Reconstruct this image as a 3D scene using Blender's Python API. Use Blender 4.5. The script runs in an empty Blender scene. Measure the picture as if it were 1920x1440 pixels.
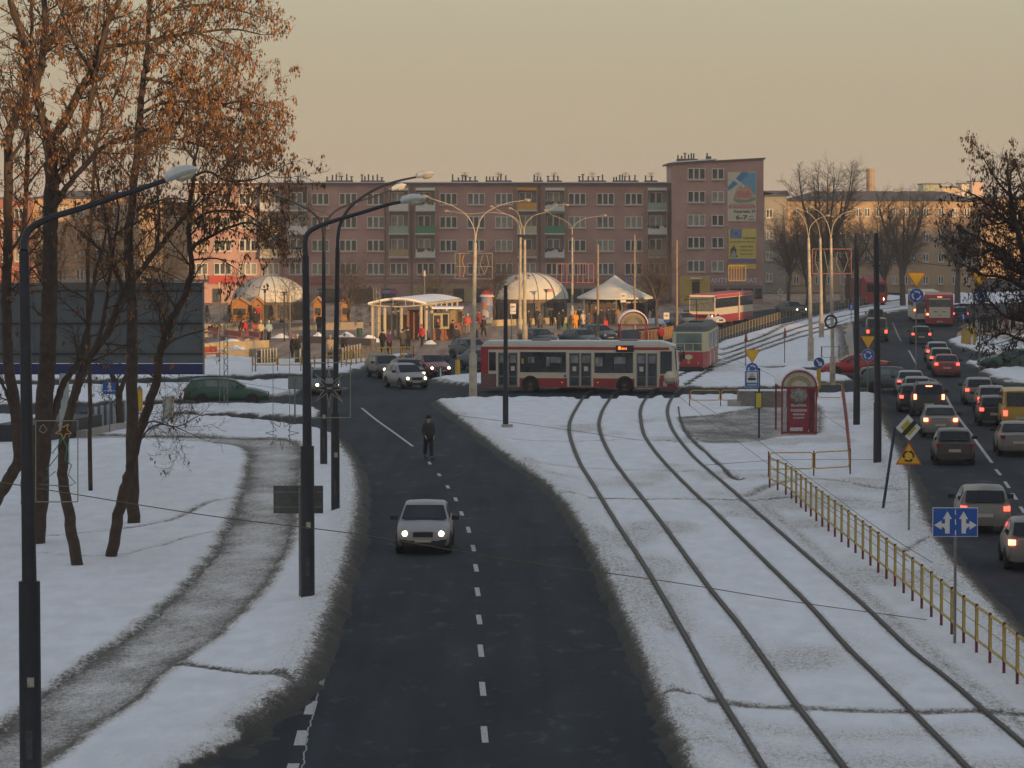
import bpy, math, random, colorsys
import numpy as np
from mathutils import Vector, Matrix, Euler

# ------------------------------------------------------------------ camera, world, sun, exposure
F, CH, HOR = 6200.0, 10.2, 408.0          # focal length (px of a 1920 wide frame), eye height, horizon row
PITCH = math.atan((720 - HOR) / F)
S = bpy.context.scene
col = S.collection
cam_d = bpy.data.cameras.new('camera')
cam = bpy.data.objects.new('camera', cam_d); col.objects.link(cam)
cam.location = (0, 0, CH); cam.rotation_euler = (math.pi / 2 - PITCH, 0, 0)
cam_d.sensor_width = 36; cam_d.lens = F / 1920 * 36; cam_d.clip_start = 1; cam_d.clip_end = 6000
S.camera = cam

SUN_EL, SUN_AZ = math.radians(6.4), math.radians(35)   # the sun stands low behind the camera, to its right
TO_SUN = Vector((math.sin(SUN_AZ) * math.cos(SUN_EL), -math.cos(SUN_AZ) * math.cos(SUN_EL), math.sin(SUN_EL)))
w = bpy.data.worlds.new('World'); S.world = w; w.use_nodes = True
nt = w.node_tree; nt.nodes.clear()
wo = nt.nodes.new('ShaderNodeOutputWorld'); bg = nt.nodes.new('ShaderNodeBackground')
sky = nt.nodes.new('ShaderNodeTexSky'); sky.sky_type = 'NISHITA'; sky.sun_disc = False
sky.sun_elevation = SUN_EL; sky.sun_rotation = math.pi - SUN_AZ; sky.dust_density = 5.0; sky.air_density = 1.5
tc = nt.nodes.new('ShaderNodeTexCoord'); sx = nt.nodes.new('ShaderNodeSeparateXYZ')
rp = nt.nodes.new('ShaderNodeValToRGB'); rp.color_ramp.interpolation = 'EASE'
els = rp.color_ramp.elements
els[0].position = 0.0; els[0].color = (0.46, 0.365, 0.25, 1)
els[1].position = 0.075; els[1].color = (0.475, 0.445, 0.325, 1)
for p, c in ((0.03, (0.465, 0.395, 0.275, 1)), (0.22, (0.45, 0.47, 0.50, 1)), (1.0, (0.295, 0.34, 0.41, 1))):
    e = els.new(p); e.color = c
mx = nt.nodes.new('ShaderNodeMix'); mx.data_type = 'RGBA'; mx.blend_type = 'ADD'; mx.inputs[0].default_value = 0.02
nt.links.new(tc.outputs['Generated'], sx.inputs[0]); nt.links.new(sx.outputs[2], rp.inputs[0])
nt.links.new(rp.outputs[0], mx.inputs[6]); nt.links.new(sky.outputs[0], mx.inputs[7])
nt.links.new(mx.outputs[2], bg.inputs[0]); bg.inputs[1].default_value = 1.0
nt.links.new(bg.outputs[0], wo.inputs[0])

sl = bpy.data.lights.new('sun', 'SUN'); sl.energy = 5.0; sl.angle = math.radians(0.9); sl.color = (1.0, 0.60, 0.27)
so = bpy.data.objects.new('sun', sl); col.objects.link(so)
so.rotation_euler = (-TO_SUN).to_track_quat('-Z', 'Y').to_euler(); so.location = (100, -100, 60)
S.view_settings.view_transform = 'Standard'; S.view_settings.look = 'None'
S.view_settings.exposure = 0.0; S.view_settings.gamma = 1
S.render.engine = 'CYCLES'
S.cycles.use_denoising = True; S.cycles.max_bounces = 6; S.cycles.volume_bounces = 0
S.cycles.transparent_max_bounces = 12; S.cycles.use_adaptive_sampling = True; S.cycles.adaptive_threshold = 0.02

# ------------------------------------------------------------------ helpers
R = math.radians
def ray(px, py):
    u, v = (px - 960) / F, (720 - py) / F
    return Vector((u, math.cos(PITCH) + v * math.sin(PITCH), -math.sin(PITCH) + v * math.cos(PITCH)))
def G(px, py, z=0.0):
    d = ray(px, py); t = (z - CH) / d.z
    return Vector((d.x * t, d.y * t, z))
def AT(px, py, Y):
    d = ray(px, py); t = Y / d.y
    return Vector((d.x * t, Y, CH + d.z * t))

class MB:
    def __init__(s): s.v = []; s.f = []; s.m = []
    def add(s, vs, fs, m=0):
        n = len(s.v); s.v += [tuple(v) for v in vs]; s.f += [tuple(i + n for i in f) for f in fs]; s.m += [m] * len(fs); return s
    def box(s, c, d, rz=0, m=0, M=None):
        hx, hy, hz = d[0] / 2, d[1] / 2, d[2] / 2; cs, sn = math.cos(rz), math.sin(rz); vs = []
        for z in (-hz, hz):
            for x, y in ((-hx, -hy), (hx, -hy), (hx, hy), (-hx, hy)):
                vs.append((c[0] + x * cs - y * sn, c[1] + x * sn + y * cs, c[2] + z))
        if M: vs = [M @ Vector(v) for v in vs]
        return s.add(vs, [(3, 2, 1, 0), (4, 5, 6, 7), (0, 1, 5, 4), (1, 2, 6, 5), (2, 3, 7, 6), (3, 0, 4, 7)], m)
    def tube(s, pts, r, n=6, m=0, caps=True):
        pts = [Vector(p) for p in pts]
        if not hasattr(r, '__len__'): r = [r] * len(pts)
        base = len(s.v); L = len(pts); prev = None
        for i, p in enumerate(pts):
            t = (pts[min(i + 1, L - 1)] - pts[max(i - 1, 0)])
            if t.length < 1e-9: t = Vector((0, 0, 1))
            t.normalize()
            if prev is None:
                a = t.cross(Vector((0, 0, 1)))
                if a.length < 1e-3: a = Vector((1, 0, 0))
            else:
                a = prev - t * prev.dot(t)
                if a.length < 1e-6: a = t.cross(Vector((0, 1, 0)))
            a.normalize(); prev = a; b = t.cross(a)
            for k in range(n):
                q = 2 * math.pi * k / n; v = p + (a * math.cos(q) + b * math.sin(q)) * r[i]; s.v.append((v.x, v.y, v.z))
        for i in range(L - 1):
            for k in range(n):
                k2 = (k + 1) % n
                s.f.append((base + i * n + k, base + i * n + k2, base + (i + 1) * n + k2, base + (i + 1) * n + k)); s.m.append(m)
        if caps:
            s.f.append(tuple(base + k for k in range(n))[::-1]); s.m.append(m)
            s.f.append(tuple(base + (L - 1) * n + k for k in range(n))); s.m.append(m)
        return s
    def lathe(s, c, prof, n=16, m=0, a0=0, a1=2 * math.pi):
        full = abs(a1 - a0 - 2 * math.pi) < 1e-6; k = n if full else n + 1; base = len(s.v)
        for r, z in prof:
            for i in range(k):
                q = a0 + (a1 - a0) * i / n; s.v.append((c[0] + r * math.cos(q), c[1] + r * math.sin(q), c[2] + z))
        for j in range(len(prof) - 1):
            for i in range(n):
                i2 = (i + 1) % k
                s.f.append((base + j * k + i, base + j * k + i2, base + (j + 1) * k + i2, base + (j + 1) * k + i)); s.m.append(m)
        return s
    def ell(s, c, r, n=10, k=6, m=0):
        return s.lathe(c, [(1e-3, -r[2])] + [(r[0] * math.cos(a), r[2] * math.sin(a)) for a in [(-.5 + (j + 1) / k) * math.pi for j in range(k - 1)]] + [(1e-3, r[2])], n, m)
    def prism(s, poly, y0, y1, M=None, m=0):
        """poly in (x, z); extruded along y."""
        n = len(poly); vs = [(p[0], y0, p[1]) for p in poly] + [(p[0], y1, p[1]) for p in poly]
        if M: vs = [M @ Vector(v) for v in vs]
        fs = [tuple(range(n)), tuple(range(2 * n - 1, n - 1, -1))] + [(i, i + n, (i + 1) % n + n, (i + 1) % n) for i in range(n)]
        return s.add(vs, fs, m)
    def build(s, name, mats, parent=None, smooth=False, loc=None, rz=0):
        me = bpy.data.meshes.new(name); me.from_pydata(s.v, [], s.f)
        if not isinstance(mats, (list, tuple)): mats = [mats]
        for mt in mats: me.materials.append(mt)
        if len(mats) > 1: me.polygons.foreach_set('material_index', np.array(s.m, dtype=np.int32))
        if smooth:
            me.polygons.foreach_set('use_smooth', np.ones(len(s.f), dtype=bool))
            if smooth != 'all': me.set_sharp_from_angle(angle=R(35))
        me.update()
        o = bpy.data.objects.new(name, me); col.objects.link(o)
        if parent: o.parent = parent
        if loc is not None: o.location = loc
        o.rotation_euler[2] = rz
        return o

def empty(name, loc=(0, 0, 0), rz=0):
    o = bpy.data.objects.new(name, None); o.empty_display_size = 0.3; col.objects.link(o)
    o.location = loc; o.rotation_euler = (0, 0, rz); return o
def T(o, label, cat, group=None, kind=None):
    o['label'] = label; o['category'] = cat
    if group: o['group'] = group
    if kind: o['kind'] = kind
    return o
def ST(o, label=None, kind='structure'):
    o['kind'] = kind
    if label: o['label'] = label
    return o
def kids(o): return [c for c in bpy.data.objects if c.parent == o]
def copy_tree(o, parent=None, tree=None):
    if tree is None:
        tree = {}
        for c in bpy.data.objects:
            if c.parent: tree.setdefault(c.parent.name, []).append(c)
    c = o.copy(); col.objects.link(c); c.parent = parent
    for ch in tree.get(o.name, []): copy_tree(ch, c, tree)
    return c

# ------------------------------------------------------------------ materials
MATS = {}
def mat(name, c=None, rough=0.7, metal=0.0, var=0.12, scale=6.0, bump=0.0, bscale=40.0, emit=0.0, alpha=None, coat=0.0, spec=0.5, dirt=0.0):
    if name in MATS: return MATS[name]
    m = bpy.data.materials.new(name); m.use_nodes = True; nt = m.node_tree; b = nt.nodes['Principled BSDF']
    b.inputs['Roughness'].default_value = rough; b.inputs['Metallic'].default_value = metal
    b.inputs['Specular IOR Level'].default_value = spec
    if coat: b.inputs['Coat Weight'].default_value = coat; b.inputs['Coat Roughness'].default_value = 0.15
    tcn = nt.nodes.new('ShaderNodeTexCoord')
    if var > 0:
        n = nt.nodes.new('ShaderNodeTexNoise'); n.inputs['Scale'].default_value = scale; n.inputs['Detail'].default_value = 5
        nt.links.new(tcn.outputs['Object'], n.inputs['Vector'])
        r = nt.nodes.new('ShaderNodeMapRange'); r.inputs[1].default_value = 0.3; r.inputs[2].default_value = 0.7
        r.inputs[3].default_value = 1 - var; r.inputs[4].default_value = 1 + var
        nt.links.new(n.outputs[0], r.inputs[0])
        h = nt.nodes.new('ShaderNodeVectorMath'); h.operation = 'SCALE'; h.inputs[0].default_value = c[:3]
        nt.links.new(r.outputs[0], h.inputs['Scale'])
        src = h.outputs[0]
        if dirt > 0:
            g = nt.nodes.new('ShaderNodeSeparateXYZ'); nt.links.new(tcn.outputs['Object'], g.inputs[0])
            q = nt.nodes.new('ShaderNodeMapRange'); q.inputs[1].default_value = 0.15; q.inputs[2].default_value = 0.85
            q.inputs[3].default_value = dirt; q.inputs[4].default_value = dirt * 0.2
            nt.links.new(g.outputs[2], q.inputs[0])
            ml = nt.nodes.new('ShaderNodeMath'); ml.operation = 'MULTIPLY'; nt.links.new(q.outputs[0], ml.inputs[0]); nt.links.new(r.outputs[0], ml.inputs[1])
            mm = nt.nodes.new('ShaderNodeMix'); mm.data_type = 'RGBA'; mm.inputs[7].default_value = (0.11, 0.095, 0.075, 1)
            nt.links.new(ml.outputs[0], mm.inputs[0]); nt.links.new(src, mm.inputs[6]); src = mm.outputs[2]
            r2 = nt.nodes.new('ShaderNodeMapRange'); r2.inputs[3].default_value = rough; r2.inputs[4].default_value = 0.8
            nt.links.new(ml.outputs[0], r2.inputs[0]); nt.links.new(r2.outputs[0], b.inputs['Roughness'])
        nt.links.new(src, b.inputs['Base Color'])
    else: b.inputs['Base Color'].default_value = (*c[:3], 1)
    if bump > 0:
        n2 = nt.nodes.new('ShaderNodeTexNoise'); n2.inputs['Scale'].default_value = bscale; n2.inputs['Detail'].default_value = 4
        nt.links.new(tcn.outputs['Object'], n2.inputs['Vector'])
        bp = nt.nodes.new('ShaderNodeBump'); bp.inputs['Strength'].default_value = bump; bp.inputs['Distance'].default_value = 0.05
        nt.links.new(n2.outputs[0], bp.inputs['Height']); nt.links.new(bp.outputs[0], b.inputs['Normal'])
    if emit: b.inputs['Emission Color'].default_value = (*c[:3], 1); b.inputs['Emission Strength'].default_value = emit
    if alpha is not None: b.inputs['Alpha'].default_value = alpha
    MATS[name] = m; return m

def noise2(x, y, seed=0):
    """smooth value noise, 0..1, for numpy arrays"""
    xi, yi = np.floor(x).astype(np.int64), np.floor(y).astype(np.int64); fx, fy = x - xi, y - yi
    fx, fy = fx * fx * (3 - 2 * fx), fy * fy * (3 - 2 * fy)
    def h(a, b):
        n = (a * 374761393 + b * 668265263 + seed * 144665) & 0xffffffff
        n = ((n ^ (n >> 13)) * 1274126177) & 0xffffffff
        return ((n ^ (n >> 16)) & 0xffff) / 65535.0
    return (h(xi, yi) * (1 - fx) + h(xi + 1, yi) * fx) * (1 - fy) + (h(xi, yi + 1) * (1 - fx) + h(xi + 1, yi + 1) * fx) * fy
def fbm(x, y, seed=0, o=3):
    t, a, n = 0, 0.5, 0
    for i in range(o): t = t + a * noise2(x * 2 ** i, y * 2 ** i, seed + i * 7); n += a; a *= .5
    return t / n
def spline(pts, k=6):
    """Catmull-Rom through a list of equal-length tuples"""
    P = [np.array(p, float) for p in pts]; P = [2 * P[0] - P[1]] + P + [2 * P[-1] - P[-2]]; out = []
    for i in range(1, len(P) - 2):
        for j in range(k):
            t = j / k; a, b, c, d = P[i - 1:i + 3]
            out.append(0.5 * ((2 * b) + (c - a) * t + (2 * a - 5 * b + 4 * c - d) * t * t + (3 * b - a - 3 * c + d) * t ** 3))
    out.append(P[-2]); return out
def seg_dist(X, Y, pl, close=False):
    pl = np.array(pl)[:, :2]; A, B = (pl, np.roll(pl, -1, 0)) if close else (pl[:-1], pl[1:])
    D = np.full(X.shape, 1e9)
    for a, b in zip(A, B):
        ab = b - a; L = (ab ** 2).sum() + 1e-12
        t = np.clip(((X - a[0]) * ab[0] + (Y - a[1]) * ab[1]) / L, 0, 1)
        D = np.minimum(D, (X - a[0] - t * ab[0]) ** 2 + (Y - a[1] - t * ab[1]) ** 2)
    return np.sqrt(D)
def inside(X, Y, pl):
    pl = np.array(pl)[:, :2]; r = np.zeros(X.shape, bool)
    for (x0, y0), (x1, y1) in zip(pl, np.roll(pl, -1, 0)):
        c = (y0 > Y) != (y1 > Y)
        if c.any(): r ^= c & (X < (x1 - x0) * (Y - y0) / (y1 - y0 + 1e-15) + x0)
    return r
def gl(pts, k=4, z=0.0): return [tuple(p) for p in spline([tuple(G(x, y, z))[:2] for x, y in pts], k)] if k > 1 else [tuple(G(x, y, z))[:2] for x, y in pts]
def ribbon(mb, pl, wd, z, m=0, thick=0.0):
    pl = [Vector((p[0], p[1])) for p in pl]; n = len(pl); b = len(mb.v)
    for i, p in enumerate(pl):
        t = pl[min(i + 1, n - 1)] - pl[max(i - 1, 0)]; t.normalize(); q = Vector((-t.y, t.x)) * wd / 2
        mb.v += [(p.x + q.x, p.y + q.y, z), (p.x - q.x, p.y - q.y, z)]
        if thick: mb.v += [(p.x + q.x, p.y + q.y, z - thick), (p.x - q.x, p.y - q.y, z - thick)]
    k = 4 if thick else 2
    for i in range(n - 1):
        a, c = b + i * k, b + (i + 1) * k
        mb.f.append((a + 1, c + 1, c, a)); mb.m.append(m)
        if thick:
            mb.f += [(a, c, c + 2, a + 2), (a + 3, c + 3, c + 1, a + 1)]; mb.m += [m, m]
    return mb
def text(body, size, M, mt, parent, name='lettering', thick=0.004, spacing=1.0, align='CENTER', bold=0.0):
    c = bpy.data.curves.new(name, 'FONT'); c.body = body; c.size = size; c.extrude = thick; c.align_x = align; c.align_y = 'CENTER'
    c.space_character = spacing; c.offset = bold; c.resolution_u = 3
    o = bpy.data.objects.new(name, c); col.objects.link(o); dg = bpy.context.evaluated_depsgraph_get()
    me = bpy.data.meshes.new_from_object(o.evaluated_get(dg)); bpy.data.objects.remove(o)
    me.materials.clear(); me.materials.append(mt); me.transform(M)
    o = bpy.data.objects.new(name, me); col.objects.link(o)
    if parent: o.parent = parent
    return o
UP_FACE = Matrix.Rotation(R(90), 4, 'X')     # text lying in XY turned to stand up facing -Y
# ------------------------------------------------------------------ ground, roads, snow
def snow_mat(name, clean=(0.80, 0.81, 0.84), amp=1.0):
    m = bpy.data.materials.new(name); m.use_nodes = True; nt = m.node_tree; b = nt.nodes['Principled BSDF']
    b.inputs['Roughness'].default_value = 0.75; b.inputs['Specular IOR Level'].default_value = 0.25
    N, Lk = nt.nodes.new, nt.links.new
    tcn = N('ShaderNodeTexCoord'); at = N('ShaderNodeAttribute'); at.attribute_name = 'dirt'
    stretch = N('ShaderNodeMapping'); stretch.inputs['Scale'].default_value = (1, .38, 1); Lk(tcn.outputs['Object'], stretch.inputs[0])
    def noise(sc, det=6, rough=0.6):
        n = N('ShaderNodeTexNoise'); n.inputs['Scale'].default_value = sc; n.inputs['Detail'].default_value = det
        n.inputs['Roughness'].default_value = rough; Lk(stretch.outputs[0], n.inputs['Vector']); return n.outputs[0]
    def mr(src, a, b_, c, d):
        r = N('ShaderNodeMapRange'); r.interpolation_type = 'SMOOTHSTEP'
        for i, v in zip((1, 2, 3, 4), (a, b_, c, d)): r.inputs[i].default_value = v
        Lk(src, r.inputs[0]); return r.outputs[0]
    def math_(op, a, b_):
        n = N('ShaderNodeMath'); n.operation = op
        for i, v in enumerate((a, b_)):
            if isinstance(v, (int, float)): n.inputs[i].default_value = v
            else: Lk(v, n.inputs[i])
        return n.outputs[0]
    n1, n2, n3 = noise(1.6), noise(9.0, 7, 0.7), noise(22.0, 5, 0.7)
    # broad dirt: attribute pushed up and down by noise
    gate = math_('MINIMUM', math_('MULTIPLY', at.outputs['Fac'], 2.6), 1.0)
    nz = math_('ADD', math_('MULTIPLY', math_('SUBTRACT', n2, 0.5), 1.1), math_('ADD', math_('MULTIPLY', math_('SUBTRACT', n1, 0.5), 0.5), math_('MULTIPLY', math_('SUBTRACT', n3, 0.5), 0.8)))
    d1 = math_('ADD', at.outputs['Fac'], math_('MULTIPLY', math_('MULTIPLY', nz, gate), amp))
    dirt = mr(d1, 0.08, 0.88, 0.0, 1.0)
    # crumbs thrown from the road: thresholded fine noise, only where there is some dirt
    sp = math_('ADD', n3, math_('MULTIPLY', at.outputs['Fac'], 0.28))
    crumbs = math_('MULTIPLY', mr(sp, 0.68, 0.74, 0, 1), mr(at.outputs['Fac'], 0.02, 0.2, 0, 0.8))
    tot = math_('MAXIMUM', dirt, crumbs)
    cr = N('ShaderNodeValToRGB'); e = cr.color_ramp.elements
    e[0].color = (*clean, 1); e[1].position = 1; e[1].color = (0.042, 0.038, 0.033, 1)
    for p, c in ((0.25, (0.58, 0.56, 0.53)), (0.6, (0.17, 0.155, 0.135))):
        q = e.new(p); q.color = (*c, 1)
    Lk(tot, cr.inputs[0])
    fin = N('ShaderNodeMix'); fin.data_type = 'RGBA'; fin.inputs[7].default_value = (0.018, 0.021, 0.025, 1); Lk(mr(at.outputs['Fac'], 1.02, 1.5, 0, 1), fin.inputs[0]); Lk(cr.outputs[0], fin.inputs[6])
    v = N('ShaderNodeVectorMath'); v.operation = 'SCALE'; Lk(fin.outputs[2], v.inputs[0]); Lk(mr(n1, .25, .75, .90, 1.06), v.inputs['Scale'])
    Lk(v.outputs[0], b.inputs['Base Color'])
    hgt = math_('ADD', math_('MULTIPLY', n2, 0.55), math_('ADD', math_('MULTIPLY', n1, 0.9), math_('MULTIPLY', n3, 0.2)))
    bp = N('ShaderNodeBump'); bp.inputs['Strength'].default_value = 0.5; bp.inputs['Distance'].default_value = 0.14
    Lk(hgt, bp.inputs['Height']); Lk(bp.outputs[0], b.inputs['Normal'])
    return m
M_SNOW = snow_mat('snow'); M_PATHS = snow_mat('trodden snow', amp=.45)

def asphalt_mat(name, c, c2, patch=0.5):
    m = bpy.data.materials.new(name); m.use_nodes = True; nt = m.node_tree; b = nt.nodes['Principled BSDF']
    N, Lk = nt.nodes.new, nt.links.new; tcn = N('ShaderNodeTexCoord')
    mp = N('ShaderNodeMapping'); mp.inputs['Scale'].default_value = (1.0, 0.22, 1); Lk(tcn.outputs['Object'], mp.inputs[0])
    n = N('ShaderNodeTexNoise'); n.inputs['Scale'].default_value = 0.55; n.inputs['Detail'].default_value = 7; Lk(mp.outputs[0], n.inputs['Vector'])
    n2 = N('ShaderNodeTexNoise'); n2.inputs['Scale'].default_value = 14; n2.inputs['Detail'].default_value = 6; Lk(tcn.outputs['Object'], n2.inputs['Vector'])
    mxn = N('ShaderNodeMath'); mxn.operation = 'MULTIPLY_ADD'; Lk(n2.outputs[0], mxn.inputs[0]); mxn.inputs[1].default_value = 0.35; Lk(n.outputs[0], mxn.inputs[2])
    cr = N('ShaderNodeValToRGB'); e = cr.color_ramp.elements; e[0].position = 0.45; e[0].color = (*c, 1); e[1].position = 0.9; e[1].color = (*c2, 1)
    Lk(mxn.outputs[0], cr.inputs[0]); Lk(cr.outputs[0], b.inputs['Base Color'])
    # light salt smears
    n3 = N('ShaderNodeTexNoise'); n3.inputs['Scale'].default_value = 0.9; n3.inputs['Detail'].default_value = 8; n3.inputs['Roughness'].default_value = 0.75
    mp2 = N('ShaderNodeMapping'); mp2.inputs['Scale'].default_value = (1.2, 0.5, 1); mp2.inputs['Location'].default_value = (3, 7, 0); Lk(tcn.outputs['Object'], mp2.inputs[0]); Lk(mp2.outputs[0], n3.inputs['Vector'])
    r3 = N('ShaderNodeMapRange'); r3.inputs[1].default_value = 0.56; r3.inputs[2].default_value = 0.78; r3.inputs[4].default_value = patch; Lk(n3.outputs[0], r3.inputs[0])
    mm = N('ShaderNodeMix'); mm.data_type = 'RGBA'; mm.inputs[7].default_value = (0.14, 0.145, 0.15, 1)
    Lk(r3.outputs[0], mm.inputs[0]); Lk(cr.outputs[0], mm.inputs[6]); Lk(mm.outputs[2], b.inputs['Base Color'])
    # faint tyre worn streaks running along the road
    n4 = N('ShaderNodeTexNoise'); n4.inputs['Scale'].default_value = 1.0; n4.inputs['Detail'].default_value = 4
    mp3 = N('ShaderNodeMapping'); mp3.inputs['Scale'].default_value = (1.1, 0.035, 1); Lk(tcn.outputs['Object'], mp3.inputs[0]); Lk(mp3.outputs[0], n4.inputs['Vector'])
    r4 = N('ShaderNodeMapRange'); r4.inputs[1].default_value = 0.35; r4.inputs[2].default_value = 0.65; r4.inputs[3].default_value = 0.78; r4.inputs[4].default_value = 1.35; Lk(n4.outputs[0], r4.inputs[0])
    vs = N('ShaderNodeVectorMath'); vs.operation = 'SCALE'; Lk(mm.outputs[2], vs.inputs[0]); Lk(r4.outputs[0], vs.inputs['Scale']); Lk(vs.outputs[0], b.inputs['Base Color'])
    b.inputs['Roughness'].default_value = 0.85; b.inputs['Specular IOR Level'].default_value = 0.15
    bp = N('ShaderNodeBump'); bp.inputs['Strength'].default_value = 0.3; bp.inputs['Distance'].default_value = 0.02; Lk(n2.outputs[0], bp.inputs['Height']); Lk(bp.outputs[0], b.inputs['Normal'])
    return m
M_ASPH = asphalt_mat('asphalt', (0.012, 0.0175, 0.024), (0.030, 0.037, 0.044), 0.75)
M_PAVE = asphalt_mat('wet paving', (0.22, 0.155, 0.115), (0.36, 0.26, 0.19), 0.6)
M_TRAMPLED = asphalt_mat('trampled snow path', (0.15, 0.14, 0.125), (0.52, 0.50, 0.46), 0.0)
for _n in M_TRAMPLED.node_tree.nodes:
    if _n.type == 'VALTORGB': _n.color_ramp.elements[0].position = .42; _n.color_ramp.elements[1].position = .86
    if _n.type == 'MATH': _n.inputs[1].default_value = .5

def flat(name, poly, z, mt, label=None):
    mb = MB(); mb.add([(p[0], p[1], z) for p in poly], [tuple(range(len(poly)))])
    o = mb.build(name, mt)
    if o.data.polygons[0].normal.z < 0: o.data.flip_normals()
    return ST(o, label)
flat('ground', [(-2400, -1400), (2400, -1400), (2400, 3800), (-2400, 3800)], -0.12, M_SNOW)
flat('road', [(-75, 45), (95, 45), (140, 640), (-120, 640)], 0.0, M_ASPH)

ISL = []
def island(name, poly, k=3, dx=0.3, dy=0.5, h=0.12, ridge=0.10, tracks=(), lower=(), edge=0.5, rough=0.35, label=None, flat_=1.0, under=(), grime=.14):
    """snow lying on the asphalt: a height field that dips under the road at a ragged edge.
    tracks: (image polyline, half width m, strength, depth m) of dirt; lower: world polygons pressed below a path sheet"""
    pw = gl(poly + poly[:1], k)[:-1] if k > 1 else gl(poly, 1)
    P = np.array(pw); x0, y0 = P.min(0) - 1.2; x1, y1 = P.max(0) + 1.2
    nx, ny = int((x1 - x0) / dx) + 2, int((y1 - y0) / dy) + 2
    X, Y = np.meshgrid(np.linspace(x0, x1, nx), np.linspace(y0, y1, ny))
    sd = seg_dist(X, Y, pw, True); ins = inside(X, Y, pw); s = np.where(ins, sd, -sd)
    n1 = fbm(X * 1.3, Y * 0.9, 3) - 0.5; n2 = fbm(X * 0.35, Y * 0.25, 11) - 0.5; n3 = fbm(X * 3, Y * 2, 5) - 0.5
    s2 = s + n1 * rough * 1.1
    t = np.clip((s2 + 0.25) / 0.6, 0, 1); t = t * t * (3 - 2 * t)
    rd = ridge * np.exp(-((s2 - 0.75) / 0.5) ** 2) * (0.6 + 1.6 * (n3 + 0.5))
    Z = -0.07 + (h + 0.07) * t + rd + (n2 * 0.10 * t + n1 * 0.05 * t) * flat_
    D = np.clip(edge * (1 - s / 0.7), 0, 1)
    D = np.maximum(D, np.clip((fbm(X * .3, Y * .12, 31) - .5) * 1.5, 0, grime))
    for pl, wd, st, dep in tracks:
        d = seg_dist(X, Y, gl(pl, 4) if len(pl) > 2 else gl(pl, 1)); q = np.clip(1 - d / wd, 0, 1)
        D = np.maximum(D, st * q ** 0.8); Z -= dep * np.clip(q * 1.6, 0, 1)
        if dep > 0.02: Z += 0.02 * np.exp(-((d - wd * 1.1) / 0.2) ** 2)
    D = np.where(s < .12, np.maximum(D, 1.0 + (.12 - s) * 1.5), D)
    for lp in lower:
        dl = seg_dist(X, Y, lp, True); il = np.where(inside(X, Y, lp), dl, -dl) + n1 * 0.28
        q = np.clip((il + 0.25) / 0.5, 0, 1); Z = Z * (1 - q) + (-0.02) * q
        D = np.maximum(D, np.clip(0.62 * (1 + il / 0.5), 0, .62))
    for pl in under:
        dr = seg_dist(X, Y, gl(pl, 5)); Z = np.where(dr < .45, np.minimum(Z, .088), Z)
    keep = s > -1.0
    idx = -np.ones(X.shape, int); vi = np.where(keep); idx[vi] = np.arange(len(vi[0]))
    V = np.stack([X[vi], Y[vi], Z[vi]], 1)
    a, b_, c, d = idx[:-1, :-1], idx[:-1, 1:], idx[1:, 1:], idx[1:, :-1]
    ok = (a >= 0) & (b_ >= 0) & (c >= 0) & (d >= 0)
    Fc = np.stack([a[ok], b_[ok], c[ok], d[ok]], 1)
    me = bpy.data.meshes.new(name); me.from_pydata(V.tolist(), [], Fc.tolist()); me.materials.append(M_SNOW)
    me.polygons.foreach_set('use_smooth', np.ones(len(Fc), bool))
    at = me.attributes.new('dirt', 'FLOAT', 'POINT'); at.data.foreach_set('value', D[vi].astype(np.float32))
    o = bpy.data.objects.new(name, me); col.objects.link(o); ST(o, label); return o

# rails of the tram line, traced on the ground
RAIL = [
 [(1096, 744), (1083, 765), (1072, 785), (1067, 805), (1071, 830), (1087, 872), (1107, 905), (1140, 960), (1168, 1005), (1200, 1054), (1237, 1116), (1294, 1217), (1342, 1304), (1425, 1439), (1480, 1540)],
 [(1148, 744), (1134, 765), (1127, 780), (1123, 800), (1129, 825), (1147, 862), (1170, 895), (1195, 927), (1220, 959), (1251, 1000), (1324, 1101), (1387, 1180), (1440, 1255), (1485, 1319), (1575, 1439), (1640, 1540)],
 [(1216, 744), (1206, 758), (1201, 772), (1201, 787), (1207, 817), (1222, 842), (1242, 867), (1270, 897), (1305, 932), (1335, 959), (1376, 1000), (1440, 1064), (1515, 1139), (1582, 1214), (1642, 1274), (1702, 1334), (1800, 1435), (1900, 1540)],
 [(1263, 743), (1256, 756), (1252, 768), (1252, 782), (1260, 807), (1275, 830), (1300, 860), (1330, 887), (1357, 910), (1410, 957), (1459, 1000), (1522, 1056), (1620, 1142), (1702, 1221), (1777, 1281), (1837, 1334), (1920, 1405), (2060, 1525)],
]
FARR = [
 [(1345, 662), (1380, 650), (1431, 632), (1470, 614), (1515, 601), (1570, 588), (1634, 576), (1700, 568)],
 [(1345, 671), (1380, 659), (1467, 627), (1515, 611), (1570, 597), (1634, 584), (1700, 576)],
 [(1330, 688), (1380, 668), (1467, 637), (1515, 621), (1570, 607), (1634, 592), (1700, 583)],
 [(1338, 694), (1380, 676), (1467, 645), (1515, 630), (1555, 618), (1634, 600), (1700, 590)],
]
CROSSR = [[(1263, 743), (1285, 727), (1310, 710), (1345, 692)], [(1148, 744), (1180, 730), (1225, 712), (1290, 694)],
          [(1216, 744), (1240, 729), (1270, 710), (1320, 690)], [(1096, 744), (1130, 728), (1180, 712), (1260, 692)]]

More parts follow.
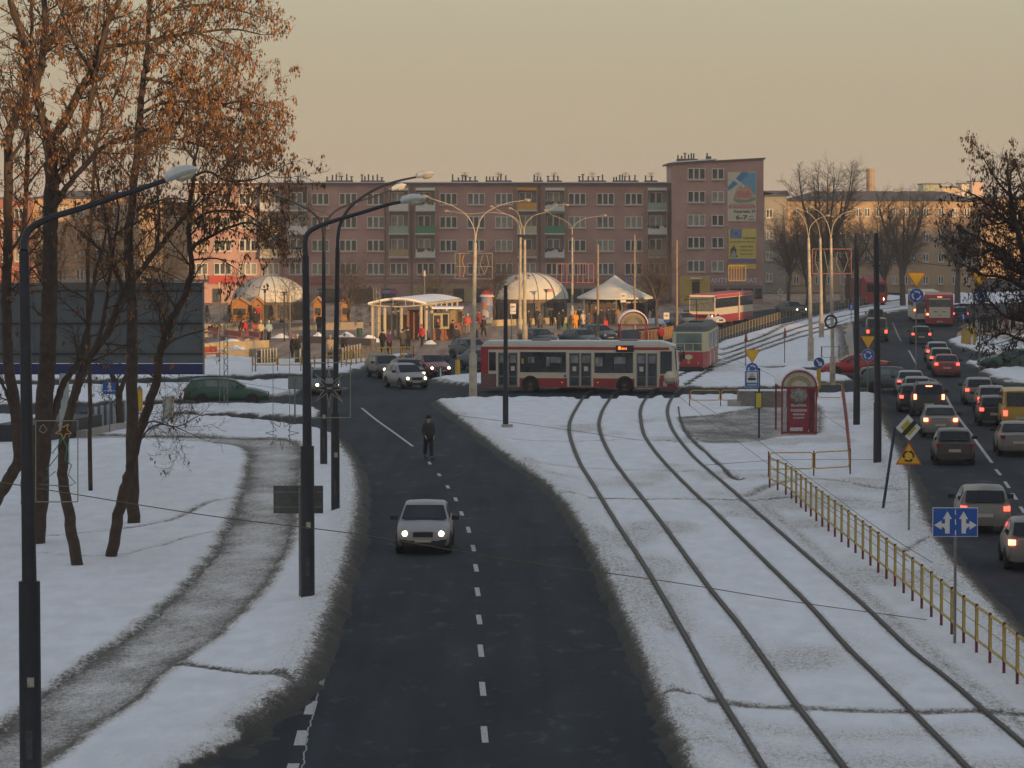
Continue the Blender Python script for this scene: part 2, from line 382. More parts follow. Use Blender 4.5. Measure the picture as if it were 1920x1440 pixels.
A_EDGE = [(480, 1385), (560, 1325), (612, 1265), (640, 1190), (660, 1120), (680, 1050), (693, 970), (690, 905), (672, 862), (645, 828)]
PATH = [(-40, 1420), (60, 1330), (150, 1260), (260, 1185), (345, 1110), (405, 1040), (440, 970), (462, 905), (470, 860), (460, 845), (430, 836), (370, 830), (260, 826), (130, 826),
        (60, 824), (60, 810), (200, 818), (380, 822), (470, 826), (520, 826), (562, 840), (560, 900), (555, 950), (545, 1000), (520, 1060), (480, 1120), (400, 1200), (320, 1255), (230, 1330), (130, 1400), (40, 1470), (-60, 1540)]
path_w = gl(PATH + PATH[:1], 3)[:-1]
def trodden(name, pw, label, z=0.035, mid=.36, edge=.58, dx=.2, dy=.35):
    P = np.array(pw); x0, y0 = P.min(0) - .3; x1, y1 = P.max(0) + .3
    X, Y = np.meshgrid(np.arange(x0, x1, dx), np.arange(y0, y1, dy)); sd = seg_dist(X, Y, pw, True); s = np.where(inside(X, Y, pw), sd, -sd)
    n = fbm(X * 1.5, Y * .8, 21) - .5; Z = z + .03 * n; D = mid + (edge - mid) * np.exp(-np.maximum(s, 0) / .35) + n * .22 + (fbm(X * .5, Y * .2, 8) - .5) * .2
    idx = -np.ones(X.shape, int); vi = np.where(s > -.45); idx[vi] = np.arange(len(vi[0])); a, b_, c, d = idx[:-1, :-1], idx[:-1, 1:], idx[1:, 1:], idx[1:, :-1]; ok = (a >= 0) & (b_ >= 0) & (c >= 0) & (d >= 0)
    me = bpy.data.meshes.new(name); me.from_pydata(np.stack([X[vi], Y[vi], Z[vi]], 1).tolist(), [], np.stack([a[ok], b_[ok], c[ok], d[ok]], 1).tolist()); me.materials.append(M_PATHS)
    me.attributes.new('dirt', 'FLOAT', 'POINT').data.foreach_set('value', D[vi].astype(np.float32)); o = bpy.data.objects.new(name, me); col.objects.link(o); return ST(o, label)
trodden('footpath', path_w, 'grey trampled footpath curving through the snow')

island('snow_verge', [(-220, 1600), (-220, 790), (60, 788), (300, 787), (400, 788), (470, 793), (560, 803), (610, 812), (645, 828), (672, 862), (690, 905), (693, 970), (680, 1050), (660, 1120), (640, 1190), (612, 1265), (560, 1325), (480, 1385), (330, 1470), (200, 1600)],
       dx=0.16, dy=0.3, lower=[path_w], edge=0.55, ridge=0.13,
       tracks=[(A_EDGE, 0.75, 1.1, 0.0), (A_EDGE, 2.1, 0.34, 0.0), ([(340, 1252), (400, 1262), (470, 1272), (520, 1280), (560, 1300)], 0.35, 0.8, 0.05),
               ([(80, 1012), (180, 1004), (280, 990), (340, 972), (380, 950), (420, 941), (470, 938)], 0.28, 0.55, 0.05),
               ([(60, 1045), (200, 1050), (290, 1032), (340, 1015), (400, 1003), (450, 1005)], 0.25, 0.4, 0.05),
               ([(300, 815), (400, 822), (480, 830)], 1.2, 0.45, 0.0), ([(150, 812), (220, 800), (290, 806), (360, 812)], 1.5, 0.35, 0.0)],
       label='snow covered verge with trees beside the left road')
# gravelly dirt fan where the bus lane starts
GR = [(300, 1490), (400, 1400), (490, 1340), (575, 1292), (618, 1238), (628, 1262), (600, 1320), (540, 1375), (455, 1440), (390, 1530)]
def grit(name, poly, mt, z=0.006):
    pw = gl(poly + poly[:1], 3)[:-1]; P = np.array(pw); x0, y0 = P.min(0); x1, y1 = P.max(0)
    X, Y = np.meshgrid(np.arange(x0, x1, 0.12), np.arange(y0, y1, 0.25)); sd = seg_dist(X, Y, pw, True); ins = inside(X, Y, pw)
    s = np.where(ins, sd, -sd); n = fbm(X * 2, Y * 1.2, 9, 4) - 0.5
    Z = -0.03 + 0.06 * np.clip((s + n * 1.3) / 0.7, 0, 1) + 0.012 * fbm(X * 6, Y * 4, 4)
    idx = np.arange(X.size).reshape(X.shape); Fc = np.stack([idx[:-1, :-1], idx[:-1, 1:], idx[1:, 1:], idx[1:, :-1]], -1).reshape(-1, 4)
    me = bpy.data.meshes.new(name); me.from_pydata(np.stack([X, Y, Z], -1).reshape(-1, 3).tolist(), [], Fc.tolist()); me.materials.append(mt)
    o = bpy.data.objects.new(name, me); col.objects.link(o); return ST(o, 'brown winter grit washed along the road edge', 'stuff')
M_GRIT = mat('winter grit', (0.036, 0.032, 0.027), 0.9, var=0.45, scale=9, bump=0.8, bscale=30)
grit('road_grit', GR, M_GRIT)

G_LEFT = [(1310, 1580), (1262, 1445), (1235, 1380), (1200, 1290), (1165, 1200), (1135, 1130), (1105, 1060), (1075, 1000), (1040, 945), (1000, 905), (950, 870), (900, 830), (850, 790), (808, 757)]
G_RIGHT = [(1655, 745), (1668, 790), (1692, 835), (1718, 885), (1742, 940), (1770, 1000), (1800, 1045), (1850, 1105), (1920, 1180), (2020, 1290), (2250, 1540)]
STOP_PAD = [(1278, 785), (1330, 782), (1390, 772), (1440, 762), (1470, 760), (1530, 762), (1532, 812), (1500, 818), (1450, 822), (1400, 832), (1340, 834), (1310, 826), (1288, 806)]
stop_w = gl(STOP_PAD + STOP_PAD[:1], 3)[:-1]
trodden('stop_platform', stop_w, 'bare trampled ground of the tram stop', .04, .48, .46)
gt = [(r, 0.20, 0.55, 0.0) for r in RAIL]
gt += [(G_LEFT, 0.50, 1.15, 0.0), (G_LEFT, 2.0, 0.30, 0.0), (G_RIGHT, 0.75, 1.15, 0.0), (G_RIGHT, 2.4, 0.38, 0.0),
       ([(1240, 1312), (1330, 1320), (1420, 1330), (1560, 1336), (1720, 1342), (1830, 1340), (1950, 1350)], 0.6, 0.62, 0.03),
       ([(1240, 1360), (1400, 1372), (1600, 1390), (1800, 1380)], 2.2, 0.28, 0.0),
       ([(930, 825), (1000, 830), (1070, 831), (1130, 829), (1200, 828), (1280, 832)], 0.35, 0.5, 0.03),
       ([(980, 868), (1060, 878), (1150, 884), (1230, 886), (1330, 888), (1440, 886)], 0.4, 0.42, 0.03),
       ([(1040, 932), (1110, 938), (1200, 940), (1320, 940), (1420, 942), (1480, 935)], 0.5, 0.55, 0.03),
       ([(1430, 950), (1500, 1010), (1600, 1100), (1690, 1180), (1780, 1260), (1870, 1330), (1950, 1400)], 0.55, 0.36, 0.0),
       ([(1400, 935), (1440, 915), (1500, 902), (1570, 905), (1640, 918), (1700, 930)], 0.55, 0.5, 0.03),
       ([(1690, 1040), (1740, 1022), (1790, 1005)], 0.5, 0.5, 0.02), ([(1500, 935), (1600, 942), (1700, 950)], 0.4, 0.45, 0.02), ([(1000, 905), (1150, 915), (1300, 920), (1420, 925)], 3.5, 0.20, 0), ([(1250, 1400), (1500, 1430), (1900, 1450)], 3.0, 0.30, 0), ([(1130, 1060), (1180, 1180), (1240, 1300), (1300, 1440)], 1.6, 0.24, 0), ([(1450, 900), (1560, 905), (1650, 915)], 2.5, 0.26, 0), ([(1560, 1000), (1680, 1010), (1760, 1030)], 2.5, 0.22, 0), ([(1640, 840), (1670, 900), (1720, 1000), (1800, 1090), (1900, 1190)], 1.6, 0.30, 0),
       ([(1275, 786), (1290, 820), (1310, 840), (1350, 877), (1380, 904)], 0.16, 0.9, 0.04)]
island('snow_verge', G_LEFT + [(870, 752), (1000, 751), (1150, 750), (1270, 748), (1330, 747), (1450, 746), (1560, 743)] + G_RIGHT, k=3, dx=0.16, dy=0.35, h=0.10, ridge=0.12, tracks=gt, lower=[stop_w], flat_=.45, under=RAIL, grime=.30,
       label='wide snow covered tram reservation between the two roads')
island('snow_verge', [(200, 768), (350, 764), (480, 761), (570, 765), (604, 772), (600, 784), (560, 788), (470, 783), (350, 780), (200, 781)], dx=0.4, dy=0.8, tracks=[([(340, 780), (470, 784), (600, 788)], 1.4, 0.5, 0)], label='narrow snow strip between the green car road and the slip road')
island('snow_verge', [(-150, 728), (100, 727), (340, 723), (480, 718), (560, 716), (572, 728), (560, 743), (500, 749), (340, 755), (240, 758), (-150, 762)], dx=0.4, dy=0.9, label='snow island behind the green estate car', tracks=[([(460, 752), (520, 747), (560, 743)], 1.5, 0.5, 0)])
island('snow_verge', [(-150, 720), (-150, 655), (380, 655), (430, 672), (640, 680), (700, 672), (770, 668), (690, 690), (640, 706), (560, 706), (400, 711), (200, 716)], dx=0.5, dy=1.0, h=0.14, label='sunlit snow bank in front of the yellow railing')
island('snow_verge', [(800, 716), (830, 711), (870, 707), (950, 702), (1100, 699), (1290, 698), (1390, 695), (1500, 698), (1560, 704), (1602, 714), (1585, 719), (1540, 723), (1450, 729), (1330, 732), (1200, 733), (1050, 733), (920, 730), (850, 725), (815, 721)], dx=0.4, dy=0.8, h=0.16,
       tracks=[(c, 0.22, 1.0, 0.05) for c in CROSSR] + [([(800, 717), (850, 723), (920, 729)], 1.0, 0.5, 0)], label='round snow covered island in the middle of the roundabout')
island('snow_verge', [(1318, 694), (1322, 668), (1345, 645), (1420, 622), (1500, 601), (1560, 587), (1640, 572), (1740, 562), (1745, 576), (1690, 586), (1612, 600), (1592, 640), (1600, 668), (1600, 690), (1520, 693), (1400, 694)], dx=0.5, dy=1.2, h=0.12,
       tracks=[(r, 0.35, 0.85, 0.05) for r in FARR] + [([(1580, 612), (1590, 640), (1596, 690)], 1.6, 0.8, 0)], label='snow beyond the roundabout with the tram tracks leading away')
island('snow_verge', [(1772, 641), (1790, 634), (1840, 630), (1985, 636), (1985, 668), (1895, 668), (1850, 665), (1800, 655)], dx=0.4, dy=1.0, label='snow corner by the crowd and the yellow bin', tracks=[([(1840, 628), (1920, 640), (1960, 650)], 4, 0.5, 0)])
island('snow_verge', [(1798, 676), (1850, 683), (1985, 680), (1985, 690), (1840, 690), (1815, 686)], dx=0.4, dy=0.8, label='thin snow strip in front of the dark green car')
island('snow_verge', [(1832, 698), (1880, 694), (1985, 690), (1985, 722), (1890, 721), (1862, 714)], dx=0.4, dy=0.7, label='snow patch right of the queueing cars', tracks=[([(1832, 698), (1862, 715), (1985, 722)], 1.0, 0.6, 0)])
island('snow_verge', [(1640, 556), (1760, 553), (1990, 546), (1990, 556), (1800, 560), (1640, 566)], dx=0.8, dy=3, label='far snow bank in front of the tan building')
island('snow_verge', [(1610, 575), (1680, 566), (1790, 559), (1990, 556), (1990, 566), (1800, 573)], dx=0.8, dy=2.5, label='far snow strip beyond the red bus', tracks=[([(1640, 569), (1990, 560)], 1.5, 0.4, 0)])

# paved plaza in front of the long block
flat('plaza_pavement', gl([(-150, 656), (380, 656), (430, 668), (640, 676), (770, 664), (800, 670), (880, 662), (930, 668), (1000, 640), (1130, 622), (1240, 614), (1290, 608), (1300, 560), (1300, 552), (-150, 552)], 1), 0.012, M_PAVE, 'reddish wet paving of the market square')
flat('far_pavement', gl([(1290, 600), (1400, 586), (1500, 572), (1560, 565), (1640, 556), (1640, 550), (1300, 552)], 1), 0.012, M_PAVE)
flat('pavement', gl([(1790, 640), (1850, 628), (1990, 626), (1990, 600), (1830, 600), (1800, 612)], 1), 0.012, M_PAVE)

# road markings
M_LINE = mat('worn road paint', (0.42, 0.42, 0.40), 0.7, var=0.35, scale=14)
M_LINE2 = mat('faded road paint', (0.20, 0.20, 0.185), 0.7, var=0.4, scale=10)
mk = MB()
def dash(p, q, wd=0.13, m=0):
    ribbon(mk, [G(*p)[:2], G(*q)[:2]], wd, 0.006, m)
for (x, y0, y1) in ((909, 1393, 1362), (905.5, 1305, 1279), (902, 1232, 1209), (899, 1171, 1153), (896, 1118, 1102), (893, 1072, 1058), (888, 1034, 1022), (879, 999, 988), (866, 967, 959), (855, 940, 933), (840, 916, 910), (824, 893, 888), (806, 871, 866)):
    dash((x + 1, y0), (x - 2, y1))
dash((911, 1500), (911, 1465))
ribbon(mk, gl([(774, 837), (740, 812), (705, 787), (678, 765)], 3), 0.13, 0.006)
for (x, y0, y1, m) in ((546, 1455, 1432, 0), (563, 1398, 1370, 0), (581, 1340, 1315, 0), (597, 1292, 1268, 1)):
    dash((x - 2, y0), (x + 5, y1), 0.22, m)
# right road: long line then dashes
ribbon(mk, gl([(1773, 742), (1790, 773), (1812, 803), (1838, 838), (1860, 868)], 3), 0.14, 0.006)
for (a, b_) in (((1867, 880), (1876, 891)), ((1884, 903), (1892, 915)), ((1898, 925), (1906, 937)), ((1913, 950), (1921, 962)), ((1930, 975), (1940, 990))): dash(a, b_)
ribbon(mk, gl([(1704, 657), (1710, 668), (1718, 683)], 2), 0.12, 0.006)
ribbon(mk, gl([(1674, 605), (1682, 625), (1690, 640)], 2), 0.12, 0.006, 1)
ST(mk.build('road_markings', [M_LINE, M_LINE2]))
ck = MB(); cp = spline([tuple(G(x, y))[:2] for x, y in ((566, 1450), (572, 1410), (577, 1375), (589, 1330), (596, 1300), (600, 1275), (608, 1252))], 14)
rnd = random.Random(4); cp = [(p[0] + rnd.uniform(-.025, .025), p[1]) for p in cp]
ribbon(ck, cp, 0.03, 0.009); ST(ck.build('road_crack', mat('sealed crack', (0.33, 0.33, 0.32), 0.8, var=0.2)), 'pale ragged seam running along the edge of the road')

# rails
M_GROOVE = mat('slushy rail groove', (0.10, 0.088, 0.075), 0.9, var=0.5, scale=6)
M_RAIL = mat('rusty rail', (0.045, 0.036, 0.03), 0.6, 0.2, var=0.3, scale=4)
for r, lab in zip(RAIL, ('leftmost rail of the near tram tracks', 'second rail from the left of the near tram tracks', 'third rail from the left of the near tram tracks', 'rightmost rail of the near tram tracks')):
    mb = MB(); ribbon(mb, gl(r, 8), 0.17, 0.096, 1); ribbon(mb, gl(r, 8), 0.075, 0.118, 0, 0.12); T(mb.build('rail', [M_RAIL, M_GROOVE]), lab, 'rail', 'rails of the near tram tracks', 'structure')
for r, lab in zip(FARR, ('farthest rail beyond the roundabout', 'second farthest rail beyond the roundabout', 'third farthest rail beyond the roundabout', 'nearest rail beyond the roundabout')):
    mb = MB(); ribbon(mb, gl(r, 6), 0.10, 0.13, 0, 0.12); T(mb.build('rail', M_RAIL), lab, 'rail', 'rails of the far tram tracks', 'structure')
mb = MB()
for r in CROSSR: ribbon(mb, gl(r, 6), 0.10, 0.19, 0, 0.3)
ST(mb.build('crossing_rails', M_RAIL))
mb = MB(); ribbon(mb, gl([(1272, 766), (1275, 786), (1290, 820), (1310, 840), (1350, 877), (1380, 904), (1396, 902)], 4), 0.09, 0.12, 0, 0.1)
T(mb.build('platform_kerb', mat('old kerb', (0.07, 0.065, 0.06), 0.8)), 'thin dark kerb curving between the tracks and the stop', 'kerb', None, 'structure')
# ------------------------------------------------------------------ buildings
M_PLASTER = mat('old rose plaster', (0.41, 0.255, 0.22), 0.9, var=0.18, scale=0.35)
M_TAN = mat('tan plaster', (0.43, 0.31, 0.19), 0.9, var=0.12, scale=0.3)
M_GREY = mat('grey plaster', (0.27, 0.25, 0.21), 0.9, var=0.1, scale=0.3)
M_ROOF = mat('dark roofing', (0.09, 0.08, 0.08), 0.85, var=0.2, scale=2)
M_FRAME = mat('white window frame', (0.60, 0.585, 0.53), 0.5, var=0.06)
M_GLASS = mat('window glass', (0.055, 0.06, 0.055), 0.12, var=0.5, scale=0.9, spec=0.6)
M_GLASS2 = mat('paler window glass', (0.12, 0.125, 0.12), 0.12, var=0.6, scale=1.3, spec=0.6)
M_CURT2 = mat('warm curtain behind glass', (0.30, 0.20, 0.10), 0.3, var=0.3, scale=1.5)
M_CURT = mat('net curtain behind glass', (0.26, 0.25, 0.21), 0.3, var=0.35, scale=1.5)
M_CAP = mat('roof snow', (0.78, 0.79, 0.82), 0.8, var=0.05)
M_CONC = mat('concrete', (0.33, 0.31, 0.28), 0.85, var=0.15, scale=3)
M_DARK = mat('recess shade and dark parts', (0.03, 0.03, 0.03), 0.6, var=0.2)  # flat dark colour; paints the recess shade on one balcony
def paint(c, name=None, **k):
    name = name or 'paint %.2f %.2f %.2f' % tuple(c); return mat(name, c, k.pop('rough', 0.6), var=k.pop('var', 0.1), **k)

def zrow(y, Y): return AT(960, y, Y).z
def xcol(x, Y): return AT(x, 500, Y).x
rnd = random.Random(7)

WPROTO = {}
def window_obj(parent, x, y, z, wd, ht, panes=3, glass=None, sill=True):
    """window at wall plane y (faces -Y): frame with a pane below it"""
    glass = glass or (M_CURT if rnd.random() < 0.2 else M_GLASS2 if rnd.random() < .25 else M_CURT2 if rnd.random() < .12 else M_GLASS); key = (round(wd, 2), round(ht, 2), panes, glass.name, sill)
    if key not in WPROTO:
        fr = MB(); t = 0.09
        for zz in (-ht / 2 + t / 2, ht / 2 - t / 2): fr.box((0, -0.05, zz), (wd, 0.10, t))
        for i in range(panes + 1):
            fr.box((-wd / 2 + t / 2 + (wd - t) * i / panes, -0.052, 0), (0.07 if 0 < i < panes else t, 0.104, ht - 2 * t))
            if 0 < i < panes: fr.box((-wd / 2 + t / 2 + (wd - t) * i / panes, -0.06, 0), (0.17, 0.05, ht - 2 * t))
        if sill: fr.box((0, -0.13, -ht / 2 - 0.06), (wd + 0.14, 0.26, 0.07))
        a = fr.build('window', M_FRAME); pn = MB(); pn.box((0, -0.02, 0), (wd - 0.1, 0.03, ht - 0.1)); b = pn.build('pane', glass, a)
        WPROTO[key] = (a, b, [True])
    a, b, first = WPROTO[key]
    if first[0]: first[0] = False; o = a
    else:
        o = a.copy(); col.objects.link(o); p = b.copy(); col.objects.link(p); p.parent = o
    o.parent = parent; o.location = (x, y, z); return o

def balcony(parent, x, y, z, wd, ht, cmat, top=None, plants=False, label=None, snow=True, dark=False):
    """loggia: flat back panel (recess shade painted on where dark is set), door and window, coloured parapet on a slab"""
    zf = z - ht * 0.5 - 0.75
    m = MB(); m.box((0, -0.45, zf - 0.09), (wd + 0.35, 0.95, 0.16), m=0)
    if snow: m.box((0, -0.9, zf + 0.02), (wd + 0.3, 0.12, 0.07), m=2)
    m.box((0, -0.86, zf + 0.5), (wd + 0.2, 0.06, 0.86), m=1)
    m.box((-wd / 2 - 0.1, -0.42, zf + 1.25), (0.08, 0.82, 2.4), m=0); m.box((wd / 2 + 0.1, -0.42, zf + 1.25), (0.08, 0.82, 2.4), m=0)
    m.box((0, -0.015, z + 0.15), (wd + 0.1, 0.03, ht + 1.0), m=3)
    o = m.build('balcony', [M_CONC, cmat, M_CAP, M_GREY if not dark else M_DARK], parent); o.location = (x, y, 0)
    if label: o['label'] = label
    if top is not None:
        a = MB(); a.box((0, -0.45, z + ht / 2 + 0.42), (wd + 0.2, 0.85, 0.34)); a.build('awning', top, o)
    if plants:
        a = MB(); r2 = random.Random(int(x * 10))
        for i in range(9): a.ell((r2.uniform(-wd / 2, wd / 2), -0.93, zf + 0.85 + r2.uniform(-.12, .12)), (0.16, 0.1, 0.17), 6, 4)
        a.build('plant_box', mat('window box greenery', (0.05, 0.075, 0.04), 0.9, var=0.3), o)
    wn = window_obj(parent, x - wd * 0.08, y - 0.035, z + 0.05, wd * 0.72, ht, 2, sill=False)
    return o

# --- long rose block with the shops
YB = 395.0
sB = F / YB
blk = empty('apartment_block', (xcol(820, YB), YB, 0))
T(blk, 'long rose plaster apartment block with shops and balconies behind the market square', 'apartment block')
bx = blk.location.x
xl, xr, zr = xcol(352, YB), xcol(1262, YB), zrow(346.5, YB)
m = MB(); m.box(((xl + xr) / 2 - bx, 6, zr / 2), (xr - xl, 12, zr)); m.build('wall', M_PLASTER, blk)
m = MB(); m.box(((xl + xr) / 2 - bx, 5.9, zr + 0.12), (xr - xl + 0.5, 12.8, 0.24), m=0); m.box(((xl + xr) / 2 - bx, 6, zr + 0.3), (xr - xl, 12, 0.1), m=1)
roof = m.build('roof', [M_ROOF, M_CAP], blk)
M_PIPE = mat('chimney pots', (0.10, 0.09, 0.085), 0.8, var=0.2)
def pots(parent, x0, x1, z, y, dens=1.0, plinth=0.25):
    mb = MB(); r2 = random.Random(int(x0 * 13)); xx = x0
    mb.box(((x0 + x1) / 2, y, z + plinth / 2), (x1 - x0 + 0.3, 0.8, plinth))
    while xx < x1:
        h = r2.uniform(0.35, 0.8); mb.tube([(xx, y, z + plinth), (xx, y, z + plinth + h)], 0.09, 6)
        if r2.random() < 0.3: mb.box((xx, y, z + plinth + h), (0.4, 0.3, 0.10))
        xx += r2.uniform(0.3, 0.75) / dens
    if r2.random() < 0.8:
        c = (x0 + x1) / 2; mb.tube([(c, y, z), (c, y, z + 1.25)], 0.03, 4)
        for k in range(3): mb.tube([(c - 0.4, y, z + 0.7 + k * .22), (c + 0.4, y, z + 0.7 + k * .22)], 0.025, 4)
    return mb.build('chimney', M_PIPE, parent)
for a, b in ((532, 542), (556, 566), (611, 658), (677, 717), (848, 894), (912, 957), (1002, 1016), (1028, 1052), (1087, 1135), (1152, 1196), (1212, 1232)):
    pots(roof, xcol(a, YB) - bx, xcol(b, YB) - bx, zr + 0.3, 3.0)
rowy = (373, 416.7, 460.4, 504)
wcol = (373, 417.5, 465, 601, 653, 705, 841, 893, 945, 1082, 1135, 1188)
bal = {507: ('white', 'yellow', 'cream'), 559: ('grey', 'white', 'cream'), 748: ('white', 'pale green', 'ochre'), 798: ('white', 'green', 'white'),
       988: ('orange', 'cream', 'tan'), 1040: ('white', 'green', 'white'), 1232: ('pale green', 'white', 'grey')}
CC = {'white': (0.62, 0.60, 0.55), 'yellow': (0.50, 0.36, 0.08), 'cream': (0.48, 0.42, 0.28), 'grey': (0.26, 0.25, 0.24), 'pale green': (0.27, 0.36, 0.28), 'ochre': (0.36, 0.28, 0.14),
      'green': (0.05, 0.23, 0.12), 'orange': (0.62, 0.30, 0.05), 'tan': (0.32, 0.22, 0.15)}
for c in wcol:
    for ry in rowy: window_obj(blk, xcol(c, YB) - bx, 0, zrow(ry, YB), 2.1, 1.38, 3)
for c, cs in bal.items():
    for i, cn in enumerate(cs):
        balcony(blk, xcol(c, YB) - bx, 0, zrow(rowy[i] - 1, YB), 2.1, 1.38, paint(CC[cn], 'balcony ' + cn),
                top=paint(CC[cn], 'balcony ' + cn) if cn in ('orange', 'green') and c > 900 else (paint(CC['white'], 'balcony white') if i == 0 and c in (507, 748, 798, 1040, 1232) else None),
                plants=(c, i) in ((798, 0), (1040, 0), (1040, 2), (798, 2), (1232, 1)), label='%s balcony' % cn, dark=(c == 559 and i == 0))
    window_obj(blk, xcol(c, YB) - bx, 0, zrow(rowy[3], YB), 2.1, 1.38, 3)
for c in (530, 722, 772, 1012, 1262):
    m = MB(); m.tube([(0, -.12, .2), (0, -.12, zr)], .09, 6); o = m.build('downpipe', paint((.20, .15, .13), 'downpipe'), blk); o.location = (xcol(c, YB) - bx - (0.3 if c > 1260 else 0), 0, 0)
# ground floor shop fronts
def shop(parent, a, b, y0, y1, Y, mt, name='shop_front', dpt=0.08, off=0.0, ox=0.0, lab=None):
    p0, p1 = AT(a, y1, Y), AT(b, y0, Y); m = MB()
    m.box(((p0.x + p1.x) / 2 - ox, -dpt / 2 - off, (p0.z + p1.z) / 2), (p1.x - p0.x, dpt, p1.z - p0.z)); o = m.build(name, mt, parent)
    if lab: o['label'] = lab
    return o
M_SHOPG = mat('shop glass', (0.045, 0.05, 0.05), 0.15, var=0.6, scale=0.5)
shop(blk, 353, 1261, 523, 530, YB, paint((0.26, 0.16, 0.14), 'dull shop fascia'), 'fascia', 0.12, ox=bx)
shop(blk, 392, 440, 517, 531, YB, paint((0.42, 0.05, 0.04), 'red shop fascia'), 'shop_sign', 0.16, 0.12, ox=bx, lab='red fascia above the left shops')
shop(blk, 440, 622, 519, 532, YB, paint((0.30, 0.10, 0.09), 'maroon shop fascia'), 'fascia', 0.14, 0.11, ox=bx)
shop(blk, 770, 905, 535, 566, YB, paint((0.36, 0.28, 0.14), 'ochre shop wall'), 'shop_wall', 0.1, ox=bx)
shop(blk, 1180, 1245, 536, 546, YB, paint((0.40, 0.36, 0.28), 'cream shop wall'), 'shop_wall', 0.14, ox=bx)
for a, b in ((400, 415), (560, 580), (596, 640), (655, 700), (716, 742), (800, 830), (850, 870), (893, 915), (1060, 1090), (1095, 1130), (1150, 1178), (1212, 1236)):
    shop(blk, a, b, 541, 567, YB, M_SHOPG, 'shop_window', 0.05, 0.14, ox=bx)
def wall_text(body, px, py, hpx, Y, mt, parent, ox=0.0, off=0.2, wpx=None, bold=0.01, **k):
    p = AT(px, py, Y); size = hpx / (F / Y) * 1.38
    o = text(body, size, Matrix.Identity(4), mt, None, bold=bold * size, **k)
    sx_ = 1.0
    if wpx: sx_ = (wpx / (F / Y)) / max(o.dimensions.x, 0.01)
    o.data.transform(Matrix.Translation((p.x - ox, -off, p.z)) @ UP_FACE @ Matrix.Diagonal((sx_, 1, 1, 1)))
    if parent: o.parent = parent
    return o
M_BLUE = mat('blue sign letters', (0.06, 0.12, 0.28), 0.5)
sg = shop(blk, 1172, 1230, 520, 529, YB, paint((0.36, 0.35, 0.36), 'pale sign board'), 'shop_sign', 0.08, 0.14, ox=bx)
wall_text('TANI CORINI', 1201, 524.5, 7, YB, M_BLUE, sg, bx, 0.23, 54, 0.03)
m = MB(); m.box((0, 0, 0), (1.6, 0.1, 0.42)); m.ell((-0.6, 0, 0), (0.55, 0.12, 0.36), 10, 6); o = m.build('shop_sign', paint((0.32, 0.07, 0.06), 'red sign'), blk); p = AT(1240, 526, YB); o.location = (p.x - bx, -0.2, p.z)
sg = shop(blk, 714, 744, 543, 551, YB, paint((0.10, 0.13, 0.26), 'blue sign board'), 'shop_sign', 0.06, 0.2, ox=bx)
shop(blk, 733, 743, 543.5, 550.5, YB, paint((0.38, 0.10, 0.18), 'pink sign panel'), 'sign_panel', 0.03, 0.27, ox=bx)
wall_text('CUKRY', 724, 547, 4, YB, M_FRAME, sg, bx, 0.27, 15)
wall_text('BUTY', 593, 549, 7, YB, mat('pale blue letters', (0.35, 0.42, 0.48), 0.5), blk, bx, 0.22, 30, 0.02)
wall_text('SKLEP', 1215, 541, 4, YB, M_DARK, blk, bx, 0.16, 22)

# --- taller end block (own roofline, posters)
YT = 392.0
tw = empty('tower_block', (xcol(1346, YT), YT, 0)); T(tw, 'taller five storey end block carrying two large posters', 'apartment block'); tx = tw.location.x
ta, tb_ = xcol(1260, YT), xcol(1431, YT); z0_, z1_ = zrow(308, YT), zrow(299, YT)
m = MB(); m.prism([(ta - tx, 0), (tb_ - tx, 0), (tb_ - tx, z1_), (ta - tx, z0_)], 0, 14.5); m.build('wall', M_PLASTER, tw)
m = MB(); m.prism([(ta - tx - 0.5, z0_ - 0.05), (tb_ - tx + 0.2, z1_ + 0.02), (tb_ - tx + 0.2, z1_ + 0.22), (ta - tx - 0.5, z0_ + 0.15)], -0.25, 14.8, m=0)
m.prism([(ta - tx + 0.1, z0_ + 0.2), (tb_ - tx - 5.5, z1_ - 0.02), (tb_ - tx - 5.5, z1_ + 0.12), (ta - tx + 0.1, z0_ + 0.32)], 0.1, 14, m=1)
tr = m.build('roof', [M_ROOF, M_CAP], tw)
pots(tr, xcol(1273, YT) - tx, xcol(1308, YT) - tx, z0_ + 0.2, 3, 1.6, 0.5); pots(tr, xcol(1328, YT) - tx, xcol(1333, YT) - tx, z0_ + 0.4, 3, 1, 0.6)
for i, ry in enumerate((326, 369, 413, 455, 499)):
    window_obj(tw, xcol(1305.5, YT) - tx, 0, zrow(ry, YT), 2.1, 1.35, 3); window_obj(tw, xcol(1345.5, YT) - tx, 0, zrow(ry, YT), 1.45, 1.3, 2)
m = MB(); p = AT(1303, 556, YT); m.box((p.x - tx, -0.06, 1.2), (3.6, 0.12, 4.2)); m.build('entrance_wall', paint((0.50, 0.36, 0.10), 'yellow entrance wall'), tw)
m = MB(); m.box((p.x - tx + .1, -0.14, 1.5), (0.9, 0.06, 2.2)); m.build('door', M_DARK, tw)
m = MB(); m.box((p.x - tx + .1, -0.5, 3.0), (1.3, 0.9, 0.12)); m.build('canopy', M_CAP, tw)
shop(tw, 1332, 1430, 535, 560, YT, paint((0.19, 0.17, 0.155), 'grey shop front'), 'shop_front', 0.08, ox=tx)
for a, b in ((1338, 1362), (1368, 1390), (1394, 1412), (1416, 1428)): shop(tw, a, b, 541, 560, YT, M_SHOPG, 'shop_window', 0.04, 0.09, ox=tx)
wall_text('ANTYKWARIAT', 1376, 526, 9, YT, mat('pale sign letters', (0.55, 0.60, 0.68), 0.5), tw, tx, 0.1, 88, 0.02)

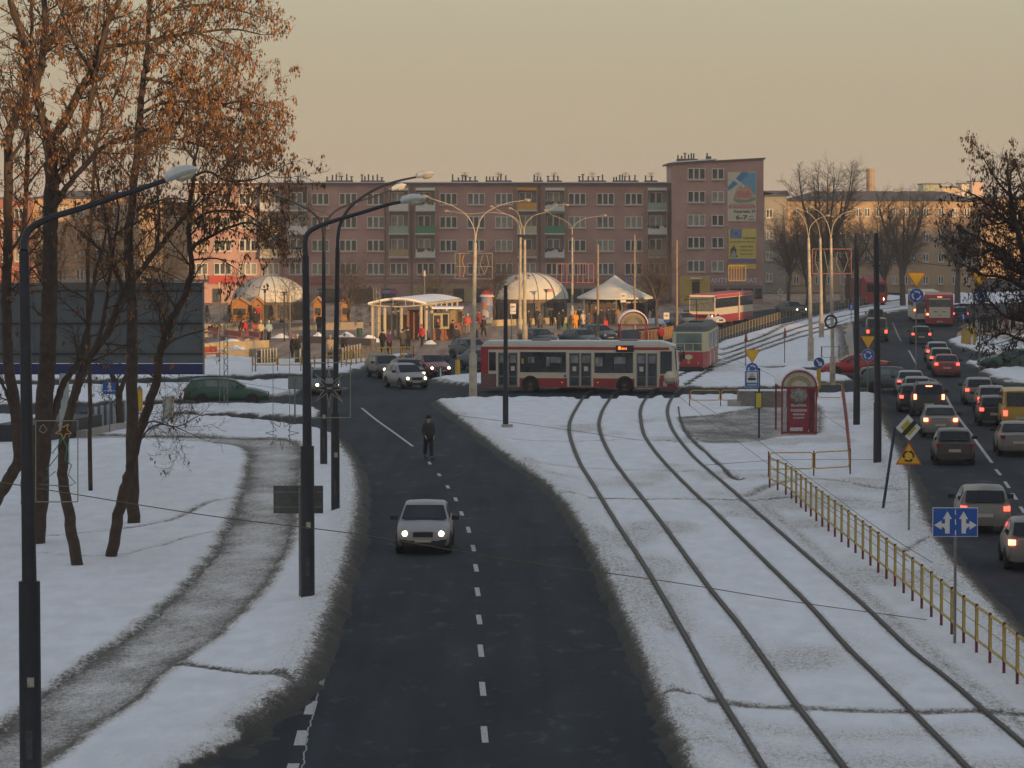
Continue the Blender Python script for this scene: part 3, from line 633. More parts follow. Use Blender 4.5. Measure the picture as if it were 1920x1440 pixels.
# posters on the gable
def rect(mb, Y, x0, x1, y0, y1, d, m=0):
    """px rectangle on a facade plane"""
    a, b = AT(x0, y1, Y), AT(x1, y0, Y); mb.box(((a.x + b.x) / 2, -d / 2, (a.z + b.z) / 2), (b.x - a.x, d, b.z - a.z), m=m)
def poster_poly(mb, pts, Y, d0, d1, m=0):
    P = [AT(x, y, Y) for x, y in pts]; mb.prism([(p.x, p.z) for p in P][::-1], -d1, -d0, m=m)
pst = MB(); rect(pst, YT, 1364, 1418, 322.5, 415, 0.12, 0)
poster_poly(pst, [(1388, 323.5), (1417, 323.5), (1417, 367), (1409, 360), (1396, 346), (1382, 345)], YT, 0.121, 0.14, 1)      # blue sky corner
poster_poly(pst, [(1364.8, 350), (1391, 322.8), (1401, 322.8), (1401, 330), (1365.5, 358.5)], YT, 0.141, 0.155, 2)            # banner stripe
poster_poly(pst, [(1376, 370), (1379, 360), (1383, 352), (1390, 347), (1400, 348), (1408, 351), (1411, 360), (1413, 367), (1408, 374), (1390, 377), (1380, 375)], YT, 0.141, 0.16, 3)
poster_poly(pst, [(1375, 371), (1385, 375), (1400, 375), (1416, 369), (1416, 375), (1405, 379), (1385, 380), (1376, 377)], YT, 0.161, 0.17, 4)
rect(pst, YT, 1366.5, 1416, 385, 390.5, 0.16, 5)
poster_poly(pst, [(1380, 364), (1386, 357), (1396, 361), (1402, 356), (1408, 366), (1400, 371), (1388, 371)], YT, 0.161, 0.175, 6)
po_ = pst.build('poster', [paint((0.55, 0.53, 0.40), 'poster ground'), paint((0.10, 0.32, 0.46), 'poster sky', var=.2), paint((0.04, 0.20, 0.38), 'poster stripe'), paint((0.48, 0.30, 0.22), 'poster food', var=0.35, scale=5),
                           paint((0.20, 0.25, 0.12), 'poster leaves', var=0.3), paint((0.48, 0.11, 0.14), 'poster red band'), paint((0.46, 0.20, 0.17), 'poster meat', var=0.35, scale=6)], None)
T(po_, 'tall pale poster with a blue corner stripe and cooked meat on the end block', 'poster'); po_.location = (0, YT, 0)
for v in ((1384, 341, 'Sawera', 6.5, 40, M_FRAME, -39),):
    p = AT(v[0], v[1], YT); size = v[3] / (F / YT) * 1.5
    o = text(v[2], size, Matrix.Translation((p.x, -0.17, p.z)) @ Matrix.Rotation(-R(v[6]), 4, 'Y') @ UP_FACE, v[5], po_, bold=0.04)
M_INK = mat('poster ink', (0.06, 0.06, 0.05), 0.7)
wall_text('Kasprzaka 29', 1396, 396.5, 5.0, YT, M_INK, po_, 0, 0.13, 40, 0.03)
wall_text('6-7', 1390, 408, 8, YT, M_INK, po_, 0, 0.13, 22, 0.03); wall_text('min.', 1409, 405.5, 3.2, YT, M_INK, po_, 0, 0.13, 9); wall_text('pieszo', 1409, 411, 3.2, YT, M_INK, po_, 0, 0.13, 11)
wall_text('WYROBY WĘDLINIARSKIE', 1391, 382.7, 2.0, YT, M_INK, po_, 0, 0.13, 46); wall_text('sklep firmowy zaprasza', 1391, 388, 2.4, YT, M_FRAME, po_, 0, 0.18, 44)
p2 = MB(); rect(p2, YT, 1364.5, 1418, 429, 504, 0.12, 0); rect(p2, YT, 1369, 1390.5, 429.5, 447, 0.14, 1); rect(p2, YT, 1366, 1417.5, 485, 489.5, 0.14, 1); rect(p2, YT, 1366, 1417.5, 489.6, 494.5, 0.14, 2)
poster_poly(p2, [(1369, 482), (1370, 467), (1373, 464), (1375, 459), (1378, 464), (1381, 468), (1380, 475), (1383, 482)], YT, 0.121, 0.15, 3)
poster_poly(p2, [(1370, 477), (1376, 469), (1381, 477), (1379, 482.5), (1371, 482.5)], YT, 0.151, 0.165, 4)
p2.ell((AT(1375.3, 461.5, YT).x, -0.16, AT(1375.3, 461.5, YT).z), (0.14, 0.02, 0.17), 8, 5, 5)
for k in range(12):
    a = 2 * math.pi * k / 12; q = AT(1379.8 + 6 * math.cos(a), 438.3 + 6 * math.sin(a), YT); p2.box((q.x, -0.15, q.z), (0.09, 0.03, 0.09), m=6)
pt2 = p2.build('poster', [paint((0.60, 0.50, 0.11), 'yellow poster'), paint((0.08, 0.17, 0.42), 'poster blue'), paint((0.32, 0.12, 0.17), 'poster rose'), paint((0.07, 0.06, 0.05), 'dark jacket print'),
                          paint((0.34, 0.33, 0.30), 'shirt print'), paint((0.38, 0.24, 0.17), 'face print'), paint((0.6, 0.5, 0.1), 'gold stars')], None)
T(pt2, 'yellow poster with a blue starred square and a seated figure on the end block', 'poster'); pt2.location = (0, YT, 0)
wall_text('Lingua', 1405, 446, 5, YT, M_INK, pt2, 0, 0.13, 22, 0.02); wall_text('SZKOŁA JĘZYKÓW OBCYCH', 1391, 453.5, 2.8, YT, M_INK, pt2, 0, 0.13, 46)
for t_, y_ in (('szkoła', 462), ('językowa', 469), ('kursy', 476)): wall_text(t_, 1400, y_, 3.6, YT, M_INK, pt2, 0, 0.13, 24)

# --- buildings farther off
def block(name, label, px0, px1, ytop, Y, mt, depth=11, rows=(), cols=(), ww=1.0, wh=1.3, panes=2, roofh=0.0, group=None, roofmat=None, chim=()):
    cx = xcol((px0 + px1) / 2, Y); e = empty(name, (cx, Y, 0)); T(e, label, 'building', group)
    a, b, zt = xcol(px0, Y) - cx, xcol(px1, Y) - cx, zrow(ytop, Y)
    m = MB(); m.box(((a + b) / 2, depth / 2, zt / 2), (b - a, depth, zt)); m.build('wall', mt, e)
    m = MB(); ov = 0.4
    if roofh: m.add([(a - ov, -ov, zt + .01), (b + ov, -ov, zt + .01), (b + ov, depth + ov, zt + .01), (a - ov, depth + ov, zt + .01), (a + depth * .35, depth / 2, zt + roofh), (b - depth * .35, depth / 2, zt + roofh)], [(0, 1, 5, 4), (1, 2, 5), (2, 3, 4, 5), (3, 0, 4), (3, 2, 1, 0)])
    else: m.box(((a + b) / 2, depth / 2, zt + 0.15), (b - a + .5, depth + .5, 0.3))
    rf = m.build('roof', roofmat or M_ROOF, e)
    for q, hh in chim:
        m = MB(); m.box((xcol(q, Y) - cx, depth / 2, zt + roofh + hh / 2 - 0.6), (0.9, 0.6, hh)); m.build('chimney', M_CONC, rf)
    for ry in rows:
        for c in cols: window_obj(e, xcol(c, Y) - cx, 0, zrow(ry, Y), ww, wh, panes)
    return e
block('terrace_block', 'long tan plaster building with a dark hipped roof behind the bare street trees', 1476, 1835, 377, 450, M_TAN, 12, (398, 445, 483, 525),
      (1493, 1513, 1534, 1556, 1580, 1609, 1625.5, 1646.7, 1678, 1697, 1714, 1735.6, 1764, 1790, 1812), 0.75, 1.15, 2, 1.4, chim=((1560, 1.0), (1690, 0.9), (1770, 1.1)))
block('side_block', 'grey shaded wing between the end block and the tan building', 1433, 1475, 368, 448, M_GREY, 10, (400, 440, 480, 520), (1442,), 0.9, 1.2, 2, 0.8)
block('tan_block', 'yellow tan building end glimpsed between the tree trunks', 262, 351, 384, 400, M_TAN, 11, (), (), chim=())
block('old_block', 'sunlit ochre building behind the thick trunks', 60, 255, 372, 420, M_TAN, 11, (398, 438, 478, 515), (85, 118, 150, 182, 214, 240), 1.0, 1.4, 2, 1.0)
block('red_block', 'red brick building edge at the far left behind the trunks', -90, 52, 374, 415, paint((0.33, 0.13, 0.08), 'red brick wall', var=0.25, scale=3), 11, (400, 440, 480), (-20, 12, 36), 1.1, 1.4, 2)
st = MB(); c = AT(1632, 360, 620); st.tube([(0, 0, 0), (0, 0, zrow(321, 620))], [0.95, 0.75], 10); st.lathe((0, 0, zrow(321, 620)), [(0.75, 0), (0.85, 0.1), (0.85, 0.5), (0.7, 0.5)], 10)
o = st.build('factory_chimney', paint((0.33, 0.24, 0.16), 'chimney brick', var=0.2)); o.location = (c.x, 620, 0); T(o, 'lone square topped brick chimney above the tan roof', 'chimney')
for nm, lb, a, b, yt, Y, mt in (('distant_block', 'small greenish flat roofed block on the skyline', 1731, 1762, 346, 760, paint((0.30, 0.33, 0.16), 'lime plaster')),
                                ('distant_block', 'low cream block on the skyline right of the greenish one', 1763, 1800, 352, 780, paint((0.5, 0.36, 0.2), 'cream plaster')),
                                ('distant_block', 'white and orange house top on the skyline', 1802, 1816, 345, 820, paint((0.6, 0.5, 0.36), 'white plaster')),
                                ('distant_block', 'bright square block farthest right on the skyline', 1822, 1842, 341, 860, paint((0.55, 0.36, 0.24), 'orange plaster')),
                                ('distant_block', 'long hazy block beyond the right hand tree', 1838, 1990, 372, 560, M_TAN)):
    block(nm, lb, a, b, yt, Y, mt, 10, (yt + 9,) if Y < 800 else (), (a + 6, b - 7) if Y < 800 else (), 0.8, 0.9, 2, group='blocks on the skyline')

# unseen slabs added on the right to shade the roads and two facades
def slab(label, p, q, h):
    a, b = Vector(p), Vector(q); d = b - a; e = empty('shade_slab_block', ((a.x + b.x) / 2, (a.y + b.y) / 2, 0), math.atan2(d.y, d.x)); T(e, label, 'apartment block', 'added shade casting slabs beyond the right edge')
    m = MB(); m.box((0, 0, h / 2), (d.length, 11, h)); m.build('wall', M_GREY, e); m = MB(); m.box((0, 0, h + .15), (d.length + .6, 11.6, 0.3)); m.build('roof', M_ROOF, e)
slab('longest unseen slab, added to cast the shade over both roads', (30, -112), (190, 64), 30.8)
slab('unseen tall slab added to shade the rose block', (76, 244), (122, 276), 36)
slab('unseen tall slab added to shade the lower tan building', (128, 262), (190, 306), 30.0)
# ------------------------------------------------------------------ vehicles
M_TYRE = mat('tyre rubber', (0.022, 0.021, 0.020), 0.9, var=0.2)
M_RIM = mat('dirty wheel rim', (0.20, 0.19, 0.18), 0.5, 0.4, var=0.3)
M_CGL = mat('car window glass', (0.018, 0.021, 0.025), 0.08, var=0.4, scale=2, spec=0.8)
M_CGL2 = mat('car window with painted reflection', (0.09, 0.115, 0.11), 0.08, var=0.5, scale=2, spec=0.8)  # same gloss, paler base colour stands in for reflections
M_TRIM = mat('black car trim', (0.02, 0.02, 0.021), 0.6, var=0.15)
M_PLATE = mat('number plate', (0.42, 0.40, 0.34), 0.5, var=0.1)
M_TAILOFF = mat('tail lamp', (0.22, 0.012, 0.012), 0.3, var=0.2)
M_TAILON = mat('lit tail lamp', (1.0, 0.07, 0.04), 0.3, var=0, emit=4.5)
M_BRAKE = mat('lit brake lamp', (1.0, 0.13, 0.06), 0.3, var=0, emit=12.0)
M_HEAD = mat('lit headlamp', (1.0, 0.80, 0.48), 0.3, var=0, emit=7.0)
M_HEADO = mat('headlamp glass', (0.40, 0.40, 0.36), 0.15, var=0.1)
M_WIN_SNOW = mat('snow on roofs', (0.72, 0.74, 0.78), 0.8, var=0.06)
def car_paint(name, c, dirt=0.55): return mat('car paint ' + name, c, 0.38, 0.15, var=0.05, scale=3, coat=0.2, dirt=dirt * .6)

# top outlines (x from the front bumper, z); windscreen foot, roof front, roof rear, rear window foot are indices
KINDS = {
 'hatch': dict(L=4.0, W=1.66, H=1.45, top=[(0, .52), (.06, .70), (.35, .80), (1.05, .95), (1.75, 1.39), (2.15, 1.45), (2.8, 1.44), (3.35, 1.36), (3.80, .98), (3.95, .90), (4.0, .50)], ws=3, rf=4, rr=7, rw=8, wb=(.75, 3.2)),
 'estate': dict(L=4.6, W=1.72, H=1.47, top=[(0, .50), (.07, .68), (.45, .80), (1.25, .95), (2.0, 1.40), (2.5, 1.46), (3.4, 1.46), (4.15, 1.38), (4.48, .98), (4.56, .88), (4.6, .50)], ws=3, rf=4, rr=7, rw=8, wb=(.85, 3.6)),
 'saloon': dict(L=4.4, W=1.70, H=1.42, top=[(0, .50), (.07, .66), (.45, .80), (1.2, .94), (1.9, 1.36), (2.3, 1.42), (2.8, 1.41), (3.2, 1.34), (3.75, 1.00), (4.32, .93), (4.4, .50)], ws=3, rf=4, rr=7, rw=8, wb=(.85, 3.45)),
 'suv': dict(L=4.3, W=1.78, H=1.70, top=[(0, .60), (.06, .85), (.35, .98), (1.1, 1.10), (1.7, 1.60), (2.1, 1.69), (3.1, 1.70), (3.85, 1.62), (4.15, 1.15), (4.25, 1.0), (4.3, .58)], ws=3, rf=4, rr=7, rw=8, wb=(.8, 3.45)),
 'van': dict(L=4.9, W=1.84, H=1.95, top=[(0, .60), (.08, .90), (.3, 1.0), (.65, 1.12), (1.35, 1.82), (1.8, 1.94), (3.4, 1.95), (4.7, 1.90), (4.84, 1.15), (4.87, 1.0), (4.9, .58)], ws=3, rf=4, rr=7, rw=8, wb=(.8, 3.9)),
 'citycar': dict(L=3.4, W=1.52, H=1.42, top=[(0, .52), (.05, .70), (.25, .80), (.75, .93), (1.3, 1.36), (1.7, 1.42), (2.3, 1.42), (2.95, 1.34), (3.25, .98), (3.35, .88), (3.4, .50)], ws=3, rf=4, rr=7, rw=8, wb=(.6, 2.8)),
}
NCAR = [0]
def quad_in(mb, a, b, c, d, ins=0.1, off=0.012, m=0, ins2=None):
    """inset copy of quad abcd pushed out along its normal (towards the given outward side)"""
    a, b, c, d = map(Vector, (a, b, c, d)); ce = (a + b + c + d) / 4; n = (c - a).cross(d - b); n.normalize()
    e = 1 - ins; P = [ce + (p - ce) * e for p in (a, b, c, d)]
    mb.add([p + n * off for p in P], [(0, 1, 2, 3)], m)
def make_car(kind, pmat, label, loc, head, group, lights='', plate=True, roofrack=False, cat='car', glass=None, mirrors=True):
    """head: heading in degrees (0 = +X, 90 = away from the camera). lights: h headlamps on, t tail lamps on, b brake lamps on"""
    k = KINDS[kind]; L, W, top = k['L'], k['W'], k['top']; root = empty('parked_car' if lights == 'off' else 'car', loc, R(head)); root.name = {'van': 'van', 'suv': 'off_road_car'}.get(kind, 'car')
    T(root, label, cat, group); gls = glass or M_CGL
    # stations with intermediate ones
    st = []
    for i in range(len(top) - 1):
        a, b = top[i], top[i + 1]; st.append((a[0], a[1], i))
        if b[0] - a[0] > 0.5: st.append(((a[0] + b[0]) / 2, (a[1] + b[1]) / 2 + 0.015, i + .5))
    st.append((top[-1][0], top[-1][1], len(top) - 1))
    ws, rf, rr, rw = k['ws'], k['rf'], k['rr'], k['rw']; zb_ws, zb_rw = top[ws][1], top[rw][1]
    def sect(x, zt, i):
        f = min(1.0, 0.80 + 0.20 * min(1, x / .55) ** .6, 0.84 + 0.16 * min(1, (L - x) / .45) ** .6); w_ = W / 2 * f
        gh = ws < i < rw; t = (x - top[ws][0]) / (top[rw][0] - top[ws][0]); belt = zb_ws + (zb_rw - zb_ws) * t if gh else zt - 0.05
        if not gh: belt = min(belt, zt - .04)
        wr = W / 2 * (0.74 if kind != 'van' else 0.84) if gh else w_ * .90
        if gh:
            q = min(1, (zt - belt) / (k['H'] - belt)); wr = w_ * .95 + (wr - w_ * .95) * q
        zlow = 0.24 if 0.3 < x < L - .3 else 0.28
        return [(x, w_ * .90, zlow), (x, w_ * .985, zlow + .10), (x, w_, .52), (x, w_ * .975, belt - .08), (x, w_ * .93, belt), (x, wr, zt - .045), (x, wr * .88, zt), (x, 0, zt + (.025 if gh else .03))]
    secs = [sect(*s_) for s_ in st]; mb = MB(); n = 8
    for s_ in secs:
        for p in s_: mb.v.append((L / 2 - p[0], p[1], p[2]))
        for p in s_[:-1]: mb.v.append((L / 2 - p[0], -p[1], p[2]))
    st_n = 15
    for j in range(len(secs) - 1):
        A, B = j * st_n, (j + 1) * st_n
        for q in range(7):
            mb.f.append((A + q, A + q + 1, B + q + 1, B + q)); mb.m.append(0)
            q2 = lambda i: 7 if i == 7 else 8 + i
            mb.f.append((A + q2(q), B + q2(q), B + q2(q + 1), A + q2(q + 1))); mb.m.append(0)
        mb.f.append((A, B, B + 8, A + 8)); mb.m.append(0)
    for j, rev in ((0, False), (len(secs) - 1, True)):
        A = j * st_n; lp = [A + i for i in range(8)] + [A + 8 + i for i in range(6, -1, -1)]
        mb.f.append(tuple(lp if rev else lp[::-1])); mb.m.append(0)
    body = mb.build('body', [pmat], root, smooth=True)
    V = lambda p, s=1: Vector((L / 2 - p[0], s * p[1], p[2]))
    iw = [j for j, s_ in enumerate(st) if s_[2] == ws][0]; ir = [j for j, s_ in enumerate(st) if s_[2] == rf][0]
    jr = [j for j, s_ in enumerate(st) if s_[2] == rr][0]; jw = [j for j, s_ in enumerate(st) if s_[2] == rw][0]
    g = MB()
    for s_ in (1,):
        a, b, c, d = V(secs[iw][4]), V(secs[ir][5]), V(secs[ir][5], -1), V(secs[iw][4], -1)
        a.z += .03; d.z += .03
        ce = (a + b + c + d) / 4; P = [ce + (p - ce) * .90 for p in (a, b, c, d)]
        up = Vector((.05, 0, .055)); g.add([p + up for p in P], [(0, 1, 2, 3), (3, 2, 1, 0)])
    wsc = g.build('windscreen', gls, root)
    g = MB(); a, b, c, d = V(secs[jr][5]), V(secs[jw][4]), V(secs[jw][4], -1), V(secs[jr][5], -1)
    ce = (a + b + c + d) / 4; P = [ce + (p - ce) * .88 for p in (a, b, c, d)]; up = Vector((-.06, 0, .085 if kind not in ('van', 'suv') else .04))
    g.add([p + up for p in P], [(0, 1, 2, 3), (3, 2, 1, 0)]); g.build('rear_window', gls, root)
    # side windows, one per side, with pillars left in body colour
    lo = top[ws][0] + .22; spans = []
    x0, x1 = top[rf][0] - .12, top[rr][0] + (.15 if kind in ('estate', 'suv', 'van') else 0); nwin = 3 if kind in ('estate', 'van', 'suv') else 2
    def at_x(x, zf):
        for j in range(len(secs) - 1):
            if secs[j][0][0] <= x <= secs[j + 1][0][0]:
                t = (x - secs[j][0][0]) / (secs[j + 1][0][0] - secs[j][0][0] + 1e-9)
                lo_, hi_ = [secs[j][4][i] * (1 - t) + secs[j + 1][4][i] * t for i in range(3)], [secs[j][5][i] * (1 - t) + secs[j + 1][5][i] * t for i in range(3)]
                return Vector((L / 2 - x, lo_[1] + (hi_[1] - lo_[1]) * zf, lo_[2] + (hi_[2] - lo_[2]) * zf))
    ed = [x0 + (x1 - x0) * i / nwin for i in range(nwin + 1)]
    for s_ in (1, -1):
        for i in range(nwin):
            g = MB(); xa, xb = ed[i] + .05, ed[i + 1] - .05
            xa_lo = top[ws][0] + .38 if i == 0 else xa; xb_lo = xb + (.12 if i == nwin - 1 and kind not in ('van',) else 0)
            P = [at_x(xa_lo, .10), at_x(xa, .86), at_x(xb, .86), at_x(min(xb_lo, L - .3), .10)]
            P = [Vector((p.x, s_ * (p.y + .014), p.z)) for p in P]; g.add(P, [(0, 1, 2, 3), (3, 2, 1, 0)]); g.build('side_window', gls if not glass else glass, root)
    # bumpers, grille, plates, lamps
    fr = L / 2; wf = W / 2
    m = MB(); m.box((fr - .06, 0, .36), (.17, W * .80, .15), m=0); m.build('front_bumper', M_TRIM, root)
    m = MB(); m.box((-fr + .06, 0, .40), (.17, W * .84, .16), m=0); m.build('rear_bumper', M_TRIM if kind in ('van', 'citycar') else pmat, root)
    hz_ = top[1][1] - .07
    m = MB(); m.box((fr - .03, 0, hz_ - .01), (.09, W * .36, .15)); m.build('grille', M_TRIM, root)
    m = MB(); m.box((fr + .02, 0, .34), (.05, W * .5, .10)); m.build('air_intake', M_TRIM, root)
    if 'h' in lights:
        for s_ in (1, -1): m = MB(); m.box((fr - .01, s_ * W * .36, .42), (.05, .2, .10)); m.build('fog_lamp', M_TRIM, root)
    for s_ in (1, -1):
        m = MB(); m.ell((fr - .09, s_ * wf * .66, hz_), (.10, .18, .10), 10, 6); m.build('headlight', M_HEAD if 'h' in lights else M_HEADO, root)
        m = MB(); tz = top[rw][1] - (.14 if kind != 'van' else .30); m.box((-fr + .10, s_ * wf * .80, tz), (.20, .20 if kind != 'suv' else .14, .15 if kind not in ('suv', 'van') else .26))
        tl = m.build('tail_light', M_BRAKE if 'b' in lights else (M_TAILON if 't' in lights else M_TAILOFF), root)
        if mirrors:
            m = MB(); m.box((fr - top[ws][0] - .42, s_ * (wf + .11), zb_ws + .06), (.12, .22, .14)); m.build('mirror', M_TRIM, root)
    if 'c' in lights:
        m = MB(); q = secs[jr][6]; m.box((L / 2 - q[0] - .10, 0, q[2] - .07), (.06, .34, .05)); m.build('brake_light', M_BRAKE, root)
    if plate:
        for s_, x in ((1, fr + .03), (-1, -fr - .015)):
            m = MB(); m.box((x, 0, .40 if s_ > 0 else .62), (.02, .50, .12)); m.build('number_plate', M_PLATE, root)
    for x in k['wb']:
        for s_ in (1, -1):
            m = MB(); X = L / 2 - x; r = .31 if kind not in ('suv', 'van') else .35
            Mr = Matrix.Translation((X, s_ * (wf - .10), r)) @ Matrix.Rotation(R(90), 4, 'X')
            ar = MB(); pr = [(X + (r + .07) * math.cos(a * math.pi / 10), .20 if a in (0, 10) else r + (r + .07) * math.sin(a * math.pi / 10)) for a in range(11)]
            ar.prism(pr, s_ * (wf - .10), s_ * (wf + .006)); ar.build('wheel_arch', M_TRIM, root)
            def ring(prof, nn=18):
                mb2 = MB(); mb2.lathe((0, 0, 0), prof, nn); mb2.v = [tuple(Mr @ Vector(v)) for v in mb2.v]; return mb2
            ty = ring([(0.02, -.12), (r, -.12), (r, .10), (r - .03, .125), (.20, .125), (.20, -.02)] if s_ < 0 else [(0.02, .12), (r, .12), (r, -.10), (r - .03, -.125), (.20, -.125), (.20, .02)]).build('wheel', M_TYRE, root, smooth=True)
            z1 = .11 if s_ < 0 else -.11
            ring([(.205, z1), (.17, z1 * .8), (.05, z1 * .95), (.005, z1 * .95)], 14).build('rim', M_RIM, ty)
    if roofrack:
        for s_ in (1, -1):
            m = MB(); m.tube([(L / 2 - top[rf][0] - .2, s_ * W * .33, k['H'] - .02), (L / 2 - top[rf][0] - .3, s_ * W * .33, k['H'] + .06), (L / 2 - top[rr][0] + .1, s_ * W * .33, k['H'] + .05), (L / 2 - top[rr][0], s_ * W * .33, k['H'] - .03)], .025, 5); m.build('roof_rail', M_TRIM, root)
    return root
def car_at(kind, pmat, label, px, py, head, group, lights='', **kw):
    k = KINDS[kind]; g = G(px, py); h = R(head)
    back = (abs(math.sin(h)) * k['L'] + abs(math.cos(h)) * k['W']) / 2 * .93
    return make_car(kind, pmat, label, (g.x * (1 + back / g.y), g.y + back, 0), head, group, lights, **kw)

P_SILV = car_paint('silver', (0.27, 0.275, 0.285)); P_SILV2 = car_paint('warm silver', (0.17, 0.163, 0.147)); P_DARK = car_paint('near black', (0.012, 0.014, 0.017))
P_GRN = car_paint('dark green', (0.018, 0.075, 0.045), 0.3); P_RED = car_paint('red', (0.24, 0.015, 0.02)); P_BRICK = car_paint('brick red', (0.26, 0.09, 0.075), .4)
P_BLUE = car_paint('navy', (0.03, 0.045, 0.08)); P_TEAL = car_paint('teal grey', (0.06, 0.085, 0.09)); P_WHITE = car_paint('white', (0.66, 0.66, 0.64)); P_YEL = car_paint('yellow', (0.40, 0.25, 0.02), .35)
P_OLIVE = car_paint('olive', (0.03, 0.042, 0.025)); P_BROWN = car_paint('dark brown', (0.035, 0.025, 0.023)); P_RED2 = car_paint('bright red', (0.36, 0.02, 0.02), .2)
gA, gB, gC = 'cars on the left road and roundabout', 'cars queueing on the right road', 'cars along the market square'
car_at('hatch', P_SILV, 'silver hatchback alone on the near left road with both headlamps lit', 797.5, 1040, -90.5, gA, 'h')
car_at('estate', P_GRN, 'dark green estate car seen from its side left of the lamp posts', 425, 760, 2, gA, '', glass=M_CGL2, roofrack=True)
car_at('estate', P_TEAL, 'grey blue car behind the lamp posts with lit headlamps and roof bars', 605, 742, -80, gA, 'h', roofrack=True)
car_at('hatch', P_SILV, 'silver hatchback turning out of the roundabout, frontmost of its cluster', 760, 730, -68, gA, 'h')
car_at('estate', P_DARK, 'near black estate car with lit headlamps beside the yellow railing', 722, 711, -74, gA, 'h')
car_at('saloon', P_BLUE, 'navy saloon half hidden behind the turning silver hatchback', 762, 718, -74, gA, 'h')
car_at('saloon', P_BRICK, 'brick red saloon entering the roundabout', 806, 708, -70, gA, 'h')
car_at('saloon', P_BLUE, 'dark blue car with a lit headlamp just behind the red and cream bus tail', 902, 697, -62, gC, 'h')
car_at('hatch', P_TEAL, 'teal hatchback behind the beige lamp post left of the bus', 882, 674, -60, gC, '')
car_at('saloon', P_DARK, 'dark saloon whose roof shows above the rear of the bus', 1010, 651, -62, gC, '')
car_at('saloon', P_TEAL, 'dark green saloon above the middle of the bus, nearer of two', 1088, 652, -60, gC, '')
car_at('hatch', P_BLUE, 'blue hatchback above the middle of the bus, farther of two', 1122, 643, -60, gC, '')
car_at('hatch', P_SILV2, 'pale silver car with lit headlamps above the tram', 1281, 616, -60, gC, 'h')
car_at('citycar', P_WHITE, 'tiny white car in front of the articulated bus', 1328, 613, -48, gC, '')
car_at('hatch', P_DARK, 'dark car squeezed between the silver car and the tiny white one', 1306, 610, -65, gC, 'h')
car_at('hatch', P_TEAL, 'dark teal car with lit headlamps beyond the long railing', 1484, 592, -62, gC, 'h')
# right road, seen from behind
car_at('estate', P_SILV2, 'silver estate with lit tail lamps behind the blue lane arrow sign', 1840, 1002, 85, gB, 't')
car_at('hatch', P_SILV2, 'silver saloon cut by the right edge with red tail lamps', 1932, 1072, 85, gB, 'b')
car_at('hatch', P_BROWN, 'very dark hatchback with unlit lamps in the middle of the queue', 1786, 873, 85, gB, '')
car_at('saloon', P_SILV2, 'silver saloon with three lit brake lamps in the left lane', 1760, 822, 85, gB, 'bc')
car_at('suv', P_DARK, 'black off road car with two bright brake lamps', 1739, 781, 85, gB, 'bc', roofrack=True)
car_at('hatch', P_DARK, 'dark car hidden left of the black off road car', 1712, 774, 85, gB, 't')
car_at('hatch', P_SILV2, 'pale hatchback with a lit high brake lamp ahead of the black off road car', 1718, 758, 85, gB, 'tc')
car_at('saloon', P_SILV, 'light silver saloon at the head of the left lane by the roundabout', 1706, 744, 85, gB, 't')
car_at('hatch', P_YEL if False else P_SILV2, 'dusty silver hatchback with one glowing lamp at the head of the right lane', 1833, 760, 85, gB, 't')
car_at('hatch', P_SILV2, 'silver hatchback with a high brake lamp second in the right lane', 1857, 778, 85, gB, 'tc')
car_at('hatch', P_DARK, 'black hatchback left of the yellow van', 1862, 800, 85, gB, 't')
car_at('van', P_YEL, 'yellow panel van at the right edge of the queue', 1908, 808, 85, gB, 't', cat='van')
car_at('saloon', P_SILV2, 'grey beige saloon below the yellow van', 1904, 857, 85, gB, '')
car_at('saloon', P_RED, 'red saloon leaving the roundabout in the left lane', 1773, 708, 85, gB, 't')
car_at('hatch', P_SILV2, 'silver hatchback with lit lamps directly ahead of the red saloon', 1763, 694, 85, gB, 't')
car_at('hatch', P_SILV, 'light hatchback farthest of the three ahead of the roundabout exit', 1756, 681, 85, gB, 't')
car_at('hatch', P_OLIVE, 'olive hatchback following the red bus', 1726, 646, 85, gB, 't')
car_at('estate', P_TEAL, 'dark green estate crossing behind the black traction poles', 1680, 735, 3, gB, '', glass=M_CGL2, roofrack=True)
car_at('saloon', P_RED2, 'bright red saloon driving round the roundabout behind the traction poles', 1603, 706, 182, gB, '')
car_at('saloon', P_GRN, 'dark green saloon entering from the right edge with lamps on', 1896, 694, 180, gB, '')
car_at('van', P_OLIVE, 'grey green van standing behind the tallest black pole', 1643, 641, 85, gB, 't', cat='van')
car_at('hatch', P_DARK, 'dark estate far up the road behind the black pole', 1642, 608, 85, gB, '')
car_at('hatch', P_BLUE, 'navy car right of the red bus tail', 1799, 604, 85, gB, 't')
# ------------------------------------------------------------------ buses and tram
B_RED = mat('bus red', (0.36, 0.018, 0.03), 0.4, var=0.08, scale=2, coat=0.2, dirt=0.35)
B_CRM = mat('bus cream', (0.62, 0.56, 0.43), 0.45, var=0.05, scale=2, coat=0.2)
B_DIM = mat('dirty bus skirt', (0.17, 0.09, 0.085), 0.7, var=0.2, scale=2)
B_GLS = mat('bus glass', (0.022, 0.026, 0.03), 0.1, var=0.6, scale=1.2, spec=0.7)
B_GLL = mat('bus glass with painted daylight', (0.20, 0.21, 0.21), 0.15, var=0.6, scale=1.6)  # paler opaque panels stand in for daylight seen through the bus
B_GRY = mat('grey door leaf', (0.13, 0.135, 0.13), 0.5, var=0.15)
B_STK = mat('door sticker', (0.6, 0.52, 0.48), 0.6)
B_ORG = mat('led figures', (1.0, 0.18, 0.03), 0.4, var=0, emit=2.6)
B_DSP = mat('display casing', (0.02, 0.018, 0.018), 0.3)
B_YEL = mat('validator yellow', (0.42, 0.30, 0.05), 0.5)
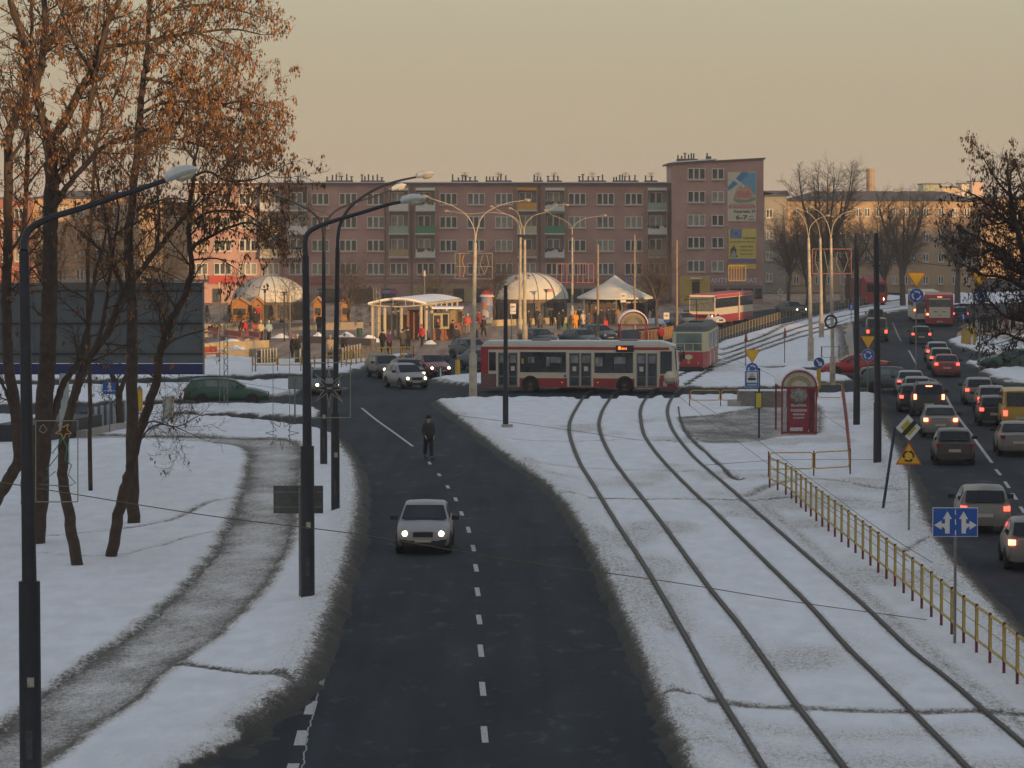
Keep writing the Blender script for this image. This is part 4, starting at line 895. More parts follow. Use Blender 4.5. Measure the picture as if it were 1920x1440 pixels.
def wheel(root, x, y, r, s_, wd=.28, rim=M_RIM, name='wheel'):
    Mr = Matrix.Translation((x, y, r)) @ Matrix.Rotation(R(90), 4, 'X'); f = -1 if s_ < 0 else 1; q = wd / 2
    def ring(prof, n=20):
        mb2 = MB(); mb2.lathe((0, 0, 0), [(a, -f * b) for a, b in prof], n); mb2.v = [tuple(Mr @ Vector(v)) for v in mb2.v]; return mb2
    ty = ring([(.02, -q), (r, -q), (r, q * .8), (r * .93, q), (r * .62, q), (r * .6, q * .4)]).build(name, M_TYRE, root, smooth=True)
    ring([(r * .62, q * .8), (r * .5, q * .5), (r * .22, q * .7), (r * .2, q * 1.1), (.004, q * 1.1)], 16).build('rim', rim, ty, smooth=True)
    return ty

bus = empty('bus', (0, 0, 0)); T(bus, 'red and cream single deck bus crossing the roundabout side on', 'bus')
# local x: 0 rear .. 12 front; side facing -y carries the doors
hw = 1.25
m = MB()
prof = [(0, .34), (0, 2.55), (.25, 2.82), (11.3, 2.84), (11.88, 2.62), (12.0, 1.35), (12.0, .75), (11.9, .32)]
m.prism(prof, -hw, hw, m=0); bd = m.build('body', B_CRM, bus)
def side(nm, x0, x1, z0, z1, mt, d=.012, par=bus, y=-hw, lab=None, both=False, thick=.012):
    mb = MB(); mb.box(((x0 + x1) / 2, y - d, (z0 + z1) / 2), (x1 - x0, thick, z1 - z0))
    o = mb.build(nm, mt, par)
    if both: mb = MB(); mb.box(((x0 + x1) / 2, -y + d, (z0 + z1) / 2), (x1 - x0, thick, z1 - z0)); mb.build(nm, mt, par)
    return o
m = MB(); m.prism([(.1, 2.83), (.3, 3.0), (11.0, 3.02), (11.9, 2.76), (11.7, 2.70), (.05, 2.70)], -hw + .02, hw - .02); m.build('roof', mat('bus roof', (0.62, 0.62, 0.60), .6, var=.06), bus, smooth=False)
for x in (3.6, 9.0): 
    mm_ = MB(); mm_.box((x, 0, 3.05), (1.1, 1.0, .10)); mm_.build('roof_hatch', B_GRY, bus)
side('stripe', .02, 11.55, 2.52, 2.68, B_RED, both=True)
side('rear_corner', 0.0, .46, .9, 2.66, B_RED, .016, both=True)
side('skirt', .02, 11.9, .30, .86, B_RED, .010, both=True)
side('rear_skirt', 0.0, 1.9, .30, 1.1, B_DIM, .018)
side('side_window', .50, .92, 1.28, 2.36, B_GLS, .014)
side('side_window', 2.42, 5.24, 1.20, 2.38, B_GLS, .014); side('side_window', 7.0, 9.35, 1.18, 2.36, B_GLS, .014)
rb = random.Random(2)
for x0, x1 in ((2.9, 3.3), (4.3, 5.0), (4.0, 4.25), (7.05, 7.5), (8.2, 8.9)):
    side('painted_daylight', x0, x1, 1.55 + rb.random() * .2, 2.1, B_GLL, .022)
for x in (3.05, 4.0, 4.95, 7.55, 8.15, 9.0): side('window_post', x - .03, x + .03, 1.2, 2.37, B_DSP, .028)
for x in (2.5, 7.06): side('ticket_validator', x, x + .14, 1.7, 2.0, B_YEL, .03)
def bdoor(x0, x1):
    d = side('door', x0, x1, .36, 2.42, B_CRM, .02); w_ = (x1 - x0 - .30) / 2
    for i in range(2):
        a = x0 + .12 + i * (w_ + .06); side('door_leaf', a, a + w_, .38, 2.34, B_GRY, .034, d)
        side('door_glass', a + .07, a + w_ - .07, 1.0, 2.25, B_GLS, .046, d); side('door_glass', a + .09, a + w_ - .09, 1.75, 2.2, B_GLL, .056, d)
        side('door_glass', a + .07, a + w_ - .07, .48, .92, B_GLS, .046, d)
        if not (x0 < 2 and i == 0) and not (x0 > 9 and i): side('sticker', a + w_ / 2 - .12, a + w_ / 2 + .12, 1.28, 1.55, B_STK, .06, d)
bdoor(.95, 2.38); bdoor(5.32, 6.92); bdoor(9.45, 10.95)
dsp = side('destination_display', 8.3, 9.4, 2.40, 2.78, B_DSP, .04)
for i, (a, b) in enumerate(((8.45, 8.60), (8.66, 8.72), (8.76, 8.80), (8.84, 8.87), (8.91, 8.96))): side('display_figure', a, b, 2.54, 2.72 if i < 1 else 2.65, B_ORG, .052, dsp)
side('front_side_window', 11.02, 11.72, 1.15, 2.45, B_GLS, .02, both=True)
side('front_corner', 11.0, 11.92, .34, 1.05, B_RED, .022, both=True)
m = MB(); m.prism([(11.93, 2.5), (12.03, 1.3), (12.05, 1.3), (11.96, 2.52)], -1.12, 1.12); m.build('windscreen', B_GLS, bus)
m = MB(); m.ell((11.98, 0, .95), (.12, .75, .38), 14, 8); m.build('front_panel', B_CRM, bus, smooth=True)
m = MB(); m.box((11.99, 0, .5), (.1, 2.3, .36)); m.build('front_bumper', B_RED, bus)
m = MB(); m.ell((11.60, -1.275, .92), (.38, .02, .40), 16, 6); m.build('emblem_panel', B_CRM, bus)
side('sticker', 11.2, 11.45, .42, .72, B_STK, .035)
side('blue_badge', 5.12, 5.25, .92, 1.06, mat('blue badge', (0.05, 0.13, 0.3), .5), .03)
for s_ in (-1, 1):
    m = MB(); m.ell((12.02, s_ * .85, .62), (.06, .16, .11), 10, 6); m.build('headlight', M_HEADO, bus)
    m = MB(); m.tube([(11.8, s_ * 1.2, 2.6), (12.25, s_ * 1.42, 2.55), (12.3, s_ * 1.45, 2.3)], .03, 5); m.box((12.3, s_ * 1.46, 2.1), (.14, .2, .42)); m.build('mirror', M_TRIM, bus)
    for x in (3.05, 8.85):
        a = MB(); pr = [(x + .55 * math.cos(t * math.pi / 12), .28 if t in (0, 12) else .46 + .55 * math.sin(t * math.pi / 12)) for t in range(13)]
        a.prism(pr, s_ * (hw - .35), s_ * (hw + .025)); a.build('wheel_arch', M_TRIM, bus)
        wheel(bus, x, s_ * (hw - .10), .47, s_, .30, mat('reddish wheel hub', (0.20, 0.09, 0.07), .6, var=.3))
    for x in (5.0, 7.2, 10.3): 
        m = MB(); m.box((x, s_ * (hw + .016), .62), (.08, .02, .05)); m.build('side_marker', mat('amber marker', (0.9, 0.35, 0.08), .4, var=0, emit=.6), bus)
m = MB(); m.box((-.01, 0, 1.75), (.04, 2.2, 1.1)); m.build('rear_window', B_GLS, bus)
# passengers seen as dark shapes: seats inside the glass band
a, b = G(909, 736), G(1277, 738); sc = (b - a).length; ang = math.atan2(b.y - a.y, b.x - a.x)
bus.location = (a.x - .1, a.y + 1.3, 0); bus.rotation_euler[2] = ang; bus.scale = (sc / 12.0,) * 3
bus.scale = (sc / 12.05, 1, 1)

# --- bus seen from behind on the right road
def rear_bus(label, px, py, head, red=True, L=11.5):
    g = G(px, py); root = empty('bus', (g.x * (1 + L / 2 / g.y), g.y + L / 2, 0), R(head)); T(root, label, 'bus', 'buses on the right road')
    body, low = (B_RED, B_RED) if red else (B_CRM, B_GRY)
    m = MB(); m.prism([(-L / 2, .3), (-L / 2, 2.75), (-L / 2 + .2, 3.0), (L / 2 - .2, 3.0), (L / 2, 2.7), (L / 2, .3)], -1.25, 1.25); m.build('body', body, root)
    def rp(nm, y0, y1, z0, z1, mt, d=.015):
        m = MB(); m.box((-L / 2 - d, (y0 + y1) / 2, (z0 + z1) / 2), (.02, y1 - y0, z1 - z0)); return m.build(nm, mt, root)
    rp('rear_window', -.98, .98, 1.9, 2.55, mat('bus rear glass', (0.11, 0.13, 0.12), .15, var=.4)); rp('window_shade', -.98, .98, 2.55, 2.66, B_CRM)
    rp('engine_cover', -.98, .98, .85, 1.86, B_CRM if red else B_GRY); rp('number_plate', -.28, .28, .44, .56, M_PLATE, .03); rp('vent', -.6, -.2, 1.38, 1.44, M_TRIM, .025); rp('vent', .2, .6, 1.38, 1.44, M_TRIM, .025)
    rp('handle', -.07, .07, 1.05, 1.12, M_TRIM, .03)
    rp('rear_sign', -.22, .22, 2.72, 2.86, mat('lit route number', (1, .35, .12), .4, var=0, emit=1.0), .03)
    for s_ in (1, -1):
        rp('tail_light', s_ * 1.12 - .09, s_ * 1.12 + .09, 1.1, 1.26, M_BRAKE if s_ > 0 else M_TAILOFF, .03)
        wheel(root, -L / 2 + 2.6, s_ * 1.1, .47, s_); wheel(root, L / 2 - 2.6, s_ * 1.1, .47, s_)
        m = MB(); m.box((0, s_ * 1.262, 1.95), (L - 1.5, .02, .95)); m.build('side_window', B_GLS, root)
        m = MB(); m.box((0, s_ * 1.26, 1.15), (L - .6, .02, .6)); m.build('cream_band', B_CRM, root)
    return root
rear_bus('red bus with a cream engine cover seen from behind', 1760, 613, 83.5, True)
rear_bus('cream and grey bus half hidden left of the red bus', 1731, 604, 86, False)

# --- articulated bus facing the camera on the left
art = empty('articulated_bus', (0, 0, 0)); T(art, 'red and cream articulated bus in the sun by the end block', 'bus')
def section(par, x0, x1, nose=False):
    m = MB(); m.prism([(x0, .32), (x0, 2.7), (x0 + .12, 2.95), (x1 - .12, 2.95), (x1, 2.7), (x1, .32)], -1.25, 1.25); b_ = m.build('body', B_CRM, par)
    for nm, z0, z1, mt, d in (('skirt', .32, 1.05, B_RED, .012), ('window_band', 1.72, 2.62, B_GLS, .014), ('roof_edge', 2.68, 2.93, mat('roof edge red with painted sun', (0.45, .05, .05), .5), .012)):  # roof edge gets a brighter red, sunlight put into the colour
        m = MB()
        for s_ in (1, -1): m.box(((x0 + x1) / 2, s_ * (1.25 + d), (z0 + z1) / 2), (x1 - x0 - .04, .014, z1 - z0))
        m.build(nm, mt, par)
    xx = x0 + 1.1
    while xx < x1 - .5:
        m = MB(); m.box((xx, -1.275, 2.17), (.07, .014, .92)); m.build('window_post', B_CRM, par); xx += 1.35
    m = MB(); m.box(((x0 + x1) / 2, 0, 2.99), (x1 - x0 - .3, 2.3, .10)); m.build('roof', B_RED, par)
section(art, 6.7, 16.5); section(art, 0, 5.9)
m = MB(); m.box((6.3, 0, 1.65), (.85, 2.3, 2.5)); m.build('bellows', mat('rust brown bellows', (0.20, 0.10, 0.05), .9, var=.3, scale=8), art)
m = MB(); m.box((16.52, 0, 2.1), (.05, 2.3, 1.35)); m.build('windscreen', B_GLL if False else mat('bus windscreen', (0.13, 0.14, 0.13), .12, var=.4), art)
m = MB(); m.box((16.53, 0, .75), (.06, 2.46, .85)); m.build('front_panel', B_RED, art); m = MB(); m.box((16.57, 0, .95), (.04, 1.3, .28)); m.build('grille', M_TRIM, art)
for s_ in (1, -1):
    m = MB(); m.ell((16.58, s_ * .95, .95), (.05, .17, .15), 10, 6); m.build('headlight', mat('dim headlamp', (1, .85, .7), .3, var=0, emit=2.0), art)
    m = MB(); m.tube([(16.4, s_ * 1.2, 2.8), (16.9, s_ * 1.45, 2.75), (16.9, s_ * 1.5, 2.4)], .04, 5); m.build('mirror', M_TRIM, art)
    for x in (2.6, 9.3, 14.0): wheel(art, x, s_ * 1.12, .5, s_)
f_, r_ = G(1318, 613), G(1440, 596); d = f_ - r_; ang = math.atan2(d.y, d.x)
art.rotation_euler[2] = ang; u = Vector((math.cos(ang), math.sin(ang), 0)); art.location = Vector((f_.x, f_.y, 0)) - u * 16.5 + Vector((0, 1.0, 0))

# --- red truck far off
tk = empty('lorry', tuple(G(1626, 573)), R(-80)); T(tk, 'dark red lorry far off between the two black traction poles', 'lorry')
m = MB(); m.box((2.6, 0, 1.6), (2.0, 2.4, 2.4)); m.prism([(1.6, 2.8), (3.5, 2.8), (1.7, 3.5)], -1.1, 1.1); m.build('cab', B_RED, tk); m = MB(); m.box((3.62, 0, 2.1), (.05, 2.1, .9)); m.build('windscreen', B_GLS, tk)
m = MB(); m.box((-1.9, 0, 2.0), (6.6, 2.45, 2.3)); m.build('load_box', paint((.25, .08, .07), 'maroon lorry box'), tk)
m = MB(); m.ell((3.66, .9, .85), (.05, .2, .16), 8, 5); m.build('headlight', M_HEAD, tk)
for x in (2.6, -3.4):
    for s_ in (1, -1): wheel(tk, x, s_ * 1.1, .5, s_)

# --- tram, two coupled cars
T_RED = mat('tram red', (0.38, 0.03, 0.035), .45, var=.1, scale=2, coat=.15, dirt=.25); T_CRM = mat('tram cream', (0.55, 0.49, 0.30), .5, var=.08)
T_GLS = mat('tram glass', (0.07, 0.095, 0.085), .12, var=.5, scale=1.5)
def tram_car(par, x0, L=13.2, front=True):
    """front at x0+L; nose narrows"""
    m = MB(); z0, zb_, z1 = .38, 1.45, 3.05
    pl = [(0, 1.0), (1.0, 1.2), (L - 1.6, 1.2), (L, .92)]
    def ringz(z, k=1.0, kx=0.0):
        return [(x0 + x - (kx if x == L else 0), s_ * w_ * k, z) for s_, seq in ((-1, pl), (1, pl[::-1])) for x, w_ in seq]
    lv = [(z0, .97, .02, 0), (.5, 1, 0, 0), (zb_, 1, 0, 0), (zb_ + .01, 1, 0, 1), (2.75, .99, .28, 1), (z1, .86, .5, 2), (z1 + .12, .5, 1.0, 2)]
    base = 0
    for z, k, kx, mt in lv: m.v += ringz(z, k, kx)
    for j in range(len(lv) - 1):
        for i in range(8): m.f.append((j * 8 + i, j * 8 + (i + 1) % 8, (j + 1) * 8 + (i + 1) % 8, (j + 1) * 8 + i)); m.m.append(lv[j + 1][3] if j != 2 else 1)
    m.f.append(tuple((len(lv) - 1) * 8 + i for i in range(8))); m.m.append(2)
    b_ = m.build('body', [T_RED, T_CRM, mat('tram roof', (0.10, .10, .09), .8)], par)
    for s_ in (1, -1):
        for i in range(7):
            a_ = x0 + 1.2 + i * 1.52; m = MB(); m.box((a_ + .6, s_ * 1.203, 2.1), (1.15, .02, 1.0)); m.build('side_window', T_GLS, par)
        for a_ in (1.5, 5.8, 9.8):
            m = MB(); m.box((x0 + a_, s_ * 1.21, 1.55), (.9, .02, 2.2)); m.build('door', T_CRM, par)
            dd = MB(); dd.box((x0 + a_ - .2, s_ * 1.225, 1.9), (.28, .02, 1.3)); dd.box((x0 + a_ + .2, s_ * 1.225, 1.9), (.28, .02, 1.3)); dd.build('door_window', T_GLS, par)
        for a_ in (2.6, L - 3.2):
            for q in (-.9, .9): wheel(par, x0 + a_ + q, s_ * .8, .34, s_, .14)
    m = MB(); m.box((x0 + L / 2, 0, .30), (L - 2.2, 1.8, .32)); m.build('underframe', M_TRIM, par)
tram = empty('tram', (0, 0, 0)); T(tram, 'old red and cream tram coming towards the roundabout beside the bus nose', 'tram')
tram_car(tram, 0)
Lt = 13.2
m = MB(); m.add([(Lt + .03, -.84, 1.55), (Lt + .03, .84, 1.55), (Lt - .22, .83, 2.66), (Lt - .22, -.83, 2.66)], [(0, 1, 2, 3)]); m.v = [(v[0] + .01, v[1], v[2]) for v in m.v]; m.build('windscreen', mat('tram windscreen', (0.10, .14, .12), .12, var=.5, scale=1.2), tram)
m = MB()
for y in (-.28, .28): m.tube([(Lt + .05, y, 1.55), (Lt - .02, y, 1.95)], .025, 5)
m.tube([(Lt - .02, -.84, 2.0), (Lt - .02, .84, 2.0)], .02, 4); m.build('windscreen_bar', T_CRM, tram)
m = MB(); m.box((Lt + .04, 0, .30), (.22, 1.7, .34)); m.build('bumper', M_TRIM, tram)
m = MB(); m.lathe((0, 0, 0), [(.001, 0), (.27, 0), (.27, .03)], 16); m.v = [(Lt + .04 + v[2], v[0], 1.12 + v[1] * .62) for v in m.v]; m.build('emblem', T_CRM, tram)
o = text('8', .34, Matrix.Translation((Lt + .06, 0, .80)) @ Matrix.Rotation(R(90), 4, 'Z') @ UP_FACE, B_YEL, tram, 'fleet_number', bold=.02)
m = MB(); m.ell((Lt + .04, -.62, .72), (.04, .12, .10), 8, 5); m.build('headlight', M_HEADO, tram); m = MB(); m.ell((Lt + .04, .62, .72), (.04, .12, .10), 8, 5); m.build('headlight', M_HEADO, tram)
m = MB(); m.tube([(6, 0, 3.2), (5.2, 0, 3.9), (6.2, 0, 4.7)], .03, 5); m.tube([(6.2, -.8, 4.7), (6.2, .8, 4.7)], .025, 5); m.box((6, 0, 3.2), (1.2, .9, .12)); m.build('pantograph', M_TRIM, tram)
f_, r_ = G(1292, 702), G(1358, 656); d = f_ - r_; ang = math.atan2(d.y, d.x); u = Vector((math.cos(ang), math.sin(ang), 0))
tram.rotation_euler[2] = ang; tram.location = Vector((f_.x, f_.y, 0)) - u * Lt + Vector((0, .4, 0))
# ------------------------------------------------------------------ lamp posts, poles, signs, railings, wires
M_POLE = mat('dark pole paint', (0.028, 0.029, 0.036), 0.55, 0.2, var=0.2, scale=3)
M_POLEL = mat('weathered beige concrete', (0.42, 0.37, 0.28), 0.85, var=0.28, scale=2.2, bump=.3, bscale=14)
M_STEEL = mat('grey galvanised steel', (0.20, 0.20, 0.19), 0.55, 0.4, var=0.2)
M_LAMP = mat('lamp housing', (0.55, 0.56, 0.53), 0.4, var=0.1)
M_LAMPG = mat('lamp cover', (0.50, 0.44, 0.30), 0.25, var=0.1)
def lamp_head(parent, p, d, L=0.75, s=1.0, tilt=.15, hm=None):
    """street lantern at p pointing along the flat direction d"""
    d = Vector((d[0], d[1], 0)).normalized(); q = math.atan2(d.y, d.x); M = Matrix.Translation(p) @ Matrix.Rotation(q, 4, 'Z') @ Matrix.Rotation(-tilt, 4, 'Y') @ Matrix.Scale(s, 4)
    def sh(prof, n=12, flat=1.0):
        m = MB(); k = len(prof)
        for x, r, zo, fz in prof:
            for i in range(n):
                a = 2 * math.pi * i / n; m.v.append(tuple(M @ Vector((x, r * math.cos(a), zo + r * fz * math.sin(a)))))
        for j in range(k - 1):
            for i in range(n): m.f.append((j * n + i, j * n + (i + 1) % n, (j + 1) * n + (i + 1) % n, (j + 1) * n + i)); m.m.append(0)
        m.f.append(tuple(range(n))[::-1]); m.m.append(0); m.f.append(tuple((k - 1) * n + i for i in range(n))); m.m.append(0)
        return m
    h = sh([(0, .07, .02, .9), (.06, .15, .05, .75), (.35, .19, .07, .75), (.62, .18, .05, .65), (.80, .07, .0, .6)]).build('lamp_head', hm or M_LAMP, parent, smooth=True)
    sh([(.28, .08, -.06, .6), (.36, .155, -.07, .6), (.58, .15, -.08, .6), (.72, .06, -.06, .5)]).build('lamp_cover', M_LAMPG, h, smooth=True); return h
def lamp_post(label, px, py, arms, r0=.11, r1=.07, collar=1.2, mt=None, pole_top=None, group='dark street lamp posts', name='street_lamp', grid=True, sc=1.0, lean=None, Y=None):
    """arms: list of image polylines from the pole top to the lamp, all at the pole's own distance, then swung by dy metres"""
    mt = mt or M_POLE; g = G(px, py) if Y is None else AT(px, py, Y); g.z = 0; e = empty(name, tuple(g)); T(e, label, 'street lamp', group); Y = g.y
    loc = lambda x, y, dy=0: AT(x, y, Y + dy) - g
    pt = loc(*(pole_top or arms[0][0][0])); pt.y = 0
    m = MB(); m.tube([(0, 0, 0), (0, 0, .02), (0, 0, collar * 2.2)], [r0 * 1.5, r0 * 1.5, r0 * 1.45], 12); m.build('base', mt, e, smooth=True)
    m = MB(); m.tube([(0, 0, collar * 2.2), (pt.x, 0, pt.z)], [r0, r1 * 1.15 if mt is not M_POLEL else r0 * .62], 12); m.build('pole', mt, e, smooth=True)
    if mt is M_POLE:
        m = MB(); m.box((0, -r0 * 1.42, 1.0), (r0 * .9, .03, .5)); m.build('access_door', mat('scuffed door plate', (.05, .05, .055), .7, var=.4, scale=9), e); m = MB(); m.box((r0 * .3, -r0 * 1.5, 2.1), (.12, .02, .17)); m.build('sticker', mat('old sticker', (.30, .28, .22), .7, var=.4), e)
        m = MB(); m.lathe((0, 0, 0), [(r0 * 3.2, -.02), (r0 * 2.4, .10), (r0 * 1.5, .16)], 12); m.build('snow_collar', M_CAP, e, smooth=True)
    for pl, dy in arms:
        n = len(pl); P = [loc(x, y, dy * i / (n - 1)) for i, (x, y) in enumerate(pl)]; P = [Vector(p) for p in spline([tuple(p) for p in P], 5)]
        rr = [r1 - (r1 - r1 * .55) * i / (len(P) - 1) for i in range(len(P))]
        m = MB(); m.tube(P, rr, 8); m.build('arm', mt, e, smooth=True)
        d = P[-1] - P[-3]; lamp_head(e, P[-1] - d.normalized() * .12 * sc, d, s=sc if mt is not M_POLEL else sc * .8, hm=None if mt is not M_POLEL else mat('dull beige lantern', (.30, .25, .16), .5), tilt=math.atan2(d.z, Vector((d.x, d.y)).length))
    return e
lamp_post('nearest dark lamp post at the left edge with an arm reaching right', 58, 1500, [([(45, 470), (46, 448), (58, 428), (90, 410), (150, 391), (220, 368), (290, 345), (318, 335)], 0.6)], .13, .075, 1.75, sc=.78)
lamp_post('thick dark lamp post left of the road with a long bent arm', 577, 1132, [([(573, 480), (572, 455), (577, 438), (592, 427), (620, 416), (680, 398), (730, 383), (758, 378)], 0.4)], .125, .075, 1.9, sc=.85)
lamp_post('dark lamp post at the road edge whose arm carries the golden lit lamp', 629, 967, [([(633, 465), (634, 440), (640, 415), (660, 385), (700, 357), (740, 341), (785, 331)], 0.3)], .10, .065, 1.6, sc=.8)
lamp_post('twin armed dark lamp post between its two neighbours', 607, 877, [([(607, 445), (604, 425), (590, 402), (565, 386), (530, 372), (470, 357)], .2), ([(607, 445), (611, 420), (625, 399), (650, 385), (690, 372), (738, 355)], .2)], .10, .06, 1.5, sc=.8)
lp = 'beige concrete street lamp posts'
lamp_post('beige twin armed lamp post standing at the tail of the bus', 887, 752, [([(891, 455), (889, 430), (876, 405), (850, 387), (820, 376), (802, 370)], 0), ([(891, 455), (895, 430), (905, 405), (930, 388), (960, 379), (985, 376)], 0)], .15, .032, 1.2, M_POLEL, (891, 455), lp, sc=.62)
lamp_post('beige twin armed lamp post right of the advertising column', 984, 652, [([(983, 440), (980, 425), (965, 408), (945, 400), (925, 389)], 0), ([(983, 440), (985, 422), (1000, 405), (1025, 397), (1045, 384), (1060, 384)], 0)], .15, .03, .8, M_POLEL, (984, 450), lp, sc=.62)
lamp_post('second beige lamp post close beside the advertising column one', 975, 640, [([(976, 440), (972, 420), (955, 404), (920, 398), (880, 401), (840, 396)], 0), ([(976, 440), (977, 420), (973, 404), (968, 396), (960, 392)], 0)], .14, .028, .8, M_POLEL, (976, 445), lp, sc=.62)
lamp_post('slim beige lamp post in front of the pointed tent', 1073, 606, [([(1073, 440), (1071, 425), (1060, 414), (1040, 405), (1025, 396)], 0), ([(1073, 440), (1075, 425), (1090, 412), (1110, 407), (1132, 404)], 0)], .12, .026, .6, M_POLEL, (1073, 445), lp, sc=.62)
for lab, bx_, by_, tp, arms in (('leftmost beige lamp post of the cluster left of the black traction poles', 1520, 680, (1516, 446), [([(1516, 446), (1511, 420), (1500, 400), (1475, 385), (1458, 378)], 0), ([(1516, 446), (1520, 424), (1535, 410), (1550, 405)], 0)]),
                                ('second beige lamp post of the cluster, behind the tram tracks', 1540, 635, (1538, 446), [([(1538, 446), (1533, 420), (1520, 402), (1500, 392)], 0)]),
                                ('third beige lamp post of the cluster, by the round wire ring', 1561, 722, (1558, 446), [([(1558, 446), (1552, 420), (1540, 400), (1525, 390)], 0), ([(1558, 446), (1563, 420), (1578, 402), (1600, 394)], 0)]),
                                ('rightmost beige lamp post of the cluster, farthest from the tracks', 1579, 568, (1577, 446), [([(1577, 446), (1580, 425), (1592, 410), (1612, 402)], 0)])):
    lamp_post(lab, bx_, by_, arms, .15 if by_ < 700 else .12, .03, .8, M_POLEL, tp, 'beige lamp posts right of the tram', sc=.55)
def pole(label, px, py, ty, r, mt, group, tx=None, cap=False, name='traction_pole', cat='pole'):
    g = G(px, py); t = AT(tx or px, ty, g.y) - g; e = empty(name, tuple(g)); T(e, label, cat, group)
    m = MB(); m.tube([(0, 0, 0), (0, 0, t.z * .27)], [r * 1.22, r * 1.2], 12); m.build('base', mt, e, smooth=True)
    m = MB(); m.tube([(0, 0, t.z * .27), (t.x, 0, t.z - .35), (t.x, 0, t.z)], [r, r * .8, r * .6 if cap else r * .78], 12); m.build('shaft', mt, e, smooth=True)
    for zz in (.5, .86):
        m = MB(); m.tube([(t.x * zz, 0, t.z * zz - .04), (t.x * zz, 0, t.z * zz + .04)], r * 1.18, 12); m.build('clamp', M_STEEL if mt is M_POLEL else mt, e)
    return e
pole('short dark pole with a blunt top in front of the bus', 948, 803, 535, .115, M_POLE, None, cap=False)
m = MB(); gp = G(951, 804); m.box((0, 0, .16), (.55, .3, .1)); o = m.build('pole_footing', M_CONC); o.location = gp; T(o, 'small concrete footing beside the short dark pole', 'footing')
pole('left one of the two tall black traction poles on the right', 1606, 800, 437, .14, M_POLE, 'tall black traction poles', cap=True)
pole('right one of the two tall black traction poles, nearer and taller', 1645, 872, 437, .14, M_POLE, 'tall black traction poles', tx=1643, cap=True)
for lab, a, b, c, r in (('slender rusty pole left of the pointed tent', 1121, 650, 458, .10), ('slender rusty pole in front of the right slope of the pointed tent', 1190, 618, 440, .09), ('slender rusty pole rising behind the tram front', 1269, 628, 450, .10),
                        ('thin sunlit pole in front of the posters', 1365, 598, 425, .08)):
    pole(lab, a, b, c, r, paint((.27, .20, .13), 'rusty beige pole', var=.25), 'slender rusty traction poles')

# --- traffic signs
S_BLUE = mat('sign blue', (0.015, 0.085, 0.36), .4, var=.08); S_WHT = mat('sign white', (.62, .62, .60), .45, var=.06); S_YEL = mat('sign yellow', (.68, .40, .015), .45, var=.06)
S_RED = mat('sign red', (.50, .09, .02), .45, var=.06); S_BLK = mat('sign black', (.02, .02, .02), .5); S_BCK = mat('sign back grey', (.10, .10, .095), .6, .3, var=.25)
def disc(par, z, r, mt, y=-.03, t=.012, n=28, nm='disc'):
    m = MB(); m.prism([(r * math.cos(2 * math.pi * i / n), z + r * math.sin(2 * math.pi * i / n)) for i in range(n)], y - t, y); return m.build(nm, mt, par)
def poly(par, pts, mt, y=-.03, t=.012, nm='panel'):
    m = MB(); m.prism(pts, y - t, y); return m.build(nm, mt, par)
def arc_arrow(par, z, r, a0, a1, wd, mt, y, cw=True):
    n = 7; o, i_ = [], []
    for k in range(n + 1):
        a = a0 + (a1 - a0) * k / n; o.append(((r + wd / 2) * math.cos(a), z + (r + wd / 2) * math.sin(a))); i_.append(((r - wd / 2) * math.cos(a), z + (r - wd / 2) * math.sin(a)))
    m = MB(); vs = [(p[0], y, p[1]) for p in o] + [(p[0], y, p[1]) for p in i_]
    fs = [(k, k + 1, n + 2 + k, n + 1 + k) for k in range(n)]
    e = a1 + (.5 if a1 > a0 else -.5); b = len(vs)
    vs += [((r + wd) * math.cos(a1), y, z + (r + wd) * math.sin(a1)), ((r - wd) * math.cos(a1), y, z + (r - wd) * math.sin(a1)), (r * math.cos(e), y, z + r * math.sin(e))]
    fs.append((b, b + 1, b + 2)); m.add(vs, fs); return m.build('arrow', mt, par)
def sign_pole(label, px, py, top_z, cat='traffic sign', group=None, r=.035, mt=None, name='traffic_sign', rz=0, d=None):
    g = G(px, py); e = empty(name, tuple(g), rz); T(e, label, cat, group); m = MB(); m.tube([(0, 0, 0), (0, 0, top_z)], r, 8); m.build('post', mt or M_STEEL, e); return e
def yield_sign(par, z, s=.45):
    poly(par, [(-s * 1.15, z + s * .66), (s * 1.15, z + s * .66), (0, z - s * 1.32)], S_RED, -.03, nm='yield_border')
    poly(par, [(-s * .98, z + s * .56), (s * .98, z + s * .56), (0, z - s * 1.12)], S_YEL, -.043, .01, nm='yield_face')
def round_sign(par, z, r=.42):
    d = disc(par, z, r, S_WHT, -.03, nm='round_border'); disc(par, z, r * .95, S_BLUE, -.043, .01, nm='round_face')
    for k in range(3):
        a = R(90 + 120 * k + 30); arc_arrow(par, z, r * .55, a, a - R(68), r * .2, S_WHT, -.056)
def give_way(label, px, gy, y_tri, y_disc, sz=.45):
    g = G(px, gy); zt, zd = AT(px, y_tri, g.y).z, AT(px, y_disc, g.y).z; e = sign_pole(label, px, gy, zt + .2, group='give way and roundabout signs'); yield_sign(e, zt, sz); round_sign(e, zd, sz * .92); return e
give_way('give way and roundabout sign partly behind the blue stop board', 1410, 745, 664, 692, .40)
give_way('give way and roundabout sign between the two tall black poles', 1627, 740, 638, 666, .39)
give_way('give way and roundabout sign above the red bus on the right', 1717, 880, 520, 554, .32) if False else None
def overhead(label, px, gy, yt, yd, s):
    return give_way(label, px, gy, yt, yd, s)
overhead('give way and roundabout sign hanging over the queue of cars', 1717, 735, 521, 554, .47)
overhead('give way and roundabout sign among the right hand branches', 1836, 735, 521, 554, .47)
